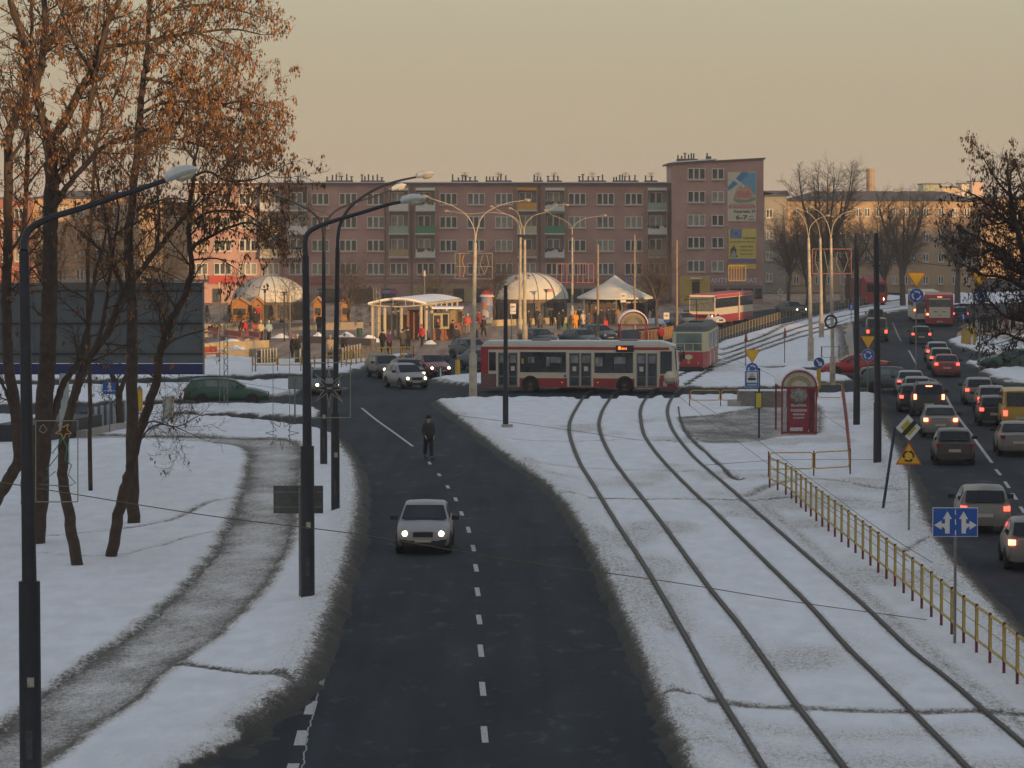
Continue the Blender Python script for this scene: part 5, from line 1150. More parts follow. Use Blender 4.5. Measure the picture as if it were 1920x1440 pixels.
# stop board, timetable
e = sign_pole('blue tram stop board with a yellow timetable on a thin dark post', 1423, 823, AT(1423, 690, G(1423, 823).y).z, 'stop sign', None, .045, mat('navy post', (.02, .025, .07), .5), 'stop_sign')
Y_ = G(1423, 823).y; f = lambda x, y: (AT(x, y, Y_).x - G(1423, 823).x, AT(x, y, Y_).z)
def prect(par, x0, x1, y0, y1, mt, d, nm, F_=None):
    F_ = F_ or f; a, b = F_(x0, y1), F_(x1, y0); m = MB(); m.box(((a[0] + b[0]) / 2, -d, (a[1] + b[1]) / 2), (b[0] - a[0], .014, b[1] - a[1])); return m.build(nm, mt, par)
bd_ = prect(e, 1396, 1422.5, 695, 726, S_WHT, .05, 'board'); prect(e, 1397, 1421.5, 696, 725, S_BLUE, .065, 'board_face'); pn_ = prect(e, 1399.5, 1419.5, 697.5, 717.5, S_WHT, .08, 'pictogram_panel')
prect(e, 1402, 1417, 708.5, 712.5, S_BLK, .095, 'tram_pictogram'); prect(e, 1404, 1415, 704, 707.5, paint((.30, .30, .28), 'pictogram grey'), .095, 'tram_pictogram')
poly(e, [f(1405, 703), f(1414, 703), f(1410, 699.5)], paint((.30, .30, .28), 'pictogram grey'), -.088, .01, nm='tram_pictogram'); prect(e, 1401, 1419, 719.5, 723, paint((.25, .4, .6), 'pale blue lettering'), .08, 'board_lettering')
prect(e, 1415.5, 1429, 735.5, 765.5, S_BLK, .055, 'timetable_frame'); prect(e, 1417, 1427.5, 737, 764, mat('timetable yellow', (.50, .40, .05), .5), .07, 'timetable')
# keep right arrow bollard
e = sign_pole('blue keep right sign on a yellow bollard behind the shelter', 1535, 728, .9, group=None); zz = AT(1535, 680, G(1535, 728).y).z
m = MB(); m.tube([(0, 0, 0), (0, 0, zz - .42)], .13, 12); m.build('bollard', mat('bollard yellow', (.55, .34, .02), .5), e); disc(e, zz, .33, S_WHT, -.12, nm='round_border'); disc(e, zz, .31, S_BLUE, -.134, .01, nm='round_face')
m = MB(); m.prism([(-.20, .17), (-.13, .22), (.08, .0), (.17, .08), (.20, -.20), (-.08, -.17), (.0, -.08)], 0, .01); m.v = [(v[0], v[1] - .155, v[2] + zz) for v in m.v]; m.build('arrow', S_WHT, e)
e = sign_pole('yellow traffic island bollard left of the bus tail', 858, 710, 1.9, 'bollard', None, .04, name='bollard'); m = MB(); m.tube([(0, 0, 0), (0, 0, 1.2)], [.16, .15], 12); m.build('bollard_body', mat('bollard yellow'), e)
e = sign_pole('small grey backed sign on a pale stub at the tip of the central island', 826, 718, .95, 'traffic sign', None, .045, mt=S_WHT); m = MB(); m.tube([(0, -.02, .85), (0, .02, .85)], .2, 16); m.build('sign_back', S_BCK, e)
# mandatory straight ahead sign far, near crowd
e = sign_pole('small blue straight ahead arrow sign beside the red bus', 1806, 616, AT(1806, 592, G(1806, 616).y).z); Y2 = G(1806, 616).y; z_ = AT(1806, 593, Y2).z; m = MB(); m.box((0, -.05, z_), (.75, .02, .6)); m.build('plate', S_BLUE, e)
poly(e, [(-.06, z_ - .24), (.06, z_ - .24), (.06, z_ + .02), (.17, z_ + .02), (0, z_ + .24), (-.17, z_ + .02), (-.06, z_ + .02)], S_WHT, -.07, nm='arrow')
e = sign_pole('small blue arrow board at the head of the far platform', 1596, 606, 1.9); m = MB(); m.box((0, -.05, 1.55), (.5, .02, .6)); m.build('plate', S_BLUE, e); poly(e, [(-.05, 1.32), (.05, 1.32), (.05, 1.6), (.14, 1.6), (0, 1.8), (-.14, 1.6), (-.05, 1.6)], S_WHT, -.07, nm='arrow')
# priority ends sign on leaning post
g = G(1655, 958); Y3 = g.y; e = empty('traffic_sign', tuple(g)); T(e, 'priority ends diamond on a dark leaning post', 'traffic sign')
tpp = AT(1678, 800, Y3) - g; m = MB(); m.tube([(0, 0, 0), tuple(tpp)], .05, 8); m.build('post', mat('navy post'), e)
c = AT(1702, 801, Y3) - g; ux = (AT(1703, 801, Y3) - AT(1702, 801, Y3)).x
def dia(pts, mt, d, nm): poly(e, [(c.x + a * ux, c.z - b * ux) for a, b in pts], mt, -d, nm=nm)
dia([(0, -24), (24, 1), (3, 25), (-23, 1)][::-1], S_WHT, .06, 'plate_border'); dia([(-1, -14), (15, 2), (2, 16), (-14, 0)][::-1], mat('priority yellow', (.40, .36, .03), .5), .075, 'plate_face')
dia([(4, -16.5), (21, -8), (19, -4), (-6, 18), (-18, 9), (-14, 5)][::-1], S_BLK, .09, 'black_band') if False else dia([(11, -14), (17, -8), (-7, 17.5), (-13, 12)][::-1], S_BLK, .09, 'black_band')
# roundabout warning triangle
e = sign_pole('yellow warning triangle with three circling arrows', 1704, 1005, AT(1703, 832, G(1704, 1005).y).z); Y4 = G(1704, 1005).y; f4 = lambda x, y: (AT(x, y, Y4).x - G(1704, 1005).x, AT(x, y, Y4).z)
poly(e, [f4(1679, 871), f4(1728, 871), f4(1704, 828)], S_RED, -.045, nm='border'); poly(e, [f4(1683, 868.5), f4(1724, 868.5), f4(1704, 833)], S_YEL, -.058, .01, nm='face')
cx_, cz_ = f4(1703, 855)
for k in range(3):
    a = R(100 + 120 * k); o = arc_arrow(e, 0, 8.6 * ux, a, a + R(80), 3.2 * ux, S_BLK, -.075); o.location = (cx_, 0, cz_)
# lane arrow sign
g = G(1790, 1215); Y5 = g.y; e = empty('traffic_sign', tuple(g)); T(e, 'large blue lane sign with two white forked arrows', 'traffic sign'); m = MB(); m.tube([(0, 0, 0), (0, 0, AT(1790, 955, Y5).z)], .035, 8); m.build('post', M_STEEL, e)
f5 = lambda x, y: (AT(x, y, Y5).x - g.x, AT(x, y, Y5).z)
prect(e, 1747.5, 1833, 951, 1006, S_WHT, .06, 'plate_border', f5); prect(e, 1749, 1831.5, 952.5, 1004.5, S_BLUE, .075, 'plate_face', f5)
for sx_, ox_ in ((1, 0), (-1, 1)):
    q = lambda x, y: f5(1775.3 + (x - 1775.3) if sx_ > 0 else 1806 - (x - 1775.3), y)
    P1 = [(1771, 999.5), (1779.5, 999.5), (1779.5, 972.5), (1784, 972.5), (1775.5, 958), (1767, 972.5), (1771, 972.5), (1771, 981), (1764.5, 981), (1764.5, 975.5), (1750.5, 984), (1764.5, 992.5), (1764.5, 987.5), (1767.5, 987.5), (1771, 991.5)]
    P1 = [q(*p) for p in P1]
    poly(e, P1 if sx_ < 0 else P1[::-1], S_WHT, -.088, .01, nm='forked_arrow')
for a, b in ((955, 964.5), (973, 983.5), (993.5, 1003)): prect(e, 1789.6, 1791.6, a, b, S_WHT, .09, 'lane_dash', f5)
# back of a big sign by the thick lamp post
g = G(563, 1127); Y6 = g.y; e = empty('traffic_sign', tuple(g)); T(e, 'grey back of a wide road sign behind the thick lamp post', 'traffic sign'); m = MB(); m.tube([(0, 0, 0), (0, 0, AT(563, 915, Y6).z)], .04, 8); m.build('post', M_STEEL, e)
f6 = lambda x, y: (AT(x, y, Y6).x - g.x, AT(x, y, Y6).z); prect(e, 512.5, 605.5, 911, 963, S_BCK, -.07, 'plate', f6); prect(e, 514, 604, 922, 924, M_STEEL, -.05, 'rail', f6); prect(e, 514, 604, 950, 952, M_STEEL, -.05, 'rail', f6)
g = G(553, 792); e = empty('traffic_sign', tuple(g)); T(e, 'small grey sign back just left of the thick lamp post', 'traffic sign'); m = MB(); m.tube([(0, 0, 0), (0, 0, AT(553, 707, g.y).z)], .04, 8); m.build('post', M_STEEL, e)
fq = lambda x, y: (AT(x, y, g.y).x - g.x, AT(x, y, g.y).z); prect(e, 540, 567, 706, 730, mat('pale sign back', (.20, .22, .22), .6), -.05, 'plate', fq)
# blue pedestrian subway sign
g = G(206, 815); Y7 = g.y; e = empty('traffic_sign', tuple(g)); T(e, 'blue square sign with a white walking figure by the subway stairs', 'traffic sign'); m = MB(); m.tube([(0, 0, 0), (0, 0, AT(206, 716, Y7).z)], .03, 8); m.build('post', M_STEEL, e)
f7 = lambda x, y: (AT(x, y, Y7).x - g.x, AT(x, y, Y7).z); prect(e, 193, 217, 717, 739, S_BLUE, .05, 'plate', f7)
fig = [[(205, 721), (206.5, 727)], [(206.5, 727), (203, 734)], [(206.5, 727), (209, 734)], [(205, 722), (202, 727)], [(205.5, 722), (209, 726)]]
m = MB()
for pl in fig: m.tube([(f7(x, y)[0], -.07, f7(x, y)[1]) for x, y in pl], .035, 5)
a_, b_ = f7(205.5, 719.5); m.ell((a_, -.07, b_), (.06, .02, .06), 8, 5); m.build('walking_figure', S_WHT, e); prect(e, 194, 216, 732, 733, S_WHT, .07, 'stair_line', f7)
# priority road sign far
e = sign_pole('small yellow diamond sign by the far kerb of the square', 1463, 588, AT(1463, 540, G(1463, 588).y).z, r=.04); Y8 = G(1463, 588).y; z8 = AT(1463, 547, Y8).z
poly(e, [(-.38, z8), (0, z8 - .38), (.38, z8), (0, z8 + .38)], S_WHT, -.04, nm='border'); poly(e, [(-.28, z8), (0, z8 - .28), (.28, z8), (0, z8 + .28)], mat('faded yellow sign', (.45, .36, .12), .5), -.053, .01, nm='face')
z9 = AT(1463, 565, Y8).z; poly(e, [(-.3, z9 - .25), (.3, z9 - .25), (0, z9 + .27)], S_YEL, -.04, nm='triangle')
# stop flags on the square
for lab, px, py, ty, sx0 in (('white and blue stop flag behind the tram front', 1247, 625, 585, 1), ('white stop boards on a beige post left of the two beige posts', 959, 641, 568, 1), ('white stop flag before the pointed tent', 1166, 620, 548, 1)):
    g = G(px, py); e = empty('stop_sign', tuple(g)); T(e, lab, 'stop sign', 'stop flags on the square'); zt = AT(px, ty, g.y).z; m = MB(); m.tube([(0, 0, 0), (0, 0, zt)], .05, 6); m.build('post', M_STEEL, e)
    m = MB(); m.box((.12, -.06, zt - .35), (.5, .03, .6)); m.build('flag', S_WHT, e); m = MB(); m.box((.12, -.06, zt - .8), (.5, .03, .22)); m.build('blue_strip', S_BLUE if 'blue' in lab else S_WHT, e)
    m = MB(); m.box((.12, -.085, zt - .32), (.3, .02, .14)); m.build('bus_pictogram', paint((.35, .2, .12), 'rust pictogram'), e)
for lab, px, py, ty in (('thin red tipped marker pole left of the far tracks', 1398, 690, 622), ('thin red tipped marker pole among the far tracks', 1471, 684, 615)):
    g = G(px, py); e = empty('marker_pole', tuple(g)); T(e, lab, 'pole', 'marker poles by the far tracks'); zt = AT(px, ty, g.y).z; m = MB(); m.tube([(0, 0, 0), (0, 0, zt)], .035, 6); m.build('post', M_STEEL, e)
    m = MB(); m.tube([(.02, 0, zt - .65), (.02, 0, zt)], [.13, .03], 6); m.build('red_tip', paint((.28, .06, .05), 'faded red'), e)

# --- railings
Y_FR = mat('railing yellow', (.50, .30, .03), .5, var=.25, scale=5); R_FR = mat('railing dark red', (.16, .02, .025), .55, var=.25, scale=5)
M_YOLD = mat('old ochre railing', (.40, .30, .07), .6, var=.3, scale=5)
def rrect(L, z0, z1, r=.12, n=3):
    P = []
    for cx, cz, a0 in ((L - r, z1 - r, 0), (r, z1 - r, 90), (r, z0 + r, 180), (L - r, z0 + r, 270)):
        for i in range(n + 1): a = R(a0 + 90 * i / n); P.append((cx + r * math.cos(a), 0, cz + r * math.sin(a)))
    return P + [P[0]]
def railing(label, pl, pitch, group=None, z0=.42, z1=1.1, bars=0, post_r=.028, fr=None, pm_=None, frame_r=.026, gap=.10, mids=0, cat='railing'):
    """pl: world polyline of post feet; equal panels: posts and frames are parts sharing mesh data"""
    fr = fr or Y_FR; pm_ = pm_ or R_FR; P = [Vector((p[0], p[1], 0)) for p in pl]; tot = sum((b - a).length for a, b in zip(P, P[1:])); n = max(1, round(tot / pitch)); st = tot / n
    pts = []; acc = 0; seg = 0
    for i in range(n + 1):
        d = min(i * st, tot - 1e-6)
        while seg < len(P) - 2 and d > acc + (P[seg + 1] - P[seg]).length: acc += (P[seg + 1] - P[seg]).length; seg += 1
        L = (P[seg + 1] - P[seg]).length; pts.append(P[seg].lerp(P[seg + 1], (d - acc) / L))
    e = empty('railing', tuple(pts[0])); T(e, label, cat, group); pd = fd = None
    for i, p in enumerate(pts):
        if pd is None: m = MB(); m.tube([(0, 0, -.05), (0, 0, z1 + .06)], post_r, 6); o = m.build('post', pm_, e); pd = o.data
        else: o = bpy.data.objects.new('post', pd); col.objects.link(o); o.parent = e
        o.location = p - pts[0]
        if i < n:
            q = pts[i + 1] - p
            if fd is None:
                m = MB(); Lp = st - gap; m.tube(rrect(Lp, z0, z1), frame_r, 5, caps=False)
                for b in range(bars): x = Lp * (b + 1) / (bars + 1); m.tube([(x, 0, z0), (x, 0, z1)], frame_r * .6, 4)
                for b in range(mids): zz_ = z0 + (z1 - z0) * (b + 1) / (mids + 1); m.tube([(.02, 0, zz_), (Lp - .02, 0, zz_)], frame_r * .45, 4)
                o = m.build('panel', fr, e); fd = o.data
            else: o = bpy.data.objects.new('panel', fd); col.objects.link(o); o.parent = e
            o.location = p - pts[0] + q.normalized() * gap / 2; o.rotation_euler[2] = math.atan2(q.y, q.x)
    return e
railing('long yellow railing with dark red posts along the near tram tracks', [G(*p) for p in ((1443, 918), (1478, 935), (1528, 981), (1592, 1034), (1687, 1113), (1790, 1202), (1885, 1275), (1960, 1340))], 1.75, 'yellow railings', .42, 1.20, fr=M_YOLD, mids=1, frame_r=.034, post_r=.036)
railing('short yellow railing with round cornered panels closing the stop platform', [G(*p) for p in ((1441, 898), (1522, 897), (1594, 893))], 1.55, 'yellow railings', .38, 1.02)
railing('steep yellow and red railing right of the shelter', [G(*p) for p in ((1594, 893), (1589, 830), (1583, 775), (1580, 752))], 2.0, 'yellow railings', .38, 1.05, fr=mat('red and yellow railing', (.30, .07, .03), .5, var=.3))
railing('yellow railing behind the shelter beside the roundabout', [G(*p) for p in ((1532, 752), (1580, 752))], 1.7, 'yellow railings', .2, .95)
railing('low yellow railing on dark red posts left of the concrete bench', [G(*p) for p in ((1293, 765), (1351, 765), (1405, 764))], 2.0, 'yellow railings', .42, .95)
railing('bright yellow railing curving along the market square edge', [G(*p) for p in ((640, 692), (700, 684), (735, 681), (775, 682))], 1.0, 'yellow railings', .3, 1.15, frame_r=.04, fr=Y_FR)
railing('straight yellow railing in front of the striped wall', [G(*p) for p in ((473, 700), (560, 700), (640, 694))], 1.75, 'yellow railings', .55, 1.0, frame_r=.04)
railing('long barred railing between the far tram tracks and the square road', [G(*p) for p in ((1345, 648), (1400, 628), (1460, 609), (1520, 594), (1580, 582), (1650, 571))], 2.4, 'barred railings', .55, 1.15, bars=1, fr=mat('dull ochre railing', (.26, .19, .06), .6, var=.3), pm_=M_STEEL, frame_r=.018, gap=.5)
railing('orange lit railing panels right of the red frame shelter', [G(*p) for p in ((1197, 650), (1230, 645), (1262, 637))], 1.1, 'barred railings', .2, 1.15, fr=mat('orange railing', (.52, .26, .07), .5), pm_=R_FR, frame_r=.04, bars=1)
railing('pale railing at the end of the tram reservation near the red saloon', [G(*p) for p in ((1540, 678), (1567, 678), (1590, 676))], 1.7, 'barred railings', .3, 1.05, fr=mat('pale railing', (.33, .30, .20), .6), pm_=R_FR)

# --- overhead wires
M_WIRE = mat('wire', (.045, .04, .04), .6)
def wire(label, pts, r=.014, group='overhead wires', sag=True, mt=None, drops=()):
    """pts: (px, py, distance)"""
    P = [AT(x, y, d) for x, y, d in pts]; Q = [Vector(p) for p in spline([tuple(p) for p in P], 8)]
    m = MB(); m.tube(Q, r, 4); o = m.build('overhead_wire', mt or M_WIRE); T(o, label, 'wire', group); return o
wire('long cable sagging from the left edge down across both roads', [(-40, 897, 66), (130, 925, 67), (400, 968, 69), (680, 1003, 71), (960, 1050, 74), (1250, 1090, 77), (1500, 1130, 80), (1760, 1165, 83)], .010, mt=mat('ochre cable', (.15, .10, .05), .7))
wire('upper trolley wire running from the roundabout to the lower right edge', [(1290, 742, 150), (1400, 812, 132), (1530, 905, 116), (1650, 993, 103), (1800, 1085, 92), (1960, 1170, 84)], .011)
wire('lower trolley wire below its twin from the roundabout to the right edge', [(1272, 742, 146), (1321, 782, 140), (1413, 850, 126), (1500, 912, 116), (1620, 990, 104), (1780, 1110, 91), (1960, 1225, 80)], .011)
wire('thin span wire over the bus stop', [(850, 778, 150), (1000, 797, 150), (1250, 832, 150), (1480, 858, 150), (1640, 866, 140)], .009)
wire('thin span wire between the traction poles and the right edge', [(1645, 475, 136), (1760, 497, 150), (1920, 500, 160)], .014)
wire('span wire crossing in front of the grey wing', [(1270, 575, 210), (1400, 557, 225), (1520, 530, 232)], .014)
wire('trolley wire descending behind the round sign to the tram', [(1340, 662, 215), (1440, 700, 190), (1480, 735, 175), (1600, 815, 155), (1660, 870, 140)], .011)
wire('faint cable above the parked cars on the left', [(340, 704, 190), (480, 722, 185), (600, 742, 180)], .010)
wire('horizontal wire right of the shelter', [(1320, 872, 130), (1480, 862, 132), (1645, 862, 136)], .008)

# --- christmas light frames on lamp posts
M_DEC = mat('pale light hose', (.26, .25, .20), .5); M_DECG = mat('green light hose', (.05, .22, .14), .5); M_DECY = mat('gold light hose', (.50, .30, .06), .5); M_DECP = mat('pink light hose', (.42, .16, .15), .5)
def star_pts(n, r0, r1, cx, cz, a0=90):
    return [(cx + (r0 if k % 2 == 0 else r1) * math.cos(R(a0 + 180 * k / n)), cz + (r0 if k % 2 == 0 else r1) * math.sin(R(a0 + 180 * k / n))) for k in range(2 * n)]
def deco(label, Y, frame, lines, mt, r=.014, stars=()):
    """frame: px box on distance Y; lines: px polylines"""
    x0, y0, x1, y1 = frame; c = AT((x0 + x1) / 2, y1, Y); e = empty('light_frame', tuple(c)); T(e, label, 'light decoration', 'wire light frames on the lamp posts')
    f = lambda x, y: tuple(AT(x, y, Y) - c)
    if mt is not None:
        m = MB(); P = [f(x0, y0), f(x1, y0), f(x1, y1), f(x0, y1), f(x0, y0)]
        for a, b in zip(P, P[1:]): m.tube([a, b], r, 4)
        m.build('frame', mt, e)
    for nm, pl, mm_ in lines: m = MB(); m.tube([f(x, y) for x, y in pl], r, 4); m.build(nm, mm_, e)
    for n, cx, cy, ra, rb_, a0, mm_ in stars:
        P = star_pts(n, ra, rb_, cx, cy, a0); m = MB(); P.append(P[0])
        for a, b in zip(P, P[1:]): m.tube([f(*a), f(*b)], r, 4)
        m.build('star', mm_, e)
    return e
deco('square light frame with an eight pointed star right of the thick lamp post', 87.2, (583, 680, 657, 783), [], M_DEC, .012, [(8, 617, 728, 36, 10, 90, M_DEC)])
deco('faint eight pointed star on thin wires left of the thick lamp post', 87.2, (512, 660, 543, 900), [('hanger', [(512, 660), (512, 835)], M_STEEL), ('hanger', [(543, 660), (543, 835)], M_STEEL)], None, .008, [(8, 529, 812, 32, 12, 90, M_STEEL)])
deco('light frame with a star topped green tree on the nearest lamp post', 59.5, (67, 789, 146, 941), [('tree', [(118, 822), (98, 850), (110, 852), (88, 880), (104, 884), (74, 908), (126, 912), (142, 906), (128, 890), (134, 872), (122, 862), (126, 840), (118, 822)], M_DECG), ('bell', [(82, 796), (76, 800), (74, 808), (82, 812), (88, 806), (82, 796)], M_DEC)], M_DECY if False else M_DEC, .010, [(5, 119, 808, 16, 7, 90, M_DECY)])
deco('pale light frame with candle shapes left of the beige lamp post', 184, (853, 475, 923, 523), [('candle', [(862, 475), (862, 520)], M_DECY), ('candle', [(870, 478), (866, 490), (872, 505), (868, 520)], M_DECY), ('flame', [(905, 478), (900, 495), (908, 515)], M_DEC), ('flame', [(912, 478), (916, 495), (908, 515)], M_DEC), ('hose', [(853, 500), (923, 500)], M_DEC)], M_DEC, .022)
deco('pink light frame of upright bars beside the slim beige post', 300, (1043, 495, 1113, 530), [('bar', [(1043 + k * 10, 495), (1043 + k * 10, 530)], M_DECP) for k in range(1, 7)], M_DECP, .03)
deco('golden light frame of bars in front of the yellow poster', 305, (1366, 498, 1398, 526), [('bar', [(1366 + k * 5, 498), (1366 + k * 5, 526)], M_DECY) for k in range(1, 6)], M_DECY, .035)
deco('square light frame with leaning hoses between the beige lamp posts', 233, (1523, 467, 1596, 513), [('hose', [(1530, 470), (1528, 490), (1535, 511)], M_DEC), ('hose', [(1545, 470), (1552, 505)], M_DEC), ('hose', [(1570, 472), (1568, 492), (1575, 510)], M_DEC), ('hose', [(1585, 472), (1590, 488), (1582, 510)], M_DEC)], M_DECP, .025)
Yd = G(420, 765).y
deco('tall thin lattice of light hoses standing left of the green car roof', Yd, (410, 560, 427, 764), [('upright', [(412, 560), (412, 764)], M_STEEL), ('upright', [(420, 575), (420, 764)], M_STEEL), ('upright', [(427, 575), (427, 764)], M_STEEL)] + [('rung', [(420, 590 + k * 22), (427, 601 + k * 22)], M_STEEL) for k in range(8)] + [('rung', [(427, 601 + k * 22), (420, 612 + k * 22)], M_STEEL) for k in range(7)], None, .02)
deco('pair of lattice light uprights left of the kiosk canopy', G(705, 660).y, (700, 540, 712, 655), [('upright', [(700, 540), (700, 655)], M_DEC), ('upright', [(705, 540), (705, 655)], M_DEC), ('upright', [(712, 540), (712, 655)], M_DEC)] + [('rung', [(705, 545 + k * 14), (712, 552 + k * 14)], M_DEC) for k in range(7)], None, .025)
m = MB(); P = [AT(1558 + 10.5 * math.cos(2 * math.pi * k / 20), 603 + 11.5 * math.sin(2 * math.pi * k / 20), 200) for k in range(21)]; m.tube(P, .07, 6, caps=False); o = m.build('wire_ring', M_TRIM); T(o, 'round dark ring hung on the third beige post', 'ring')
# ------------------------------------------------------------------ market square: tents, kiosk, huts, furniture
M_TENT = mat('tent canvas', (.60, .58, .50), .8, var=.08, scale=1.2); M_TENTSHADE = mat('tent canvas with painted shade', (.36, .35, .33), .8, var=.1, scale=1.2); M_SEAM = mat('tent seam', (.22, .20, .17), .8)
M_BRK = mat('kiosk brick', (.27, .12, .07), .8, var=.2, scale=4); M_COLM = mat('cream kiosk columns', (.50, .43, .31), .6, var=.08); M_WOOD = mat('orange market hut wood', (.34, .16, .04), .7, var=.25, scale=3)
def px_on(g): Y = g.y; return lambda x, y: (AT(x, y, Y).x - g.x, AT(x, y, Y).z)
def dome(label, x0, x1, rim, top, Y, base_py, wallmt, grey=(), group='white domed tents', stars=False):
    c = AT((x0 + x1) / 2, rim, Y); r = (AT(x1, rim, Y).x - AT(x0, rim, Y).x) / 2; zr, zt = AT(960, rim, Y).z, AT(960, top, Y).z; e = empty('domed_tent', (c.x, Y, 0)); T(e, label, 'tent', group)
    n = 14; prof = [(r * math.cos(a), zr + (zt - zr) * math.sin(a)) for a in [R(90 * k / 8) for k in range(9)]]; prof[-1] = (.02, zt)
    m = MB(); m.lathe((0, 0, 0), prof, n)
    for i in range(len(m.f)): m.m[i] = 1 if (i % n) in grey else 0  # segments listed in grey have the shaded side painted into the canvas
    m.build('canopy', [M_TENT, M_TENTSHADE], e, smooth='all')
    m = MB()
    for k in range(n):
        a = 2 * math.pi * k / n; m.tube([((p[0] + .012) * math.cos(a), (p[0] + .012) * math.sin(a), p[1] + .012) for p in prof], .035, 4)
    m.build('canopy_rib', M_SEAM, e)
    m = MB(); m.lathe((0, 0, 0), [(r * .96, 0), (r * .96, zr)], 28); m.build('side_wall', wallmt, e)
    m = MB()
    for k in range(7): a = R(180 + 22 + k * 23); m.box((r * .97 * math.cos(a), r * .97 * math.sin(a), zr * .5), (.9, .04, zr * .7), a + math.pi / 2)
    m.build('tent_window', M_SHOPG, e)
    return e, c, r
d1 = dome('dome tent with shade painted on its left side at the left of the square', 435, 577, 565, 517, 332, 600, paint((.10, .07, .05), 'brown tent wall', var=.3), (7, 8, 9))
wall_text('CAFE', 514, 548, 5, 332 - d1[2] * .9, M_SEAM, None, 0, 0); o = bpy.context.scene.objects[-1] if False else None
d2 = dome('dome tent with dark stars behind the beige lamp posts', 920, 1066, 560, 511, 325, 604, paint((.13, .09, .06), 'dark tent wall', var=.4, scale=1), ())
for o in list(bpy.data.objects):
    if o.name.startswith('lettering') and o.parent is None: o.parent = d1[0]; o.data.transform(Matrix.Translation((-d1[1].x, -d1[2] * .9 - 0.0, 0))); 
M_STAR = mat('dark stars', (.10, .05, .03), .7)
def flat_star(par, x, y, Y, r, off):
    p = AT(x, y, Y); m = MB(); m.prism([(p.x - par.location.x + a * r, p.z + b * r) for a, b in star_pts(5, 1, .42, 0, 0)][::-1], off - .02, off); m.build('star', M_STAR, par)
for x, y, yy in ((968, 521, -2.6), (991, 517, -1.9), (999, 519, -1.7), (990, 523, -2.3)): flat_star(d2[0], x, y, 325, .26, yy)
m = MB(); p = AT(1031, 544, 322); m.box((p.x - d2[0].location.x, -3.55, p.z), (.55, .03, .28), .2); m.build('tent_logo', paint((.45, .18, .14), 'red logo'), d2[0])
# pointed tent with the market stall below
Yp = 318; c = AT(1153, 558, Yp); r = (AT(1225, 558, Yp).x - AT(1082, 558, Yp).x) / 2; e = empty('pointed_tent', (c.x, Yp, 0)); T(e, 'pointed white pavilion tent with an open stall below', 'tent')
zr, zt = AT(960, 557, Yp).z, AT(960, 517, Yp).z
m = MB(); m.lathe((0, 0, 0), [(r, zr - .15), (r, zr), (r * .62, zr + (zt - zr) * .33), (r * .28, zr + (zt - zr) * .68), (.12, zt), (.01, zt + .1)], 12); m.build('canopy', M_TENT, e, smooth=True)
for k in range(6):
    a = 2 * math.pi * (k + .5) / 6; m = MB(); m.tube([(r * .95 * math.cos(a), r * .95 * math.sin(a), 0), (r * .95 * math.cos(a), r * .95 * math.sin(a), zr)], .06, 6); m.build('tent_pole', M_STEEL, e)
m = MB(); m.box((0, .8, zr * .45), (r * 1.5, 1.6, zr * .85)); m.build('stall', paint((.07, .05, .045), 'dark stall', var=.4), e)
m = MB()
for k in range(9): m.box((-r * .7 + k * r * .175, -.05, zr * .80), (r * .12, .06, .14))
m.build('stall_pelmet', S_WHT, e)
m = MB(); m.box((-.3, -.06, zr * .95), (r * .9, .05, .14)); m.build('stall_sign', paint((.34, .29, .12), 'ochre board'), e)

# kiosk: columns, lens shaped canopy, brick rooms
g = G(775, 638); Yk = g.y; e = empty('kiosk', (AT(775, 638, Yk).x, Yk, 0)); T(e, 'brick kiosk with cream columns under a curved lens shaped canopy', 'kiosk'); kx = e.location.x
f = lambda x, y: (AT(x, y, Yk).x - kx, AT(x, y, Yk).z)
xa, xb = f(690, 570)[0], f(799, 570)[0]; zc = f(0, 571)[1]; zt_ = f(0, 562)[1]; zb_ = f(0, 575)[1]; nn = 14
up_ = [(xa + (xb - xa) * k / nn, zc + (zt_ - zc) * math.sin(math.pi * k / nn)) for k in range(nn + 1)]; dn = [(xa + (xb - xa) * k / nn, zc + (zb_ - zc) * math.sin(math.pi * k / nn)) for k in range(nn + 1)]
shift = Vector((f(860, 560)[0] - xb, 14.0, 0))
def lens(poly, y0, mt, nm, rr=.06, par=e): m = MB(); m.tube([(p[0], y0, p[1]) for p in poly], rr, 6); return m.build(nm, mt, par)
lens(up_, 0, M_COLM, 'canopy_chord'); lens(dn, 0, M_COLM, 'canopy_chord')
for k in (3, 6, 9, 11): m = MB(); m.tube([(up_[k][0], 0, up_[k][1]), (dn[k][0], 0, dn[k][1])], .04, 5); m.build('canopy_strut', M_COLM, e)
m = MB(); n0 = len(up_)
m.v = [(p[0], 0, p[1] + .05) for p in up_] + [(p[0] + shift.x, shift.y, p[1] + .05) for p in up_]; m.f = [(i, i + 1, i + 1 + n0, i + n0) for i in range(n0 - 1)]; m.m = [0] * (n0 - 1)
m.v += [(p[0], 0, p[1] + .17) for p in up_] + [(p[0] + shift.x, shift.y, p[1] + .17) for p in up_]; m.f += [(i + 2 * n0, i + 3 * n0, i + 1 + 3 * n0, i + 1 + 2 * n0) for i in range(n0 - 1)]; m.m += [0] * (n0 - 1)
m.f += [(i, i + 2 * n0, i + 1 + 2 * n0, i + 1) for i in range(n0 - 1)]; m.m += [0] * (n0 - 1)
m.build('canopy_roof', M_CAP, e)
m = MB(); m.tube([(xb, 0, zc), (xb + shift.x, shift.y, zc)], .12, 6); m.build('canopy_beam', M_COLM, e)
for k in range(6): t = (k + .7) / 6.5; m = MB(); m.tube([(xb + shift.x * t, shift.y * t, zc - .1), (xb + shift.x * t, shift.y * t, zc - .75)], .09, 6); m.build('hanging_lamp', M_COLM, e)
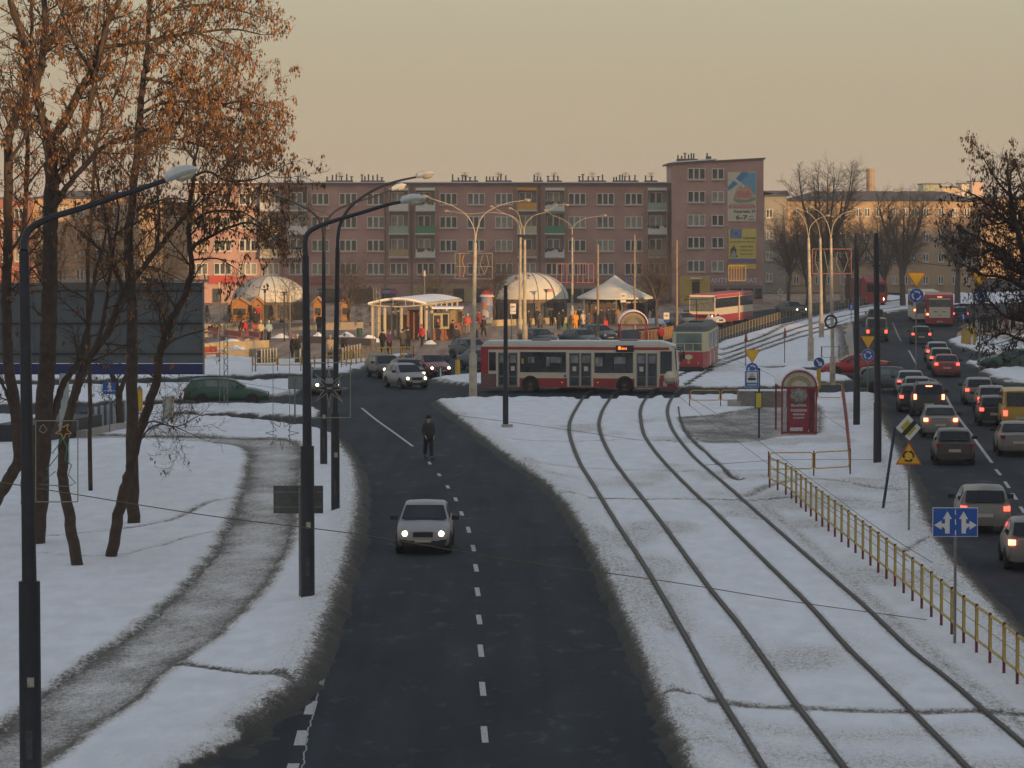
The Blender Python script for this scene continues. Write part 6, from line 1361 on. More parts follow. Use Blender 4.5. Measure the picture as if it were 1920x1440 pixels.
for x, yb in ((698, 638), (710, 632), (721, 638), (732, 618), (742, 616), (752, 632), (789, 637), (799, 640), (809, 634)):
    gg = G(x, max(yb, 632)); a = f(x, 574); m = MB(); m.tube([(a[0], .4 if x not in (732, 742) else 5, 0), (a[0], .4 if x not in (732, 742) else 5, a[1])], .14, 8); m.build('column', M_COLM, e, smooth=True)
def kbox(nm, x0, x1, y0, y1, dy, dp, mt):
    a, b = f(x0, y1), f(x1, y0); m = MB(); m.box(((a[0] + b[0]) / 2, dy + dp / 2, (max(a[1], 0) + b[1]) / 2), (b[0] - a[0], dp, b[1] - max(a[1], 0))); return m.build(nm, mt, e)
kbox('brick_room', 762, 792, 584, 640, 1.6, 4, M_BRK); kbox('brick_room', 812, 833, 617, 641, -.5, 2.5, M_BRK); kbox('brick_counter', 834, 862, 606, 640, 1.0, 3, M_BRK)
kbox('display_case', 812, 842, 587, 616.5, -.3, 2.3, mat('cream display frame', (.42, .36, .20), .6)); kbox('display_glass', 814, 826, 591, 614, -.33, .02, M_SHOPG); kbox('display_goods', 820, 824, 598, 610, -.37, .02, paint((.45, .12, .10), 'red goods', var=.4, scale=8)); kbox('display_glass', 831, 840, 589, 612, -.33, .02, M_SHOPG)
kbox('side_room', 843, 866, 580, 612, 2.5, 3, paint((.28, .23, .15), 'olive room')); kbox('small_roof', 810, 868, 576, 579, -.7, 4.5, M_CAP); kbox('back_wall', 700, 760, 596, 625, 9, .3, paint((.34, .24, .11), 'ochre wall'))
# advertising column
g = G(913, 606); e = empty('advertising_column', tuple(g)); T(e, 'round advertising column with a red cap and torn colourful posters', 'advertising column'); zt = AT(913, 557, g.y).z
m = MB(); m.tube([(0, 0, 0), (0, 0, .35)], .66, 20); m.build('plinth', M_CONC, e)
def poster_mat():
    m = bpy.data.materials.new('pasted posters'); m.use_nodes = True; nt = m.node_tree; b = nt.nodes['Principled BSDF']; t = nt.nodes.new('ShaderNodeTexCoord'); v = nt.nodes.new('ShaderNodeTexVoronoi'); v.distance = 'CHEBYCHEV'; v.inputs['Scale'].default_value = 1.6
    cr = nt.nodes.new('ShaderNodeValToRGB'); cr.color_ramp.interpolation = 'CONSTANT'; s = nt.nodes.new('ShaderNodeSeparateColor'); e_ = cr.color_ramp.elements
    e_[0].color = (.5, .42, .34, 1); e_[1].position = .25; e_[1].color = (.15, .2, .35, 1)
    for p, c_ in ((.45, (.55, .22, .12)), (.65, (.55, .5, .45)), (.82, (.3, .3, .45))): q = e_.new(p); q.color = (*c_, 1)
    nt.links.new(t.outputs['Object'], v.inputs['Vector']); nt.links.new(v.outputs['Color'], s.inputs[0]); nt.links.new(s.outputs[0], cr.inputs[0]); nt.links.new(cr.outputs[0], b.inputs['Base Color']); return m
m = MB(); m.tube([(0, 0, .35), (0, 0, zt)], .56, 24); m.build('drum', poster_mat(), e, smooth=True)
m = MB(); m.lathe((0, 0, zt), [(.56, 0), (.72, .02), (.72, .12), (.5, .3)], 24); m.build('rim', S_WHT, e); m = MB(); m.lathe((0, 0, zt), [(.58, .14), (.55, .35), (.38, .6), (.02, .72)], 20); m.build('cap', paint((.5, .04, .04), 'red cap'), e, smooth=True)
# market huts
def hut(label, x0, x1, base, Y_=None, h=2.3):
    g = G((x0 + x1) / 2, base); e = empty('market_hut', tuple(g)); T(e, label, 'market hut', 'orange wooden market huts'); w_ = (x1 - x0) / (F / g.y)
    m = MB(); m.prism([(-w_ / 2, 0), (w_ / 2, 0), (w_ / 2, h * .75), (0, h), (-w_ / 2, h * .75)], 0, 2.2); m.build('wall', M_WOOD, e)
    m = MB(); m.prism([(-w_ / 2 - .2, h * .70), (0, h + .02), (w_ / 2 + .2, h * .70), (w_ / 2 + .2, h * .76), (0, h + .14), (-w_ / 2 - .2, h * .76)][::-1], -.25, 2.4); m.build('roof', paint((.40, .22, .10), 'hut roof'), e)
    m = MB(); m.box((0, -.02, h * .42), (w_ * .7, .04, h * .28)); m.build('hatch', M_SHOPG, e); m = MB(); m.box((0, -.15, h * .26), (w_ * .8, .3, .05)); m.build('counter', M_WOOD, e)
hut('wide orange hut below the left side of the left dome tent', 432, 466, 603); hut('orange hut left of the small lamp before the dome tent', 472, 492, 602); hut('orange hut between the thick and the twin armed lamp post', 588, 604, 602); hut('orange hut right of the golden lamp post', 640, 655, 602)
# evergreens
def evergreen(label, px, base, hpx, wpx):
    g = G(px, base); s = g.y / F; e = empty('evergreen_shrub', tuple(g)); T(e, label, 'conifer', 'small conifers in front of the huts'); m = MB(); m.tube([(0, 0, 0), (0, 0, .4)], .07, 6); m.build('trunk', mat('shrub stem', (.06, .04, .03), .9), e)
    h, w_ = hpx * s, wpx * s / 2; r2 = random.Random(px); m = MB()
    for i in range(420):
        z = r2.random() ** .8; a = r2.uniform(0, 6.283); rr = w_ * (1 - z) * (.55 + .5 * r2.random()) * (1 - .12 * math.sin(z * 22)); q = Vector((rr * math.cos(a), rr * math.sin(a), .15 + z * (h - .15))); d = Vector((math.cos(a), math.sin(a), -.2)) * .22; sd = Vector((-math.sin(a), math.cos(a), 0)) * .08
        m.add([q - d * .4, q + sd, q + d, q - sd], [(0, 1, 2, 3)])
    m.build('crown', mat('conifer green', (.035, .05, .022), .9, var=.4, scale=3), e)
for i, (x, lb) in enumerate(((388, 'at the far left by the billboard'), (430, 'left of the dome tent'), (468, 'between the first two huts'), (508, 'under the middle of the dome tent'), (545, 'under the right rim of the dome tent'))): evergreen('small dark conifer ' + lb, x, 606, 34, 20)
for x, lb in ((672, 'tall thin dark conifer left of the kiosk canopy'), (694, 'dark conifer touching the kiosk canopy corner')): evergreen(lb, x, 612, 75, 22)
# low terrace walls, benches, kerb slabs
def wbox(name, label, p, q, h, t, mt, cat, group=None, z=0):
    a, b = G(*p), G(*q); d = b - a; m = MB(); m.box((0, 0, z + h / 2), (d.length, t, h)); o = m.build(name, mt); o.location = ((a.x + b.x) / 2, (a.y + b.y) / 2, 0); o.rotation_euler[2] = math.atan2(d.y, d.x); T(o, label, cat, group); return o
M_SAND = mat('sandy terrace stone', (.42, .34, .20), .85, var=.2, scale=2)
wbox('terrace_wall', 'lowest sandy terrace wall left of the striped wall', (360, 672), (476, 668), .5, .5, M_SAND, 'wall', 'sandy terrace walls'); wbox('terrace_wall', 'upper sandy terrace wall below the red benches', (360, 660), (500, 652), .6, .5, M_SAND, 'wall', 'sandy terrace walls')
wbox('terrace_wall', 'long dark terrace wall behind the walking people', (560, 642), (700, 648), .55, .5, paint((.13, .10, .08), 'dark terrace wall'), 'wall', 'sandy terrace walls'); wbox('terrace_wall', 'low sandy wall under the dome tent with stars', (925, 612), (1060, 606), .6, .4, M_SAND, 'wall', 'sandy terrace walls')
wbox('terrace_wall', 'far low grey wall before the conifers', (380, 622), (680, 618), .7, .4, paint((.22, .19, .16), 'grey terrace wall'), 'wall', 'sandy terrace walls')
for i, (p, q, lb) in enumerate((((385, 632), (405, 636), 'red bench at the left end of the terrace'), ((415, 640), (448, 644), 'long red bench next to the bending person'), ((462, 642), (482, 646), 'red bench right of the bending person'), ((380, 676), (412, 674), 'red bench on the lowest terrace by the billboard'), ((472, 626), (486, 626), 'small red bench below the hut'))):
    a, b = G(*p), G(*q); d = b - a; L = d.length; e = empty('bench', ((a.x + b.x) / 2, (a.y + b.y) / 2, 0), math.atan2(d.y, d.x)); T(e, lb, 'bench', 'red benches on the terrace'); MR = paint((.36, .08, .04), 'red bench paint', var=.2)
    m = MB(); m.box((0, 0, .45), (L, .45, .07)); m.build('seat', MR, e); m = MB(); m.box((0, .24, .75), (L, .06, .42)); m.build('backrest', MR, e)
    for s_ in (-1, 1): m = MB(); m.box((s_ * L * .42, 0, .21), (.1, .4, .41)); m.build('leg', M_CONC, e)
def slabs(label, p, q, n, h, wd, mt1, mt2, dy=0):
    a, b = G(*p), G(*q); e = empty('striped_wall', tuple(a)); T(e, label, 'striped wall', 'striped walls of the subway stairs')
    for i in range(n):
        c = a.lerp(b, (i + .5) / n) - a; m = MB(); m.box((0, 0, h / 2), (wd, .18, h)); o = m.build('stripe_slab', mt1, e); o.location = c
    m = MB(); d = b - a; m.box((d.length / 2, 0.25, h * .45), (d.length, .1, h * .9)); o = m.build('back_panel', mt2, e); o.rotation_euler[2] = math.atan2(d.y, d.x); return e
slabs('white upright slabs of the stair wall behind the straight yellow railing', (488, 684), (521, 682), 6, 1.1, .10, paint((.60, .52, .38), 'cream slab'), paint((.09, .08, .07), 'grey panel'))
slabs('white slabs of the stair wall behind the lamp posts', (560, 684), (580, 682), 3, 1.1, .10, paint((.60, .52, .38), 'cream slab'), paint((.09, .08, .07), 'grey panel'))
slabs('white slabs of the stair wall left of the curving railing', (640, 682), (678, 672), 7, 1.1, .10, paint((.60, .52, .38), 'cream slab'), paint((.08, .065, .05), 'brown panel'))
e = slabs('blue and white striped wall of the subway stairs under the trees', (162, 812), (242, 793), 7, 1.15, .13, paint((.42, .44, .44), 'dull white slab'), paint((.02, .05, .10), 'dark blue panel'))
wbox('stair_parapet', 'curved grey parapet below the blue striped wall', (152, 822), (235, 806), .35, .5, M_CONC, 'wall', None)
wbox('subway_shade_box', 'dark box painting the shade of the subway opening behind the trunks', (30, 834), (150, 812), .9, 2.2, paint((.02, .02, .025), 'painted subway shade'), 'stairway', None)  # solid dark box stands in for the shade inside the stair opening
# concrete things
m = MB(); m.tube([(0, 0, 0), (0, 0, 1.15)], [.30, .28], 14); m.box((0, 0, 1.2), (.6, .6, .12)); o = m.build('concrete_post', paint((.35, .35, .28), 'pale concrete')); o.location = G(316, 790); T(o, 'short pale concrete post left of the green estate car', 'post')
e = empty('bollard', tuple(G(262, 778))); T(e, 'orange yellow bollard half hidden behind the double trunk', 'bollard'); m = MB(); m.tube([(0, 0, 0), (0, 0, 1.3)], .16, 12); m.build('bollard_body', mat('bollard yellow'), e); m = MB(); m.tube([(0, 0, 1.3), (0, 0, 1.5)], [.16, .05], 12); m.build('bollard_cap', M_STEEL, e)
g = G(1440, 765); e = empty('concrete_bench', tuple(g)); T(e, 'wide low concrete block with snow between the timetable and the shelter', 'concrete block'); m = MB(); m.box((0, .5, .45), (3.2, .9, .9)); m.build('block', paint((.16, .155, .14), 'stained concrete', var=.25), e); m = MB(); m.box((0, .5, .93), (3.1, .85, .07)); m.build('snow_cap', M_CAP, e)
m = MB(); m.box((-1.8, .2, .2), (.7, .5, .35)); m.build('end_stone', M_CONC, e)
g = G(1588, 640); m = MB(); p0, p1, p2, p3 = [G(*q) for q in ((1577, 612), (1598, 610), (1603, 690), (1592, 668))]; m.add([(p.x, p.y, .0) for p in (p0, p1, p2, p3)] + [(p.x, p.y, .22) for p in (p0, p1, p2, p3)], [(0, 1, 5, 4), (1, 2, 6, 5), (2, 3, 7, 6), (3, 0, 4, 7), (4, 5, 6, 7)])
o = m.build('far_platform', paint((.25, .22, .18), 'trampled platform')); ST(o, 'long narrow platform beside the far tracks')
# red framed shelters
M_RFRAME = mat('shelter red', (.26, .02, .03), .5, var=.15)
def shelter(label, x0, x1, base, ytop, near=True):
    g = G((x0 + x1) / 2, base); e = empty('bus_shelter', tuple(g)); T(e, label, 'shelter', 'red framed waiting shelters'); s = g.y / F; w_ = (x1 - x0) * s; h = AT(960, ytop, g.y).z; D = 3.6 if near else 3.0
    for nm, cx, cy in (('post', -w_ / 2, 0), ('post', w_ / 2, 0), ('post', -w_ / 2, D), ('post', w_ / 2, D)): m = MB(); m.box((cx, cy, h / 2), (.08, .08, h)); m.build(nm, M_RFRAME, e)
    for z in (.12, h): m = MB(); m.box((0, 0, z), (w_ - .08, .07, .09)); m.build('rail', M_RFRAME, e)
    for sx_ in (-1, 1): m = MB(); m.box((sx_ * w_ / 2, D / 2, h), (.07, D - .08, .08)); m.build('rail', M_RFRAME, e)
    rr = w_ / 2; n = 12
    m = MB(); P = [(rr * math.cos(R(180 * k / n)), h + .06 + rr * .92 * math.sin(R(180 * k / n))) for k in range(n + 1)]
    P2 = [((rr + .10) * math.cos(R(180 * k / n)), h + .08 + (rr + .10) * .92 * math.sin(R(180 * k / n))) for k in range(n + 1)]
    m.v = [(p[0], -.1, p[1]) for p in P] + [(p[0], D + .1, p[1]) for p in P] + [(p[0], -.1, p[1]) for p in P2] + [(p[0], D + .1, p[1]) for p in P2]; k1 = n + 1
    for i in range(n): m.f += [(i, i + 1, k1 + i + 1, k1 + i), (2 * k1 + i, 3 * k1 + i, 3 * k1 + i + 1, 2 * k1 + i + 1), (i, 2 * k1 + i, 2 * k1 + i + 1, i + 1), (k1 + i, k1 + i + 1, 3 * k1 + i + 1, 3 * k1 + i)]; m.m += [0] * 4
    m.build('barrel_roof', M_CAP, e, smooth=True)
    m = MB(); m.tube([(p[0], -.12, p[1]) for p in P], .045, 6); m.build('arch', M_RFRAME, e); m = MB(); m.prism([(p[0] * .97, (p[1] - h - .06) * .97 + h + .06) for p in P], -.03, -.02); m.build('arch_panel', paint((.50, .50, .40), 'pale arch panel') if near else M_GREY, e)
    for q in (.68, .54): m = MB(); m.tube([(p[0] * q, -.1, (p[1] - h) * q + h) for p in P], .028, 5); m.build('inner_arch', mat('ochre arch', (.33, .24, .06), .5), e)
    return e, w_, h, s, g
e, w_, h, s, g = shelter('red framed tram shelter with a barrel roof and an advertising poster', 1466, 1530, 816, 727)
fS = px_on(g)
def sp(nm, x0, x1, y0, y1, mt, d, par=None):
    a, b = fS(x0, y1), fS(x1, y0); m = MB(); m.box(((a[0] + b[0]) / 2, -d, (a[1] + b[1]) / 2), (b[0] - a[0], .014, b[1] - a[1])); return m.build(nm, mt, par or e)
pan = sp('poster_panel', 1475, 1516, 729, 811, mat('poster crimson', (.22, .022, .035), .35, var=.12), .02); sp('side_panel', 1517, 1528, 729, 811, mat('dark crimson glass', (.12, .02, .03), .2, var=.3), .02); sp('clear_panel', 1468.5, 1474, 732, 811, mat('frosted panel', (.34, .34, .35), .3, var=.2), .02)
m = MB(); cx_, cz_ = fS(1497.5, 742); m.ell((cx_, -.05, cz_), (.42, .02, .36), 14, 8); m.box((cx_, -.05, cz_ + .05), (.75, .02, .5)); m.build('poster_picture', mat('grey poster picture', (.20, .20, .17), .5, var=.5, scale=7), pan)
sp('poster_gap', 1481, 1505, 801.5, 808, mat('snow seen through', (.5, .5, .53), .6), .04, pan); sp('standing_shadow', 1502, 1512, 790, 808, M_TRIM, .05, pan) if False else None
for t_, y_, hp, wp in (('KLASYKA', 760, 4.6, 29), ('W ŁAGODNYM', 769.5, 4.6, 31), ('NOWYM STYLU', 777, 2.6, 22), ('ZAPRASZAMY', 783.5, 2.2, 22)):
    p = AT(1497.5, y_, g.y); o = text(t_, hp * s * 1.4, Matrix.Identity(4), paint((.48, .42, .42), 'pale poster lettering'), None, bold=.012); sx_ = wp * s / max(o.dimensions.x, .01)
    o.data.transform(Matrix.Translation((p.x - g.x, -.045, p.z)) @ UP_FACE @ Matrix.Diagonal((sx_, 1, 1, 1))); o.parent = pan
m = MB(); m.box((0, 1.6, .45), (w_ * .8, .35, .06)); m.build('bench_seat', M_TRIM, e)
e2 = shelter('small red framed shelter behind the bus beside the railing', 1163, 1213, 655, 609, False)[0]
# billboard back
Yb_ = 135; a, b = AT(-40, 700, Yb_), AT(383, 528, Yb_); e = empty('billboard', ((a.x + b.x) / 2, Yb_, 0)); T(e, 'large dark back of a billboard behind the left trees', 'billboard'); ox = e.location.x
def bb(nm, x0, x1, y0, y1, mt, d, t=.08): p, q = AT(x0, y1, Yb_), AT(x1, y0, Yb_); m = MB(); m.box(((p.x + q.x) / 2 - ox, d, (p.z + q.z) / 2), (q.x - p.x, t, q.z - p.z)); return m.build(nm, mt, e)
M_BB = mat('billboard back sheet', (.095, .11, .115), .6, .1, var=.15, scale=.6); bb('back_sheet', -40, 382, 530, 681, M_BB, 0); bb('blue_base', -40, 383, 682, 702, mat('billboard blue', (.012, .018, .10), .5), -.02)
for y in (544, 605, 662): bb('cross_beam', -40, 381, y, y + 2.5, M_TRIM, -.09)
for x in (60, 140, 220, 300): bb('rib', x, x + 2, 530, 681, mat('billboard rib', (.10, .115, .12), .6), -.07, .05)
bb('edge_strip', 381, 383.5, 528, 702, paint((.22, .18, .16), 'edge strip'), -.12); bb('top_cap', 95, 390, 524, 528.5, paint((.20, .19, .19), 'snowy top cap'), 0, .5); bb('lamp_bar', 270, 326, 520, 524, M_STEEL, -.3, .15)
for x in (120,): p = AT(x, 700, Yb_); m = MB(); m.tube([(p.x - ox, 0, 0), (p.x - ox, 0, p.z)], .2 if x == 120 else .12, 10); m.build('leg', paint((.30, .33, .33), 'pale steel leg'), e)
# yellow bin at right
g = G(1817, 650); e = empty('grit_bin', tuple(g)); T(e, 'tilted yellow grit bin standing on the snow corner', 'bin'); m = MB(); m.prism([(-.55, 0), (.5, 0), (.62, 1.1), (.35, 1.55), (-.45, 1.4)], 0, .9); m.build('bin_body', mat('ochre bin', (.38, .26, .05), .6, var=.2), e); m = MB(); m.prism([(.1, 0), (.3, 0), (.32, .8), (.15, .8)], -.06, -.02); m.build('label_strip', S_WHT, e)
# lamps, festive lamp, snow piles
for lab, x, base, top, t2 in (('short square lamp before the dome tent with stars', 1024, 606, 543, 1), ('short lamp before the left dome tent', 497, 640, 543, 1), ('thin lamp post left of the dome emblem', 533, 640, 548, 1), ('slim lamp right of the left dome tent', 544, 640, 560, 0), ('white candle shaped lamp above the kiosk', 796, 608, 512, 0), ('small lamp left of the striped stair wall', 479, 700, 645, 0), ('small lamp at the left of the terrace', 411, 622, 535, 0)):
    g = G(x, base); e = empty('plaza_lamp', tuple(g)); T(e, lab, 'lamp', 'small lamps on the market square'); zt = AT(x, top, g.y).z; m = MB(); m.tube([(0, 0, 0), (0, 0, zt)], .05, 6); m.build('post', M_POLE if t2 else M_STEEL, e); m = MB()
    if t2: m.box((0, 0, zt), (.55, .35, .08)); m.box((0, 0, zt - .15), (.2, .2, .22))
    else: m.tube([(0, 0, zt - .3), (0, 0, zt + .25)], [.12, .09], 8)
    m.build('lamp_head', M_POLE if t2 else M_COLM, e)
def snow_pile(label, px, py, wpx, hpx, seed):
    g = G(px, py); s = g.y / F; w2, h2 = wpx * s / 2, hpx * s; n = 26; X, Y = np.meshgrid(np.linspace(-1.1, 1.1, n), np.linspace(-1.1, 1.1, n)); rr = np.sqrt(X ** 2 + Y ** 2)
    Z = h2 * np.clip(1 - rr ** 1.3, -.1, 1) * (.6 + .8 * fbm(X * 3 + seed, Y * 3, seed)) + h2 * .25 * (fbm(X * 7, Y * 7 + seed, seed + 3) - .5) * (rr < 1)
    idx = np.arange(n * n).reshape(n, n); Fc = np.stack([idx[:-1, :-1], idx[:-1, 1:], idx[1:, 1:], idx[1:, :-1]], -1).reshape(-1, 4)
    me = bpy.data.meshes.new('snow_pile'); me.from_pydata(np.stack([X * w2, Y * min(w2, 2.0), Z], -1).reshape(-1, 3).tolist(), [], Fc.tolist()); me.materials.append(M_SNOW); at = me.attributes.new('dirt', 'FLOAT', 'POINT'); at.data.foreach_set('value', np.full(n * n, .12, np.float32))
    o = bpy.data.objects.new('snow_pile', me); col.objects.link(o); o.location = (g.x, g.y + .5, 0); T(o, label, 'snow pile', 'cleared snow heaps on the square', 'thing')
for i, a in enumerate((('snow heap left of the striped stair wall', 440, 666, 90, 18), ('snow heap along the upper terrace by the red benches', 430, 650, 120, 12), ('pointed snow heap between the lamp posts', 596, 640, 46, 14), ('snow heap right of the golden lamp post', 650, 632, 34, 9), ('snow heap at the left foot of the kiosk columns', 694, 642, 44, 13),
                       ('snow heap at the right kiosk column', 806, 646, 26, 9), ('snow heap behind the small white cars', 1222, 606, 90, 9), ('low snow heap between the two standing people', 525, 634, 40, 7), ('snow heap at the far left of the terrace', 392, 662, 40, 10))): snow_pile(*a, i + 3)
# waste bin, crates
g = G(674, 632); m = MB(); m.tube([(0, 0, 0), (0, 0, .75)], [.2, .26], 10); o = m.build('waste_bin', paint((.03, .08, .06), 'dark green bin')); o.location = g; T(o, 'dark green waste bin by the snow heap left of the kiosk', 'bin')
# ------------------------------------------------------------------ people
SK = mat('skin', (.42, .26, .19), .6, var=.05); HAIRM = mat('dark hair', (.03, .02, .018), .8); SHOE = mat('black shoes', (.02, .018, .016), .6)
def skin_mesh(name, nodes, edges, sub=2):
    """nodes: name -> (pos, radius); one continuous surface grown round the skeleton"""
    keys = list(nodes); me = bpy.data.meshes.new(name); me.from_pydata([nodes[k][0] for k in keys], [(keys.index(a), keys.index(b)) for a, b in edges], [])
    o = bpy.data.objects.new(name, me); col.objects.link(o); m = o.modifiers.new('s', 'SKIN'); sv = me.skin_vertices[0].data
    for i, k in enumerate(keys):
        r = nodes[k][1]; sv[i].radius = r if isinstance(r, tuple) else (r, r); sv[i].use_root = (i == 0)
    m.use_smooth_shade = True; s = o.modifiers.new('u', 'SUBSURF'); s.levels = sub; s.render_levels = sub
    dg = bpy.context.evaluated_depsgraph_get(); out = bpy.data.meshes.new_from_object(o.evaluated_get(dg)); bpy.data.objects.remove(o); return out
def figure(pose):
    """skeletons of body, coat and trousers; faces -Y. pose: walk / stand / bend"""
    st = {'walk': .62, 'stand': .18, 'bend': .3}[pose]; lean = .55 if pose == 'bend' else .04
    hip = Vector((0, 0, .93)); fwd = -1
    def L(s, sw): # hip, knee, ankle, toe
        h = Vector((s * .09, 0, .90)); k = h + Vector((s * .01, -.16 * sw, -.43 + .02 * abs(sw))); a = Vector((s * .09, -.30 * sw if sw > 0 else -.30 * sw + .02, .09 if sw >= 0 else .16)); t = a + Vector((0, -.17, -.05 if sw >= 0 else -.08)); return h, k, a, t
    lh, lk, la, lt = L(1, st); rh, rk, ra, rt = L(-1, -st)
    up = Vector((0, -lean, 1)).normalized(); che = hip + up * .30; nek = hip + up * .57; hd = nek + up * .14 + Vector((0, -.02, 0))
    def A(s, sw): sh = hip + up * .50 + Vector((s * .19, 0, 0)); el = sh + Vector((s * .045, -.08 * sw + (-.05 if pose == 'bend' else .03), -.28)); ha = el + Vector((-s * .04, -.16 if pose != 'bend' else -.12, -.20)); return sh, el, ha
    ls, le, lw = A(1, -st); rs, re, rw = A(-1, st)
    N = {'hip': (hip, (.14, .11)), 'che': (che, (.16, .11)), 'nek': (nek, .055), 'hd0': (hd, (.082, .095)), 'hd1': (hd + up * .10, (.078, .09)), 'hd2': (hd + up * .155, (.04, .05)), 'nose': (hd + up * .04 + Vector((0, -.11, 0)), .014), 'ls': (ls, .055), 'le': (le, .045), 'lw': (lw, .03), 'rs': (rs, .055), 're': (re, .045), 'rw': (rw, .03),
         'lh': (lh, .08), 'lk': (lk, .055), 'la': (la, .038), 'lt': (lt, .03), 'rh': (rh, .08), 'rk': (rk, .055), 'ra': (ra, .038), 'rt': (rt, .03)}
    E = [('hip', 'che'), ('che', 'nek'), ('nek', 'hd0'), ('hd0', 'hd1'), ('hd1', 'hd2'), ('hd0', 'nose'), ('che', 'ls'), ('ls', 'le'), ('le', 'lw'), ('che', 'rs'), ('rs', 're'), ('re', 'rw'), ('hip', 'lh'), ('lh', 'lk'), ('lk', 'la'), ('la', 'lt'), ('hip', 'rh'), ('rh', 'rk'), ('rk', 'ra'), ('ra', 'rt')]
    for s, w_, el in (('l', lw, le), ('r', rw, re)):
        d = (w_ - el).normalized(); N[s + 'p'] = (w_ + d * .06, (.035, .02)); E.append((s + 'w', s + 'p'))
        for i, (o_, ln) in enumerate(((-.026, .070), (-.009, .082), (.009, .078), (.024, .062))):
            N['%sf%d' % (s, i)] = (w_ + d * .09 + Vector((0, o_, 0)), .009); N['%sg%d' % (s, i)] = (w_ + d * (.09 + ln) + Vector((0, o_ - .012, 0)), .008); E += [(s + 'p', '%sf%d' % (s, i)), ('%sf%d' % (s, i), '%sg%d' % (s, i))]
        N[s + 't0'] = (w_ + d * .05 + Vector((0, -.035, 0)), .010); N[s + 't1'] = (w_ + d * .09 + Vector((0, -.055, 0)), .009); E += [(s + 'p', s + 't0'), (s + 't0', s + 't1')]
    body = skin_mesh('person_body', N, E)
    coat = {}
    for ln in ('jacket', 'coat'):
        C = {'che': (che, (.245, .19)), 'hip': (hip + Vector((0, 0, .06)), (.23, .185)), 'hem': (hip + Vector((0, 0, -.15)), (.235, .185)), 'nek': (nek - up * .035, (.10, .09)), 'col': (nek + up * .03, (.085, .08)), 'ls': (ls, .10), 'le': (le, .088), 'lw': (lw - (lw - le) * .08, .058), 'rs': (rs, .10), 're': (re, .088), 'rw': (rw - (rw - re) * .08, .058)}
        CE = [('che', 'hip'), ('hip', 'hem'), ('che', 'nek'), ('nek', 'col'), ('che', 'ls'), ('ls', 'le'), ('le', 'lw'), ('che', 'rs'), ('rs', 're'), ('re', 'rw')]
        if ln == 'coat': C['skirt'] = (hip + Vector((0, 0, -.42)), (.24, .19)); CE.append(('hem', 'skirt'))
        coat[ln] = skin_mesh(ln, C, CE)
    tr_ = skin_mesh('trousers', {'hip': (hip, (.165, .135)), 'lh': (lh, .125), 'lk': (lk, .098), 'la': (la + Vector((0, 0, -.015)), .085), 'rh': (rh, .125), 'rk': (rk, .098), 'ra': (ra + Vector((0, 0, -.015)), .085)}, [('hip', 'lh'), ('lh', 'lk'), ('lk', 'la'), ('hip', 'rh'), ('rh', 'rk'), ('rk', 'ra')])
    sh = []
    for a, t in ((la, lt), (ra, rt)): m = MB(); m.ell(tuple((a + t) / 2 + Vector((0, -.01, -.035))), (.068, .18, .075), 10, 6); sh.append(m)
    mh = MB(); c = hd + up * .085 + Vector((0, .012, 0)); mh.ell(tuple(c), (.10, .115, .10), 12, 8)
    mc = MB(); mc.ell(tuple(c + Vector((0, 0, .02))), (.11, .125, .11), 12, 8)
    def md(mb, nm):
        me = bpy.data.meshes.new(nm); me.from_pydata(mb.v, [], mb.f); me.polygons.foreach_set('use_smooth', np.ones(len(mb.f), bool)); return me
    return dict(body=body, jacket=coat['jacket'], coat=coat['coat'], trousers=tr_, shoe=[md(s, 'shoe') for s in sh], hair=md(mh, 'hair'), hat=md(mc, 'hat'))
FIG = {p: figure(p) for p in ('walk', 'stand', 'bend')}
def cloth(c): return mat('cloth %.2f %.2f %.2f' % c, c, .85, var=.15, scale=6)
def person(label, px, py, pose, top, legs, rz=0, coat=False, hat=None, h=1.75, group='people on the market square'):
    Fg = FIG[pose]; me = Fg['body']
    if not me.materials: me.materials.append(SK)
    o = bpy.data.objects.new('person', me); col.objects.link(o); g = G(px, py); o.location = (g.x, g.y + .15, 0.015); o.rotation_euler[2] = R(rz); s = h / 1.79; o.scale = (s, s, s); T(o, label, 'person', group)
    def sub(nm, md, mt):
        md2 = md.copy(); md2.materials.clear(); md2.materials.append(mt); c = bpy.data.objects.new(nm, md2); col.objects.link(c); c.parent = o
    sub('coat' if coat else 'jacket', Fg['coat' if coat else 'jacket'], cloth(top)); sub('trousers', Fg['trousers'], cloth(legs))
    for s_ in Fg['shoe']: sub('shoe', s_, SHOE)
    if hat: sub('hat', Fg['hat'], cloth(hat))
    else: sub('hair', Fg['hair'], HAIRM)
    return o
BK, DK, NV = (.022, .022, .022), (.035, .028, .024), (.02, .025, .05)
person('person in a dark jacket and black cap walking alone on the road', 803, 861, 'walk', (.035, .032, .028), (.02, .02, .026), 20, hat=(.012, .012, .012), group=None, h=1.80)
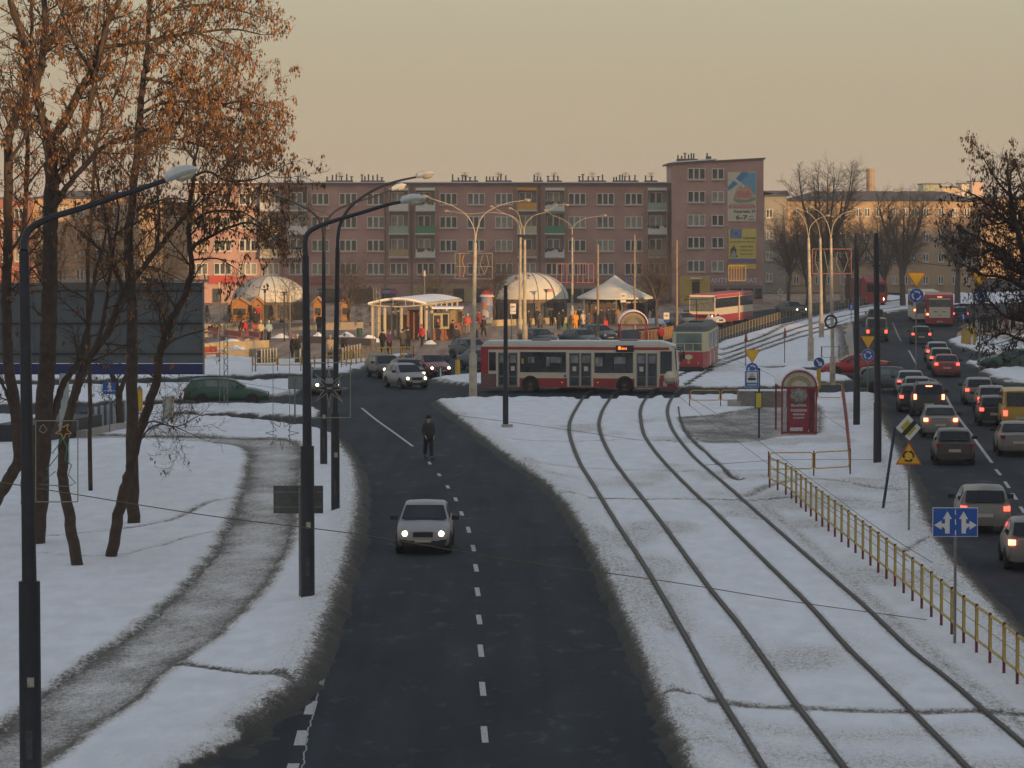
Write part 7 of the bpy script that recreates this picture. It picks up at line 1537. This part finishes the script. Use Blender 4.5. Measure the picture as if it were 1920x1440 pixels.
PP = [('person in a dark coat stooping over the red bench', 451, 634, 'bend', DK, BK, 60, 1, None), ('person in a red jacket stooping beside the dark coated one', 462, 636, 'bend', (.45, .03, .03), (.3, .04, .04), -60, 0, None),
 ('person in a pale yellow top standing with arms down', 489, 642, 'stand', (.50, .38, .20), NV, 180, 0, (.5, .4, .25)), ('person in a light blue jacket beside the pale yellow one', 504, 642, 'walk', (.26, .38, .40), BK, 180, 0, (.35, .42, .4)),
 ('person in a black coat left of the thick lamp post', 548, 674, 'stand', BK, BK, 120, 1, (.4, .15, .12)), ('person in black with a pale hat leaning to the lamp post', 558, 674, 'stand', BK, NV, -120, 1, (.5, .42, .3)),
 ('person in a long cream coat between the lamp posts', 619, 676, 'stand', (.55, .42, .26), (.2, .15, .1), 170, 1, (.4, .3, .2)), ('person in a black jacket just right of the golden lamp post', 645, 672, 'stand', BK, BK, 60, 0, None),
 ('person in a black jacket left of the kiosk group', 717, 662, 'stand', BK, BK, 150, 0, None), ('person in a dark purple jacket in the kiosk group', 730, 664, 'stand', (.10, .04, .08), BK, 40, 0, (.2, .06, .05)),
 ('person in a grey brown coat seen from behind in the kiosk group', 755, 661, 'stand', (.10, .09, .07), BK, 180, 1, None), ('person in a dark jacket right of the grey brown coat', 765, 657, 'stand', BK, BK, 200, 0, (.03, .03, .03)),
 ('person in a red jacket and black trousers at the kiosk column', 791, 651, 'walk', (.55, .05, .05), BK, -40, 0, (.4, .05, .05)), ('person in a dark jacket walking alone across the square', 856, 654, 'walk', (.05, .04, .04), NV, 180, 0, None),
 ('person in brown by the brick counter', 868, 628, 'stand', (.12, .06, .05), (.15, .08, .06), 90, 0, None), ('person in a red and white jacket by the brick counter', 877, 627, 'stand', (.55, .08, .06), (.25, .2, .16), 180, 0, (.5, .45, .4)),
 ('person in a dark skirt right of the advertising column', 907, 632, 'walk', BK, BK, 60, 1, (.02, .02, .02)), ('person in black left of the tall grey coated one', 1006, 612, 'stand', BK, BK, 170, 1, None), ('person in a long grey coat in front of the dome tent with stars', 1013, 622, 'walk', (.09, .08, .07), BK, 200, 1, None),
 ('broad person in black with a companion behind', 1048, 620, 'stand', BK, NV, 180, 1, None), ('taller person in black right behind the broad one', 1055, 614, 'stand', BK, BK, 150, 1, None),
 ('person in brown left of the orange figure', 1070, 622, 'stand', (.08, .05, .04), (.1, .07, .05), 90, 1, (.4, .33, .2)), ('person in a bright orange full length coat', 1079, 621, 'stand', (.65, .28, .02), (.6, .28, .03), 180, 1, (.5, .3, .1)),
 ('person in a cream coat under the pointed tent', 1094, 620, 'stand', (.58, .50, .38), BK, 180, 1, (.5, .42, .3)), ('person in grey brown right of the cream coat', 1104, 621, 'stand', (.10, .08, .07), (.08, .06, .05), 160, 1, None),
 ('person in black at the stall with a red bag beside', 1128, 613, 'stand', BK, BK, 180, 1, None), ('person in navy at the stall', 1141, 612, 'stand', NV, BK, 190, 0, None), ('person in black near the right end of the stall', 1150, 611, 'stand', BK, NV, 170, 0, None),
 ('person in tan at the right end of the stall', 1159, 612, 'stand', (.25, .15, .08), (.15, .1, .06), 180, 1, None), ('person in black behind the slender rusty pole', 1199, 600, 'stand', BK, BK, 90, 0, None), ('person in dark blue near the snow heap', 1214, 598, 'stand', NV, BK, 120, 0, None),
 ('person in a red jacket waiting behind the railing', 1239, 652, 'stand', (.40, .03, .05), BK, 200, 0, (.02, .02, .02))]
PP += [('person in black by the display case of the kiosk', 848, 640, 'stand', BK, BK, 100, 1, None), ('person in grey walking between the kiosk and the column', 893, 640, 'walk', (.12, .12, .12), BK, 160, 0, None), ('person in dark red near the advertising column', 899, 618, 'stand', (.2, .03, .03), BK, 200, 1, None),
 ('person in black under the left edge of the pointed tent', 1086, 612, 'stand', BK, BK, 140, 1, None), ('person in a beige hat in the middle of the stall', 1117, 611, 'stand', (.06, .05, .04), BK, 180, 1, (.4, .34, .24)), ('person in black between the two slender rusty poles', 1168, 606, 'walk', BK, BK, 90, 0, None),
 ('person in navy right of the white stop flag', 1182, 603, 'stand', NV, BK, 180, 1, None), ('person in black by the leaning young tree', 1206, 601, 'walk', BK, BK, 200, 1, None), ('person in olive near the end of the snow heap', 1229, 600, 'stand', (.08, .08, .04), BK, 160, 0, None),
 ('person in black before the orange hut', 478, 618, 'stand', BK, BK, 180, 1, None), ('person in red before the left hut', 484, 606, 'stand', (.4, .04, .03), BK, 180, 0, None), ('person in grey among the conifers', 528, 612, 'walk', (.1, .1, .1), BK, 100, 1, None), ('person in black at the terrace behind the lamp posts', 598, 626, 'stand', BK, NV, 180, 1, None),
 ('person in brown close to the dome tent with stars', 990, 616, 'walk', DK, BK, 90, 1, None), ('person in black farther behind the dome lamp', 1034, 611, 'stand', BK, BK, 180, 0, None)]
for a in PP: person(a[0], a[1], a[2], a[3], a[4], a[5], a[6], bool(a[7]), a[8])
for i, (x, y, lb, c) in enumerate(((1826, 616, 'tall person in dark brown left of the waiting crowd', DK), (1838, 622, 'person in black at the left of the waiting crowd', BK), (1847, 621, 'person in navy in the waiting crowd', NV), (1856, 623, 'person in black with a brown tint in the waiting crowd', (.05, .03, .025)),
                              (1866, 621, 'person in charcoal in the waiting crowd', (.05, .05, .05)), (1876, 618, 'person in an olive coat in the waiting crowd', (.06, .06, .03)), (1888, 620, 'person in a reddish jacket in the waiting crowd', (.25, .05, .04)), (1900, 617, 'person in black at the right end of the waiting crowd', BK))):
    person(lb, x, y, 'stand', c, BK, 90 + 40 * i, i % 2 == 0, None, group='people waiting on the right pavement')
# bags and things held close by
def bag(name, label, px, py, w_, h_, mt, cat):
    g = G(px, py); m = MB(); m.prism([(-w_ / 2, 0), (w_ / 2, 0), (w_ * .42, h_), (-w_ * .42, h_)], -.12, .12); m.tube([(-w_ * .2, 0, h_), (0, 0, h_ + .16), (w_ * .2, 0, h_)], .015, 4); o = m.build(name, mt); o.location = (g.x, g.y - .1, 0.015); T(o, label, cat)
bag('shopping_bag', 'green shopping bag on the ground left of the orange coat', 1061, 619, .5, .6, paint((.04, .16, .07), 'green bag'), 'bag'); bag('shopping_bag', 'bright red bag on the ground at the stall', 1136, 614, .4, .6, paint((.6, .03, .03), 'red bag'), 'bag')
# ------------------------------------------------------------------ trees
M_BARK = mat('bark', (.060, .040, .027), .95, var=.35, scale=5, bump=.7, bscale=12)
M_BARKD = mat('grey bark', (.085, .07, .055), .95, var=.3, scale=5)
def leaf_mat(name, c1, c2):
    m = bpy.data.materials.new(name); m.use_nodes = True; nt = m.node_tree; b = nt.nodes['Principled BSDF']; t = nt.nodes.new('ShaderNodeTexCoord'); n = nt.nodes.new('ShaderNodeTexNoise'); n.inputs['Scale'].default_value = 5
    cr = nt.nodes.new('ShaderNodeValToRGB'); cr.color_ramp.elements[0].position = .35; cr.color_ramp.elements[1].position = .65; cr.color_ramp.elements[0].color = (*c1, 1); cr.color_ramp.elements[1].color = (*c2, 1)
    nt.links.new(t.outputs['Object'], n.inputs['Vector']); nt.links.new(n.outputs[0], cr.inputs[0]); nt.links.new(cr.outputs[0], b.inputs['Base Color']); b.inputs['Roughness'].default_value = .8; return m
M_LEAF = leaf_mat('dry samaras', (.07, .034, .014), (.33, .155, .05)); M_LEAFD = leaf_mat('dark dry leaves', (.028, .016, .010), (.10, .05, .028))
class Tree:
    def __init__(s, seed): s.t = MB(); s.l = MB(); s.r = random.Random(seed)
    def leafc(s, p, n, sz):
        r = s.r
        for _ in range(n * 2 + 1):
            q = p + Vector((r.uniform(-.08, .08), r.uniform(-.08, .08), r.uniform(-.13, .03))); a = r.uniform(0, 6.28); w_ = Vector((math.cos(a), math.sin(a), 0)) * sz * .24; d = Vector((r.uniform(-.3, .3), r.uniform(-.3, .3), -1)).normalized() * sz * r.uniform(.7, 1.3)
            s.l.add([q, q + d * .45 + w_, q + d, q + d * .5 - w_], [(0, 1, 2, 3)])
    def twig(s, p, d, L, r0, lv, leaf, lsz, up=.15, curl=.35):
        r = s.r; n = 3 if lv == 0 else 4; P = [p]; q = p; dd = d.normalized()
        for i in range(n):
            dd = (dd + Vector((r.uniform(-1, 1), r.uniform(-1, 1), r.uniform(-1, 1))) * curl * .5 + Vector((0, 0, up * .3))).normalized(); q = q + dd * L / n; P.append(q)
        s.t.tube(P, [r0 * (1 - .75 * i / n) for i in range(n + 1)], 3 if r0 < .03 else 5, caps=False)
        if lv > 0:
            k = int(L / (.20 if lv == 2 else .12)) + 1
            for i in range(k):
                t = (i + .6 + r.uniform(-.3, .3)) / k; j = min(int(t * n), n - 1); b = P[j].lerp(P[j + 1], max(0, min(1, t * n - j))); a = (P[j + 1] - P[j]).normalized(); w_ = a.orthogonal().normalized(); w_.rotate(Matrix.Rotation(r.uniform(0, 6.28), 3, a))
                s.twig(b, (a * .75 + w_ * .9).normalized(), L * r.uniform(.32, .55) * (1 - .35 * t), max(r0 * .5, .0065), lv - 1, leaf, lsz, up, curl)
        if leaf > 0 and lv <= 1:
            for pt in P[2:]:
                if r.random() < leaf * .20: s.leafc(pt, r.choice((1, 1, 2, 3)), lsz)
    def limb(s, pts, r0, r1, sides=7, spawn=.6, Ls=(1.2, 2.6), leaf=0, lsz=.2, start=.25, up=.15, ends=True, lv=2, depthdir=1.0):
        P = [Vector(p) for p in spline([tuple(p) for p in pts], 6)]; n = len(P); r = s.r
        P = [p + Vector((r.uniform(-1, 1), r.uniform(-1, 1), 0)) * min(.03, r0 * .25) if 0 < i < n - 1 else p for i, p in enumerate(P)]
        R_ = [r0 + (r1 - r0) * i / (n - 1) for i in range(n)]; s.t.tube(P, R_, sides)
        tot = sum((b - a).length for a, b in zip(P, P[1:])); acc = 0; nxt = tot * start
        for i in range(n - 1):
            L = (P[i + 1] - P[i]).length
            while nxt < acc + L:
                b = P[i].lerp(P[i + 1], (nxt - acc) / L); a = (P[i + 1] - P[i]).normalized(); w_ = a.orthogonal().normalized(); w_.rotate(Matrix.Rotation(r.uniform(0, 6.28), 3, a)); w_.y *= .7
                s.twig(b, (a * .55 + w_ + Vector((0, 0, up))).normalized(), r.uniform(*Ls), min(R_[i] * .45, .035), lv, leaf, lsz, up); nxt += spawn * r.uniform(.6, 1.4)
            acc += L
        if ends: s.twig(P[-1], P[-1] - P[-2], Ls[1] * .55, r1 * .8, lv, leaf, lsz, up)
    def build(s, name, label, group, loc, tm, lm, cat='tree'):
        e = empty(name, loc); T(e, label, cat, group); L = Vector(loc)
        for mb in (s.t, s.l): mb.v = [(v[0] - L.x, v[1] - L.y, v[2] - L.z) for v in mb.v]
        s.t.build('trunk', tm, e, smooth='all')
        if s.l.f: s.l.build('crown', lm, e)
        return e
def traced(label, seed, Y, limbs, leaf, lm=None, lsz=.125, group='bare leafless trees with dry seeds at the left', tm=None, spawn=.6, Ls=(.9, 1.9), name='maple_tree'):
    """limbs: (image polyline, r0 px, r1 px, swing in depth m, leafiness) at distance Y"""
    t = Tree(seed); s = Y / F
    for L in limbs:
        pl, r0, r1, sw = L[:4]; lf = L[4] if len(L) > 4 else leaf; sp_ = L[5] if len(L) > 5 else spawn; st = L[6] if len(L) > 6 else .25; y0 = L[7] if len(L) > 7 else 0
        n = len(pl); P = [AT(x, y, Y + y0 + sw * i / (n - 1)) for i, (x, y) in enumerate(pl)]
        if y0 == 0 and pl[0][1] > 900: P[0].z = -0.05; 
        t.limb(P, r0 * s, r1 * s, 9 if r0 > 6 else 6, sp_ * .72, Ls, lf, lsz, st)
    g = AT(limbs[0][0][0][0], limbs[0][0][0][1], Y); return t.build(name, label, group, (g.x, Y, 0), tm or M_BARK, lm or M_LEAF)
dA = G(207, 1052).y; dB = G(250, 988).y; dC = G(148, 1068).y; dD = G(66, 1028).y
traced('right leaning trunk that forks before the billboard edge', 1, dA, [
    ([(207, 1052), (225, 950), (243, 885), (262, 808), (291, 720), (300, 662), (320, 604), (347, 551), (358, 500), (354, 430), (361, 344), (366, 295)], 11.5, 3.2, 1.0, .25, .8, .45),
    ([(356, 465), (372, 455), (393, 444), (431, 426), (470, 418), (505, 440)], 4.5, 1.5, .6, .75, .35, .2), ([(358, 420), (385, 400), (420, 395), (460, 400), (500, 430)], 3.2, 1.2, -.8, .85, .3, .1),
    ([(364, 487), (408, 485), (437, 500)], 2.2, 1, .5, .8, .35, .1), ([(363, 330), (390, 322), (430, 340), (480, 335), (512, 320)], 3, 1, -.5, .95, .28, .1), ([(366, 300), (345, 270), (352, 235), (360, 190)], 3, 1, .5, .8, .4, .1),
    ([(262, 808), (285, 790), (330, 800), (372, 780)], 2, .8, -.8, .05, .4, .1), ([(256, 835), (285, 800), (320, 798), (355, 812)], 1.8, .7, -.6, .1, .3, .1), ([(303, 660), (322, 640), (350, 628), (380, 620)], 2.6, 1, .6, .25, .5, .1)], .6, spawn=.5)
traced('thick straight trunk standing behind the right leaning one', 2, dB, [
    ([(250, 990), (247, 850), (248, 700), (247, 600), (243, 520), (240, 450), (247, 380), (255, 300), (262, 220), (270, 150), (277, 80), (283, -30)], 12.5, 4, .4, .5, .9, .5),
    ([(262, 215), (300, 195), (350, 190), (410, 195), (460, 190), (500, 200)], 3.6, 1.2, -1, .95, .26, .1), ([(270, 146), (320, 157), (379, 175), (437, 204), (495, 195)], 3.8, 1.2, .8, .95, .25, .1),
    ([(255, 295), (300, 262), (350, 265), (410, 285), (470, 300), (505, 330)], 3.6, 1.2, .6, .9, .26, .1), ([(275, 100), (320, 70), (380, 60), (440, 55), (490, 65)], 4, 1.2, -.7, .9, .27, .1),
    ([(280, 40), (330, 15), (390, 10), (450, 20), (480, 30)], 3.5, 1.2, .7, .9, .27, .1), ([(255, 258), (300, 242), (335, 230), (379, 233), (423, 262), (452, 291)], 5, 1.5, -.4, .7, .3, .15),
    ([(245, 400), (285, 380), (330, 372), (380, 385)], 3, 1, -1, .7, .35, .1), ([(243, 520), (280, 500), (330, 520)], 2.6, 1, .5, .3, .5, .1)], .7, spawn=.5)
traced('slim trunk bending right from the middle of the snow field', 3, dC, [
    ([(148, 1068), (130, 970), (118, 900), (119, 830), (127, 790), (140, 735), (163, 677), (204, 618), (233, 546), (256, 517), (291, 473), (322, 435), (352, 400)], 11.5, 3.6, 1.2, .2, .9, .5),
    ([(233, 546), (215, 500), (205, 440), (190, 380), (178, 300), (190, 230)], 5, 1.6, .8, .5, .5, .1), ([(163, 677), (190, 620), (202, 540), (212, 470), (222, 400), (215, 330)], 5, 1.4, -1, .4, .55, .2),
    ([(290, 475), (300, 420), (295, 360), (300, 300)], 3, 1, .6, .6, .4, .1), ([(204, 618), (240, 600), (280, 585)], 2, .8, -.5, .15, .5, .1)], .5, spawn=.55)
traced('thickest trunk just right of the nearest lamp post with a high fork', 4, dD, [
    ([(66, 1028), (74, 900), (80, 800), (86, 700), (92, 600), (93, 500), (95, 400), (96, 300), (90, 258)], 19, 12, .4, .2, 1.2, .55), ([(92, 264), (117, 235), (146, 175), (175, 131), (190, 87), (204, 38), (235, -20)], 9.5, 5, -.6, .6, .6, .15, .4),
    ([(91, 262), (79, 219), (67, 175), (78, 120), (85, 29), (80, -30)], 9, 5, .8, .6, .6, .15, .4), ([(84, 820), (100, 780), (118, 722), (150, 670), (168, 590), (178, 520), (196, 450)], 8.5, 3, 1.3, .15, .8, .4),
    ([(117, 364), (130, 345), (163, 306), (204, 268), (248, 254)], 6, 3.6, -1, .5, .45, .1), ([(113, 370), (105, 350), (128, 306), (157, 242), (172, 175), (187, 102), (200, 40)], 7, 3.5, -.3, .6, .5, .15), ([(95, 400), (112, 370), (117, 364)], 7.5, 6.5, -.4, 0, 5, .1),
    ([(190, 87), (204, 87), (262, 79), (320, 67), (364, 61), (420, 80)], 5, 1.6, .6, .85, .3, .1), ([(172, 131), (150, 100), (130, 60), (110, 10)], 3.6, 1.5, .4, .6, .4, .1)], .55, spawn=.5)
traced('leaning trunk entering from the left edge of the photograph', 5, 112, [
    ([(-30, 960), (12, 905), (35, 860), (30, 780), (18, 690), (12, 600), (14, 500), (16, 400), (17, 262), (29, 219), (52, 160), (47, 87), (23, 15), (15, -30)], 12, 6, .6, .4, .7, .4), ([(52, 160), (75, 120), (100, 60), (130, -10)], 5, 2, .5, .6, .4, .1), ([(17, 300), (45, 260), (60, 200)], 4, 1.5, -.8, .6, .4, .1), ([(14, 480), (40, 440), (60, 400)], 3, 1.2, .5, .4, .5, .1),
    ([(20, 760), (5, 720), (-20, 680)], 4, 1.5, .5, .1, .5, .1)], .5, spawn=.5)
traced('thin upright trunk hidden mostly behind the nearest lamp post', 6, 116, [([(44, 953), (48, 850), (50, 700), (48, 550), (47, 400), (52, 300), (50, 204), (58, 120), (60, 20), (62, -30)], 6.5, 3, .4, .4, .5, .4), ([(50, 350), (80, 310), (110, 280)], 2.5, 1, .4, .6, .4, .1), ([(52, 250), (30, 200), (20, 140)], 2.5, 1, -.4, .6, .4, .1)], .5, spawn=.45)
traced('small forked tree beside the subway sign', 7, G(228, 806).y, [([(226, 806), (224, 760), (222, 735), (214, 712), (205, 695)], 8, 4, .5, .1, .6, .3), ([(223, 745), (232, 715), (240, 690), (245, 650), (238, 600)], 5, 2, -.5, .15, .6, .2), ([(208, 700), (180, 690), (160, 705), (148, 740)], 3, 1.2, .5, .15, .5, .2)], .3, spawn=.5, Ls=(.8, 1.6))
traced('thin many branched tree whose twigs fill the upper left corner', 8, 122, [([(170, 926), (168, 700), (165, 500), (172, 400), (178, 290), (192, 219), (180, 160), (178, 90), (190, -20)], 4.5, 2, .3, .7, .4, .5), ([(190, 225), (215, 180), (235, 120), (245, 50)], 2.5, 1.2, .5, .8, .35, .1), ([(185, 265), (225, 215), (240, 170)], 2.2, 1, -.5, .8, .35, .1), ([(180, 160), (150, 110), (140, 50)], 2.2, 1, .5, .8, .35, .1)], .6, spawn=.4)
#traced('low twiggy sapling in the snow beside the double trunk', 9, G(250, 960).y, [([(262, 838), (300, 800), (350, 812)], 2, .8, .3, .05, .4, .1)], .1, spawn=.4, Ls=(.5, 1.0), name='sapling')
# right hand dark tree, its trunk stands outside the frame
traced('dark tree leaning in from the right edge', 21, 128, [
    ([(2010, 860), (1985, 700), (1960, 600), (1935, 530), (1915, 460), (1900, 400), (1893, 350), (1888, 320)], 12, 2, -1, .5, .16, .25), ([(1955, 560), (1920, 540), (1880, 520), (1840, 515), (1815, 500)], 5, 1.5, .8, .35, .24, .1), ([(1930, 520), (1880, 470), (1840, 450), (1805, 430)], 5, 1.5, -.8, .35, .24, .1),
    ([(1905, 430), (1860, 390), (1835, 370), (1812, 360)], 4, 1.3, .5, .35, .24, .1), ([(1895, 370), (1870, 340), (1852, 310), (1840, 290)], 2.5, .8, .5, .5, .3, .1), ([(1930, 440), (1928, 380), (1912, 330), (1904, 300)], 2.5, .8, -.5, .5, .3, .1), ([(1960, 600), (1910, 600), (1880, 590), (1855, 565), (1835, 570)], 4, 1.4, -.6, .35, .24, .1),
    ([(1970, 660), (1920, 640), (1880, 625), (1850, 640)], 3.5, 1.2, .6, .35, .26, .1), ([(1930, 520), (1890, 500), (1865, 470), (1830, 480), (1805, 465)], 3.6, 1.2, 1.4, .35, .24, .1), ([(1940, 450), (1900, 410), (1870, 420), (1840, 400)], 3.6, 1.2, 1.6, .35, .26, .1)], .42, M_LEAFD, .14, None, mat('black bark', (.035, .025, .02), .95, var=.3), .3, (.8, 1.7), 'leafy_tree')
# bare street trees before the tan building
def bare(label, px, base, top, Y=None, spread=60, seed=0, n=7, rpx=5, group='bare street trees before the tan building'):
    g = G(px, base); Y = g.y; t = Tree(seed); s = Y / F; r = random.Random(seed * 7 + 1); H = AT(px, top, Y).z; fz = H * r.uniform(.28, .38)
    t.limb([(g.x, Y, -.05), (g.x + r.uniform(-.2, .2), Y, fz * .6), (g.x + r.uniform(-.2, .2), Y, fz)], rpx * s, rpx * s * .75, 7, 9, (.5, .6), 0, ends=False)
    for k in range(n):
        a = 2 * math.pi * k / n + r.uniform(-.3, .3); w_ = spread * s * r.uniform(.5, 1); ex = math.cos(a) * w_; ey = math.sin(a) * w_ * .6; zt = H * r.uniform(.82, 1.0)
        t.limb([(g.x, Y, fz * r.uniform(.8, 1)), (g.x + ex * .45, Y + ey * .45, fz + (zt - fz) * .30), (g.x + ex * .9, Y + ey * .9, fz + (zt - fz) * .62), (g.x + ex * 1.1, Y + ey, fz + (zt - fz) * .9)], rpx * s * .55, rpx * s * .12, 5, .38, (1.2, 2.8), 0, start=.12, up=.18, lv=2)
    return t.build('bare_tree', label, group, (g.x, Y, 0), M_BARKD, M_LEAFD)
for i, a in enumerate((('widest bare tree rising above the tan roof right of the end block', 1545, 585, 305, None, 75, 31, 9, 6), ('bare tree in front of the grey wing', 1480, 590, 380, None, 42, 32, 6, 4), ('bare tree with a stout trunk between the black poles and the round sign', 1693, 575, 345, None, 55, 33, 8, 6),
                       ('bare tree left of the round sign with a low fork', 1658, 570, 400, None, 45, 34, 6, 4.5), ('bare tree half hidden behind the dark right tree', 1795, 570, 380, None, 50, 35, 7, 6), ('bare tree with a dark trunk behind the beige lamp posts', 1590, 575, 400, None, 40, 36, 6, 5), ('thin bare tree right of the grey wing', 1512, 582, 400, None, 30, 37, 5, 4))): bare(*a)
for a in (('brown leaved bare tree at the gap before the end block', 1232, 610, 480, None, 32, 41, 6, 3.5, 'small bare trees on the market square'), ('small bare tree left of the kiosk', 655, 618, 500, None, 26, 42, 6, 3, 'small bare trees on the market square'), ('small bare tree before the ochre shop wall', 815, 604, 520, None, 22, 43, 5, 2.5, 'small bare trees on the market square'),
          ('thin young tree in front of the left dome tent', 544, 634, 530, None, 16, 44, 5, 1.5, 'small bare trees on the market square'), ('thin young tree behind the beige lamp post', 925, 606, 470, None, 25, 45, 5, 2.5, 'small bare trees on the market square'), ('leaning young tree right of the pointed tent', 1222, 600, 540, None, 20, 46, 5, 2.5, 'small bare trees on the market square')): bare(*a)
# hazy trees behind the left trunks
for a in (('dense bare tree behind the billboard at the far left', 90, 640, 395, None, 70, 51, 8, 5, 'bare trees behind the billboard'), ('dense bare tree behind the middle of the billboard', 200, 625, 400, None, 70, 52, 8, 5, 'bare trees behind the billboard'), ('bare tree behind the right part of the billboard', 300, 615, 420, None, 50, 53, 7, 4, 'bare trees behind the billboard')): bare(*a)
# ------------------------------------------------------------------ winter haze
hz = MB(); hz.box((0, 1200, 20.5), (4990, 5390, 43)); ho = hz.build('haze', [])
hm = bpy.data.materials.new('haze'); hm.use_nodes = True; n = hm.node_tree; n.nodes.clear()
oo = n.nodes.new('ShaderNodeOutputMaterial'); pv = n.nodes.new('ShaderNodeVolumePrincipled')
pv.inputs['Color'].default_value = (0.90, 0.90, 0.92, 1); pv.inputs['Density'].default_value = 0.00028; pv.inputs['Anisotropy'].default_value = 0.0
n.links.new(pv.outputs[0], oo.inputs['Volume']); ho.data.materials.append(hm); ST(ho, None, 'stuff')
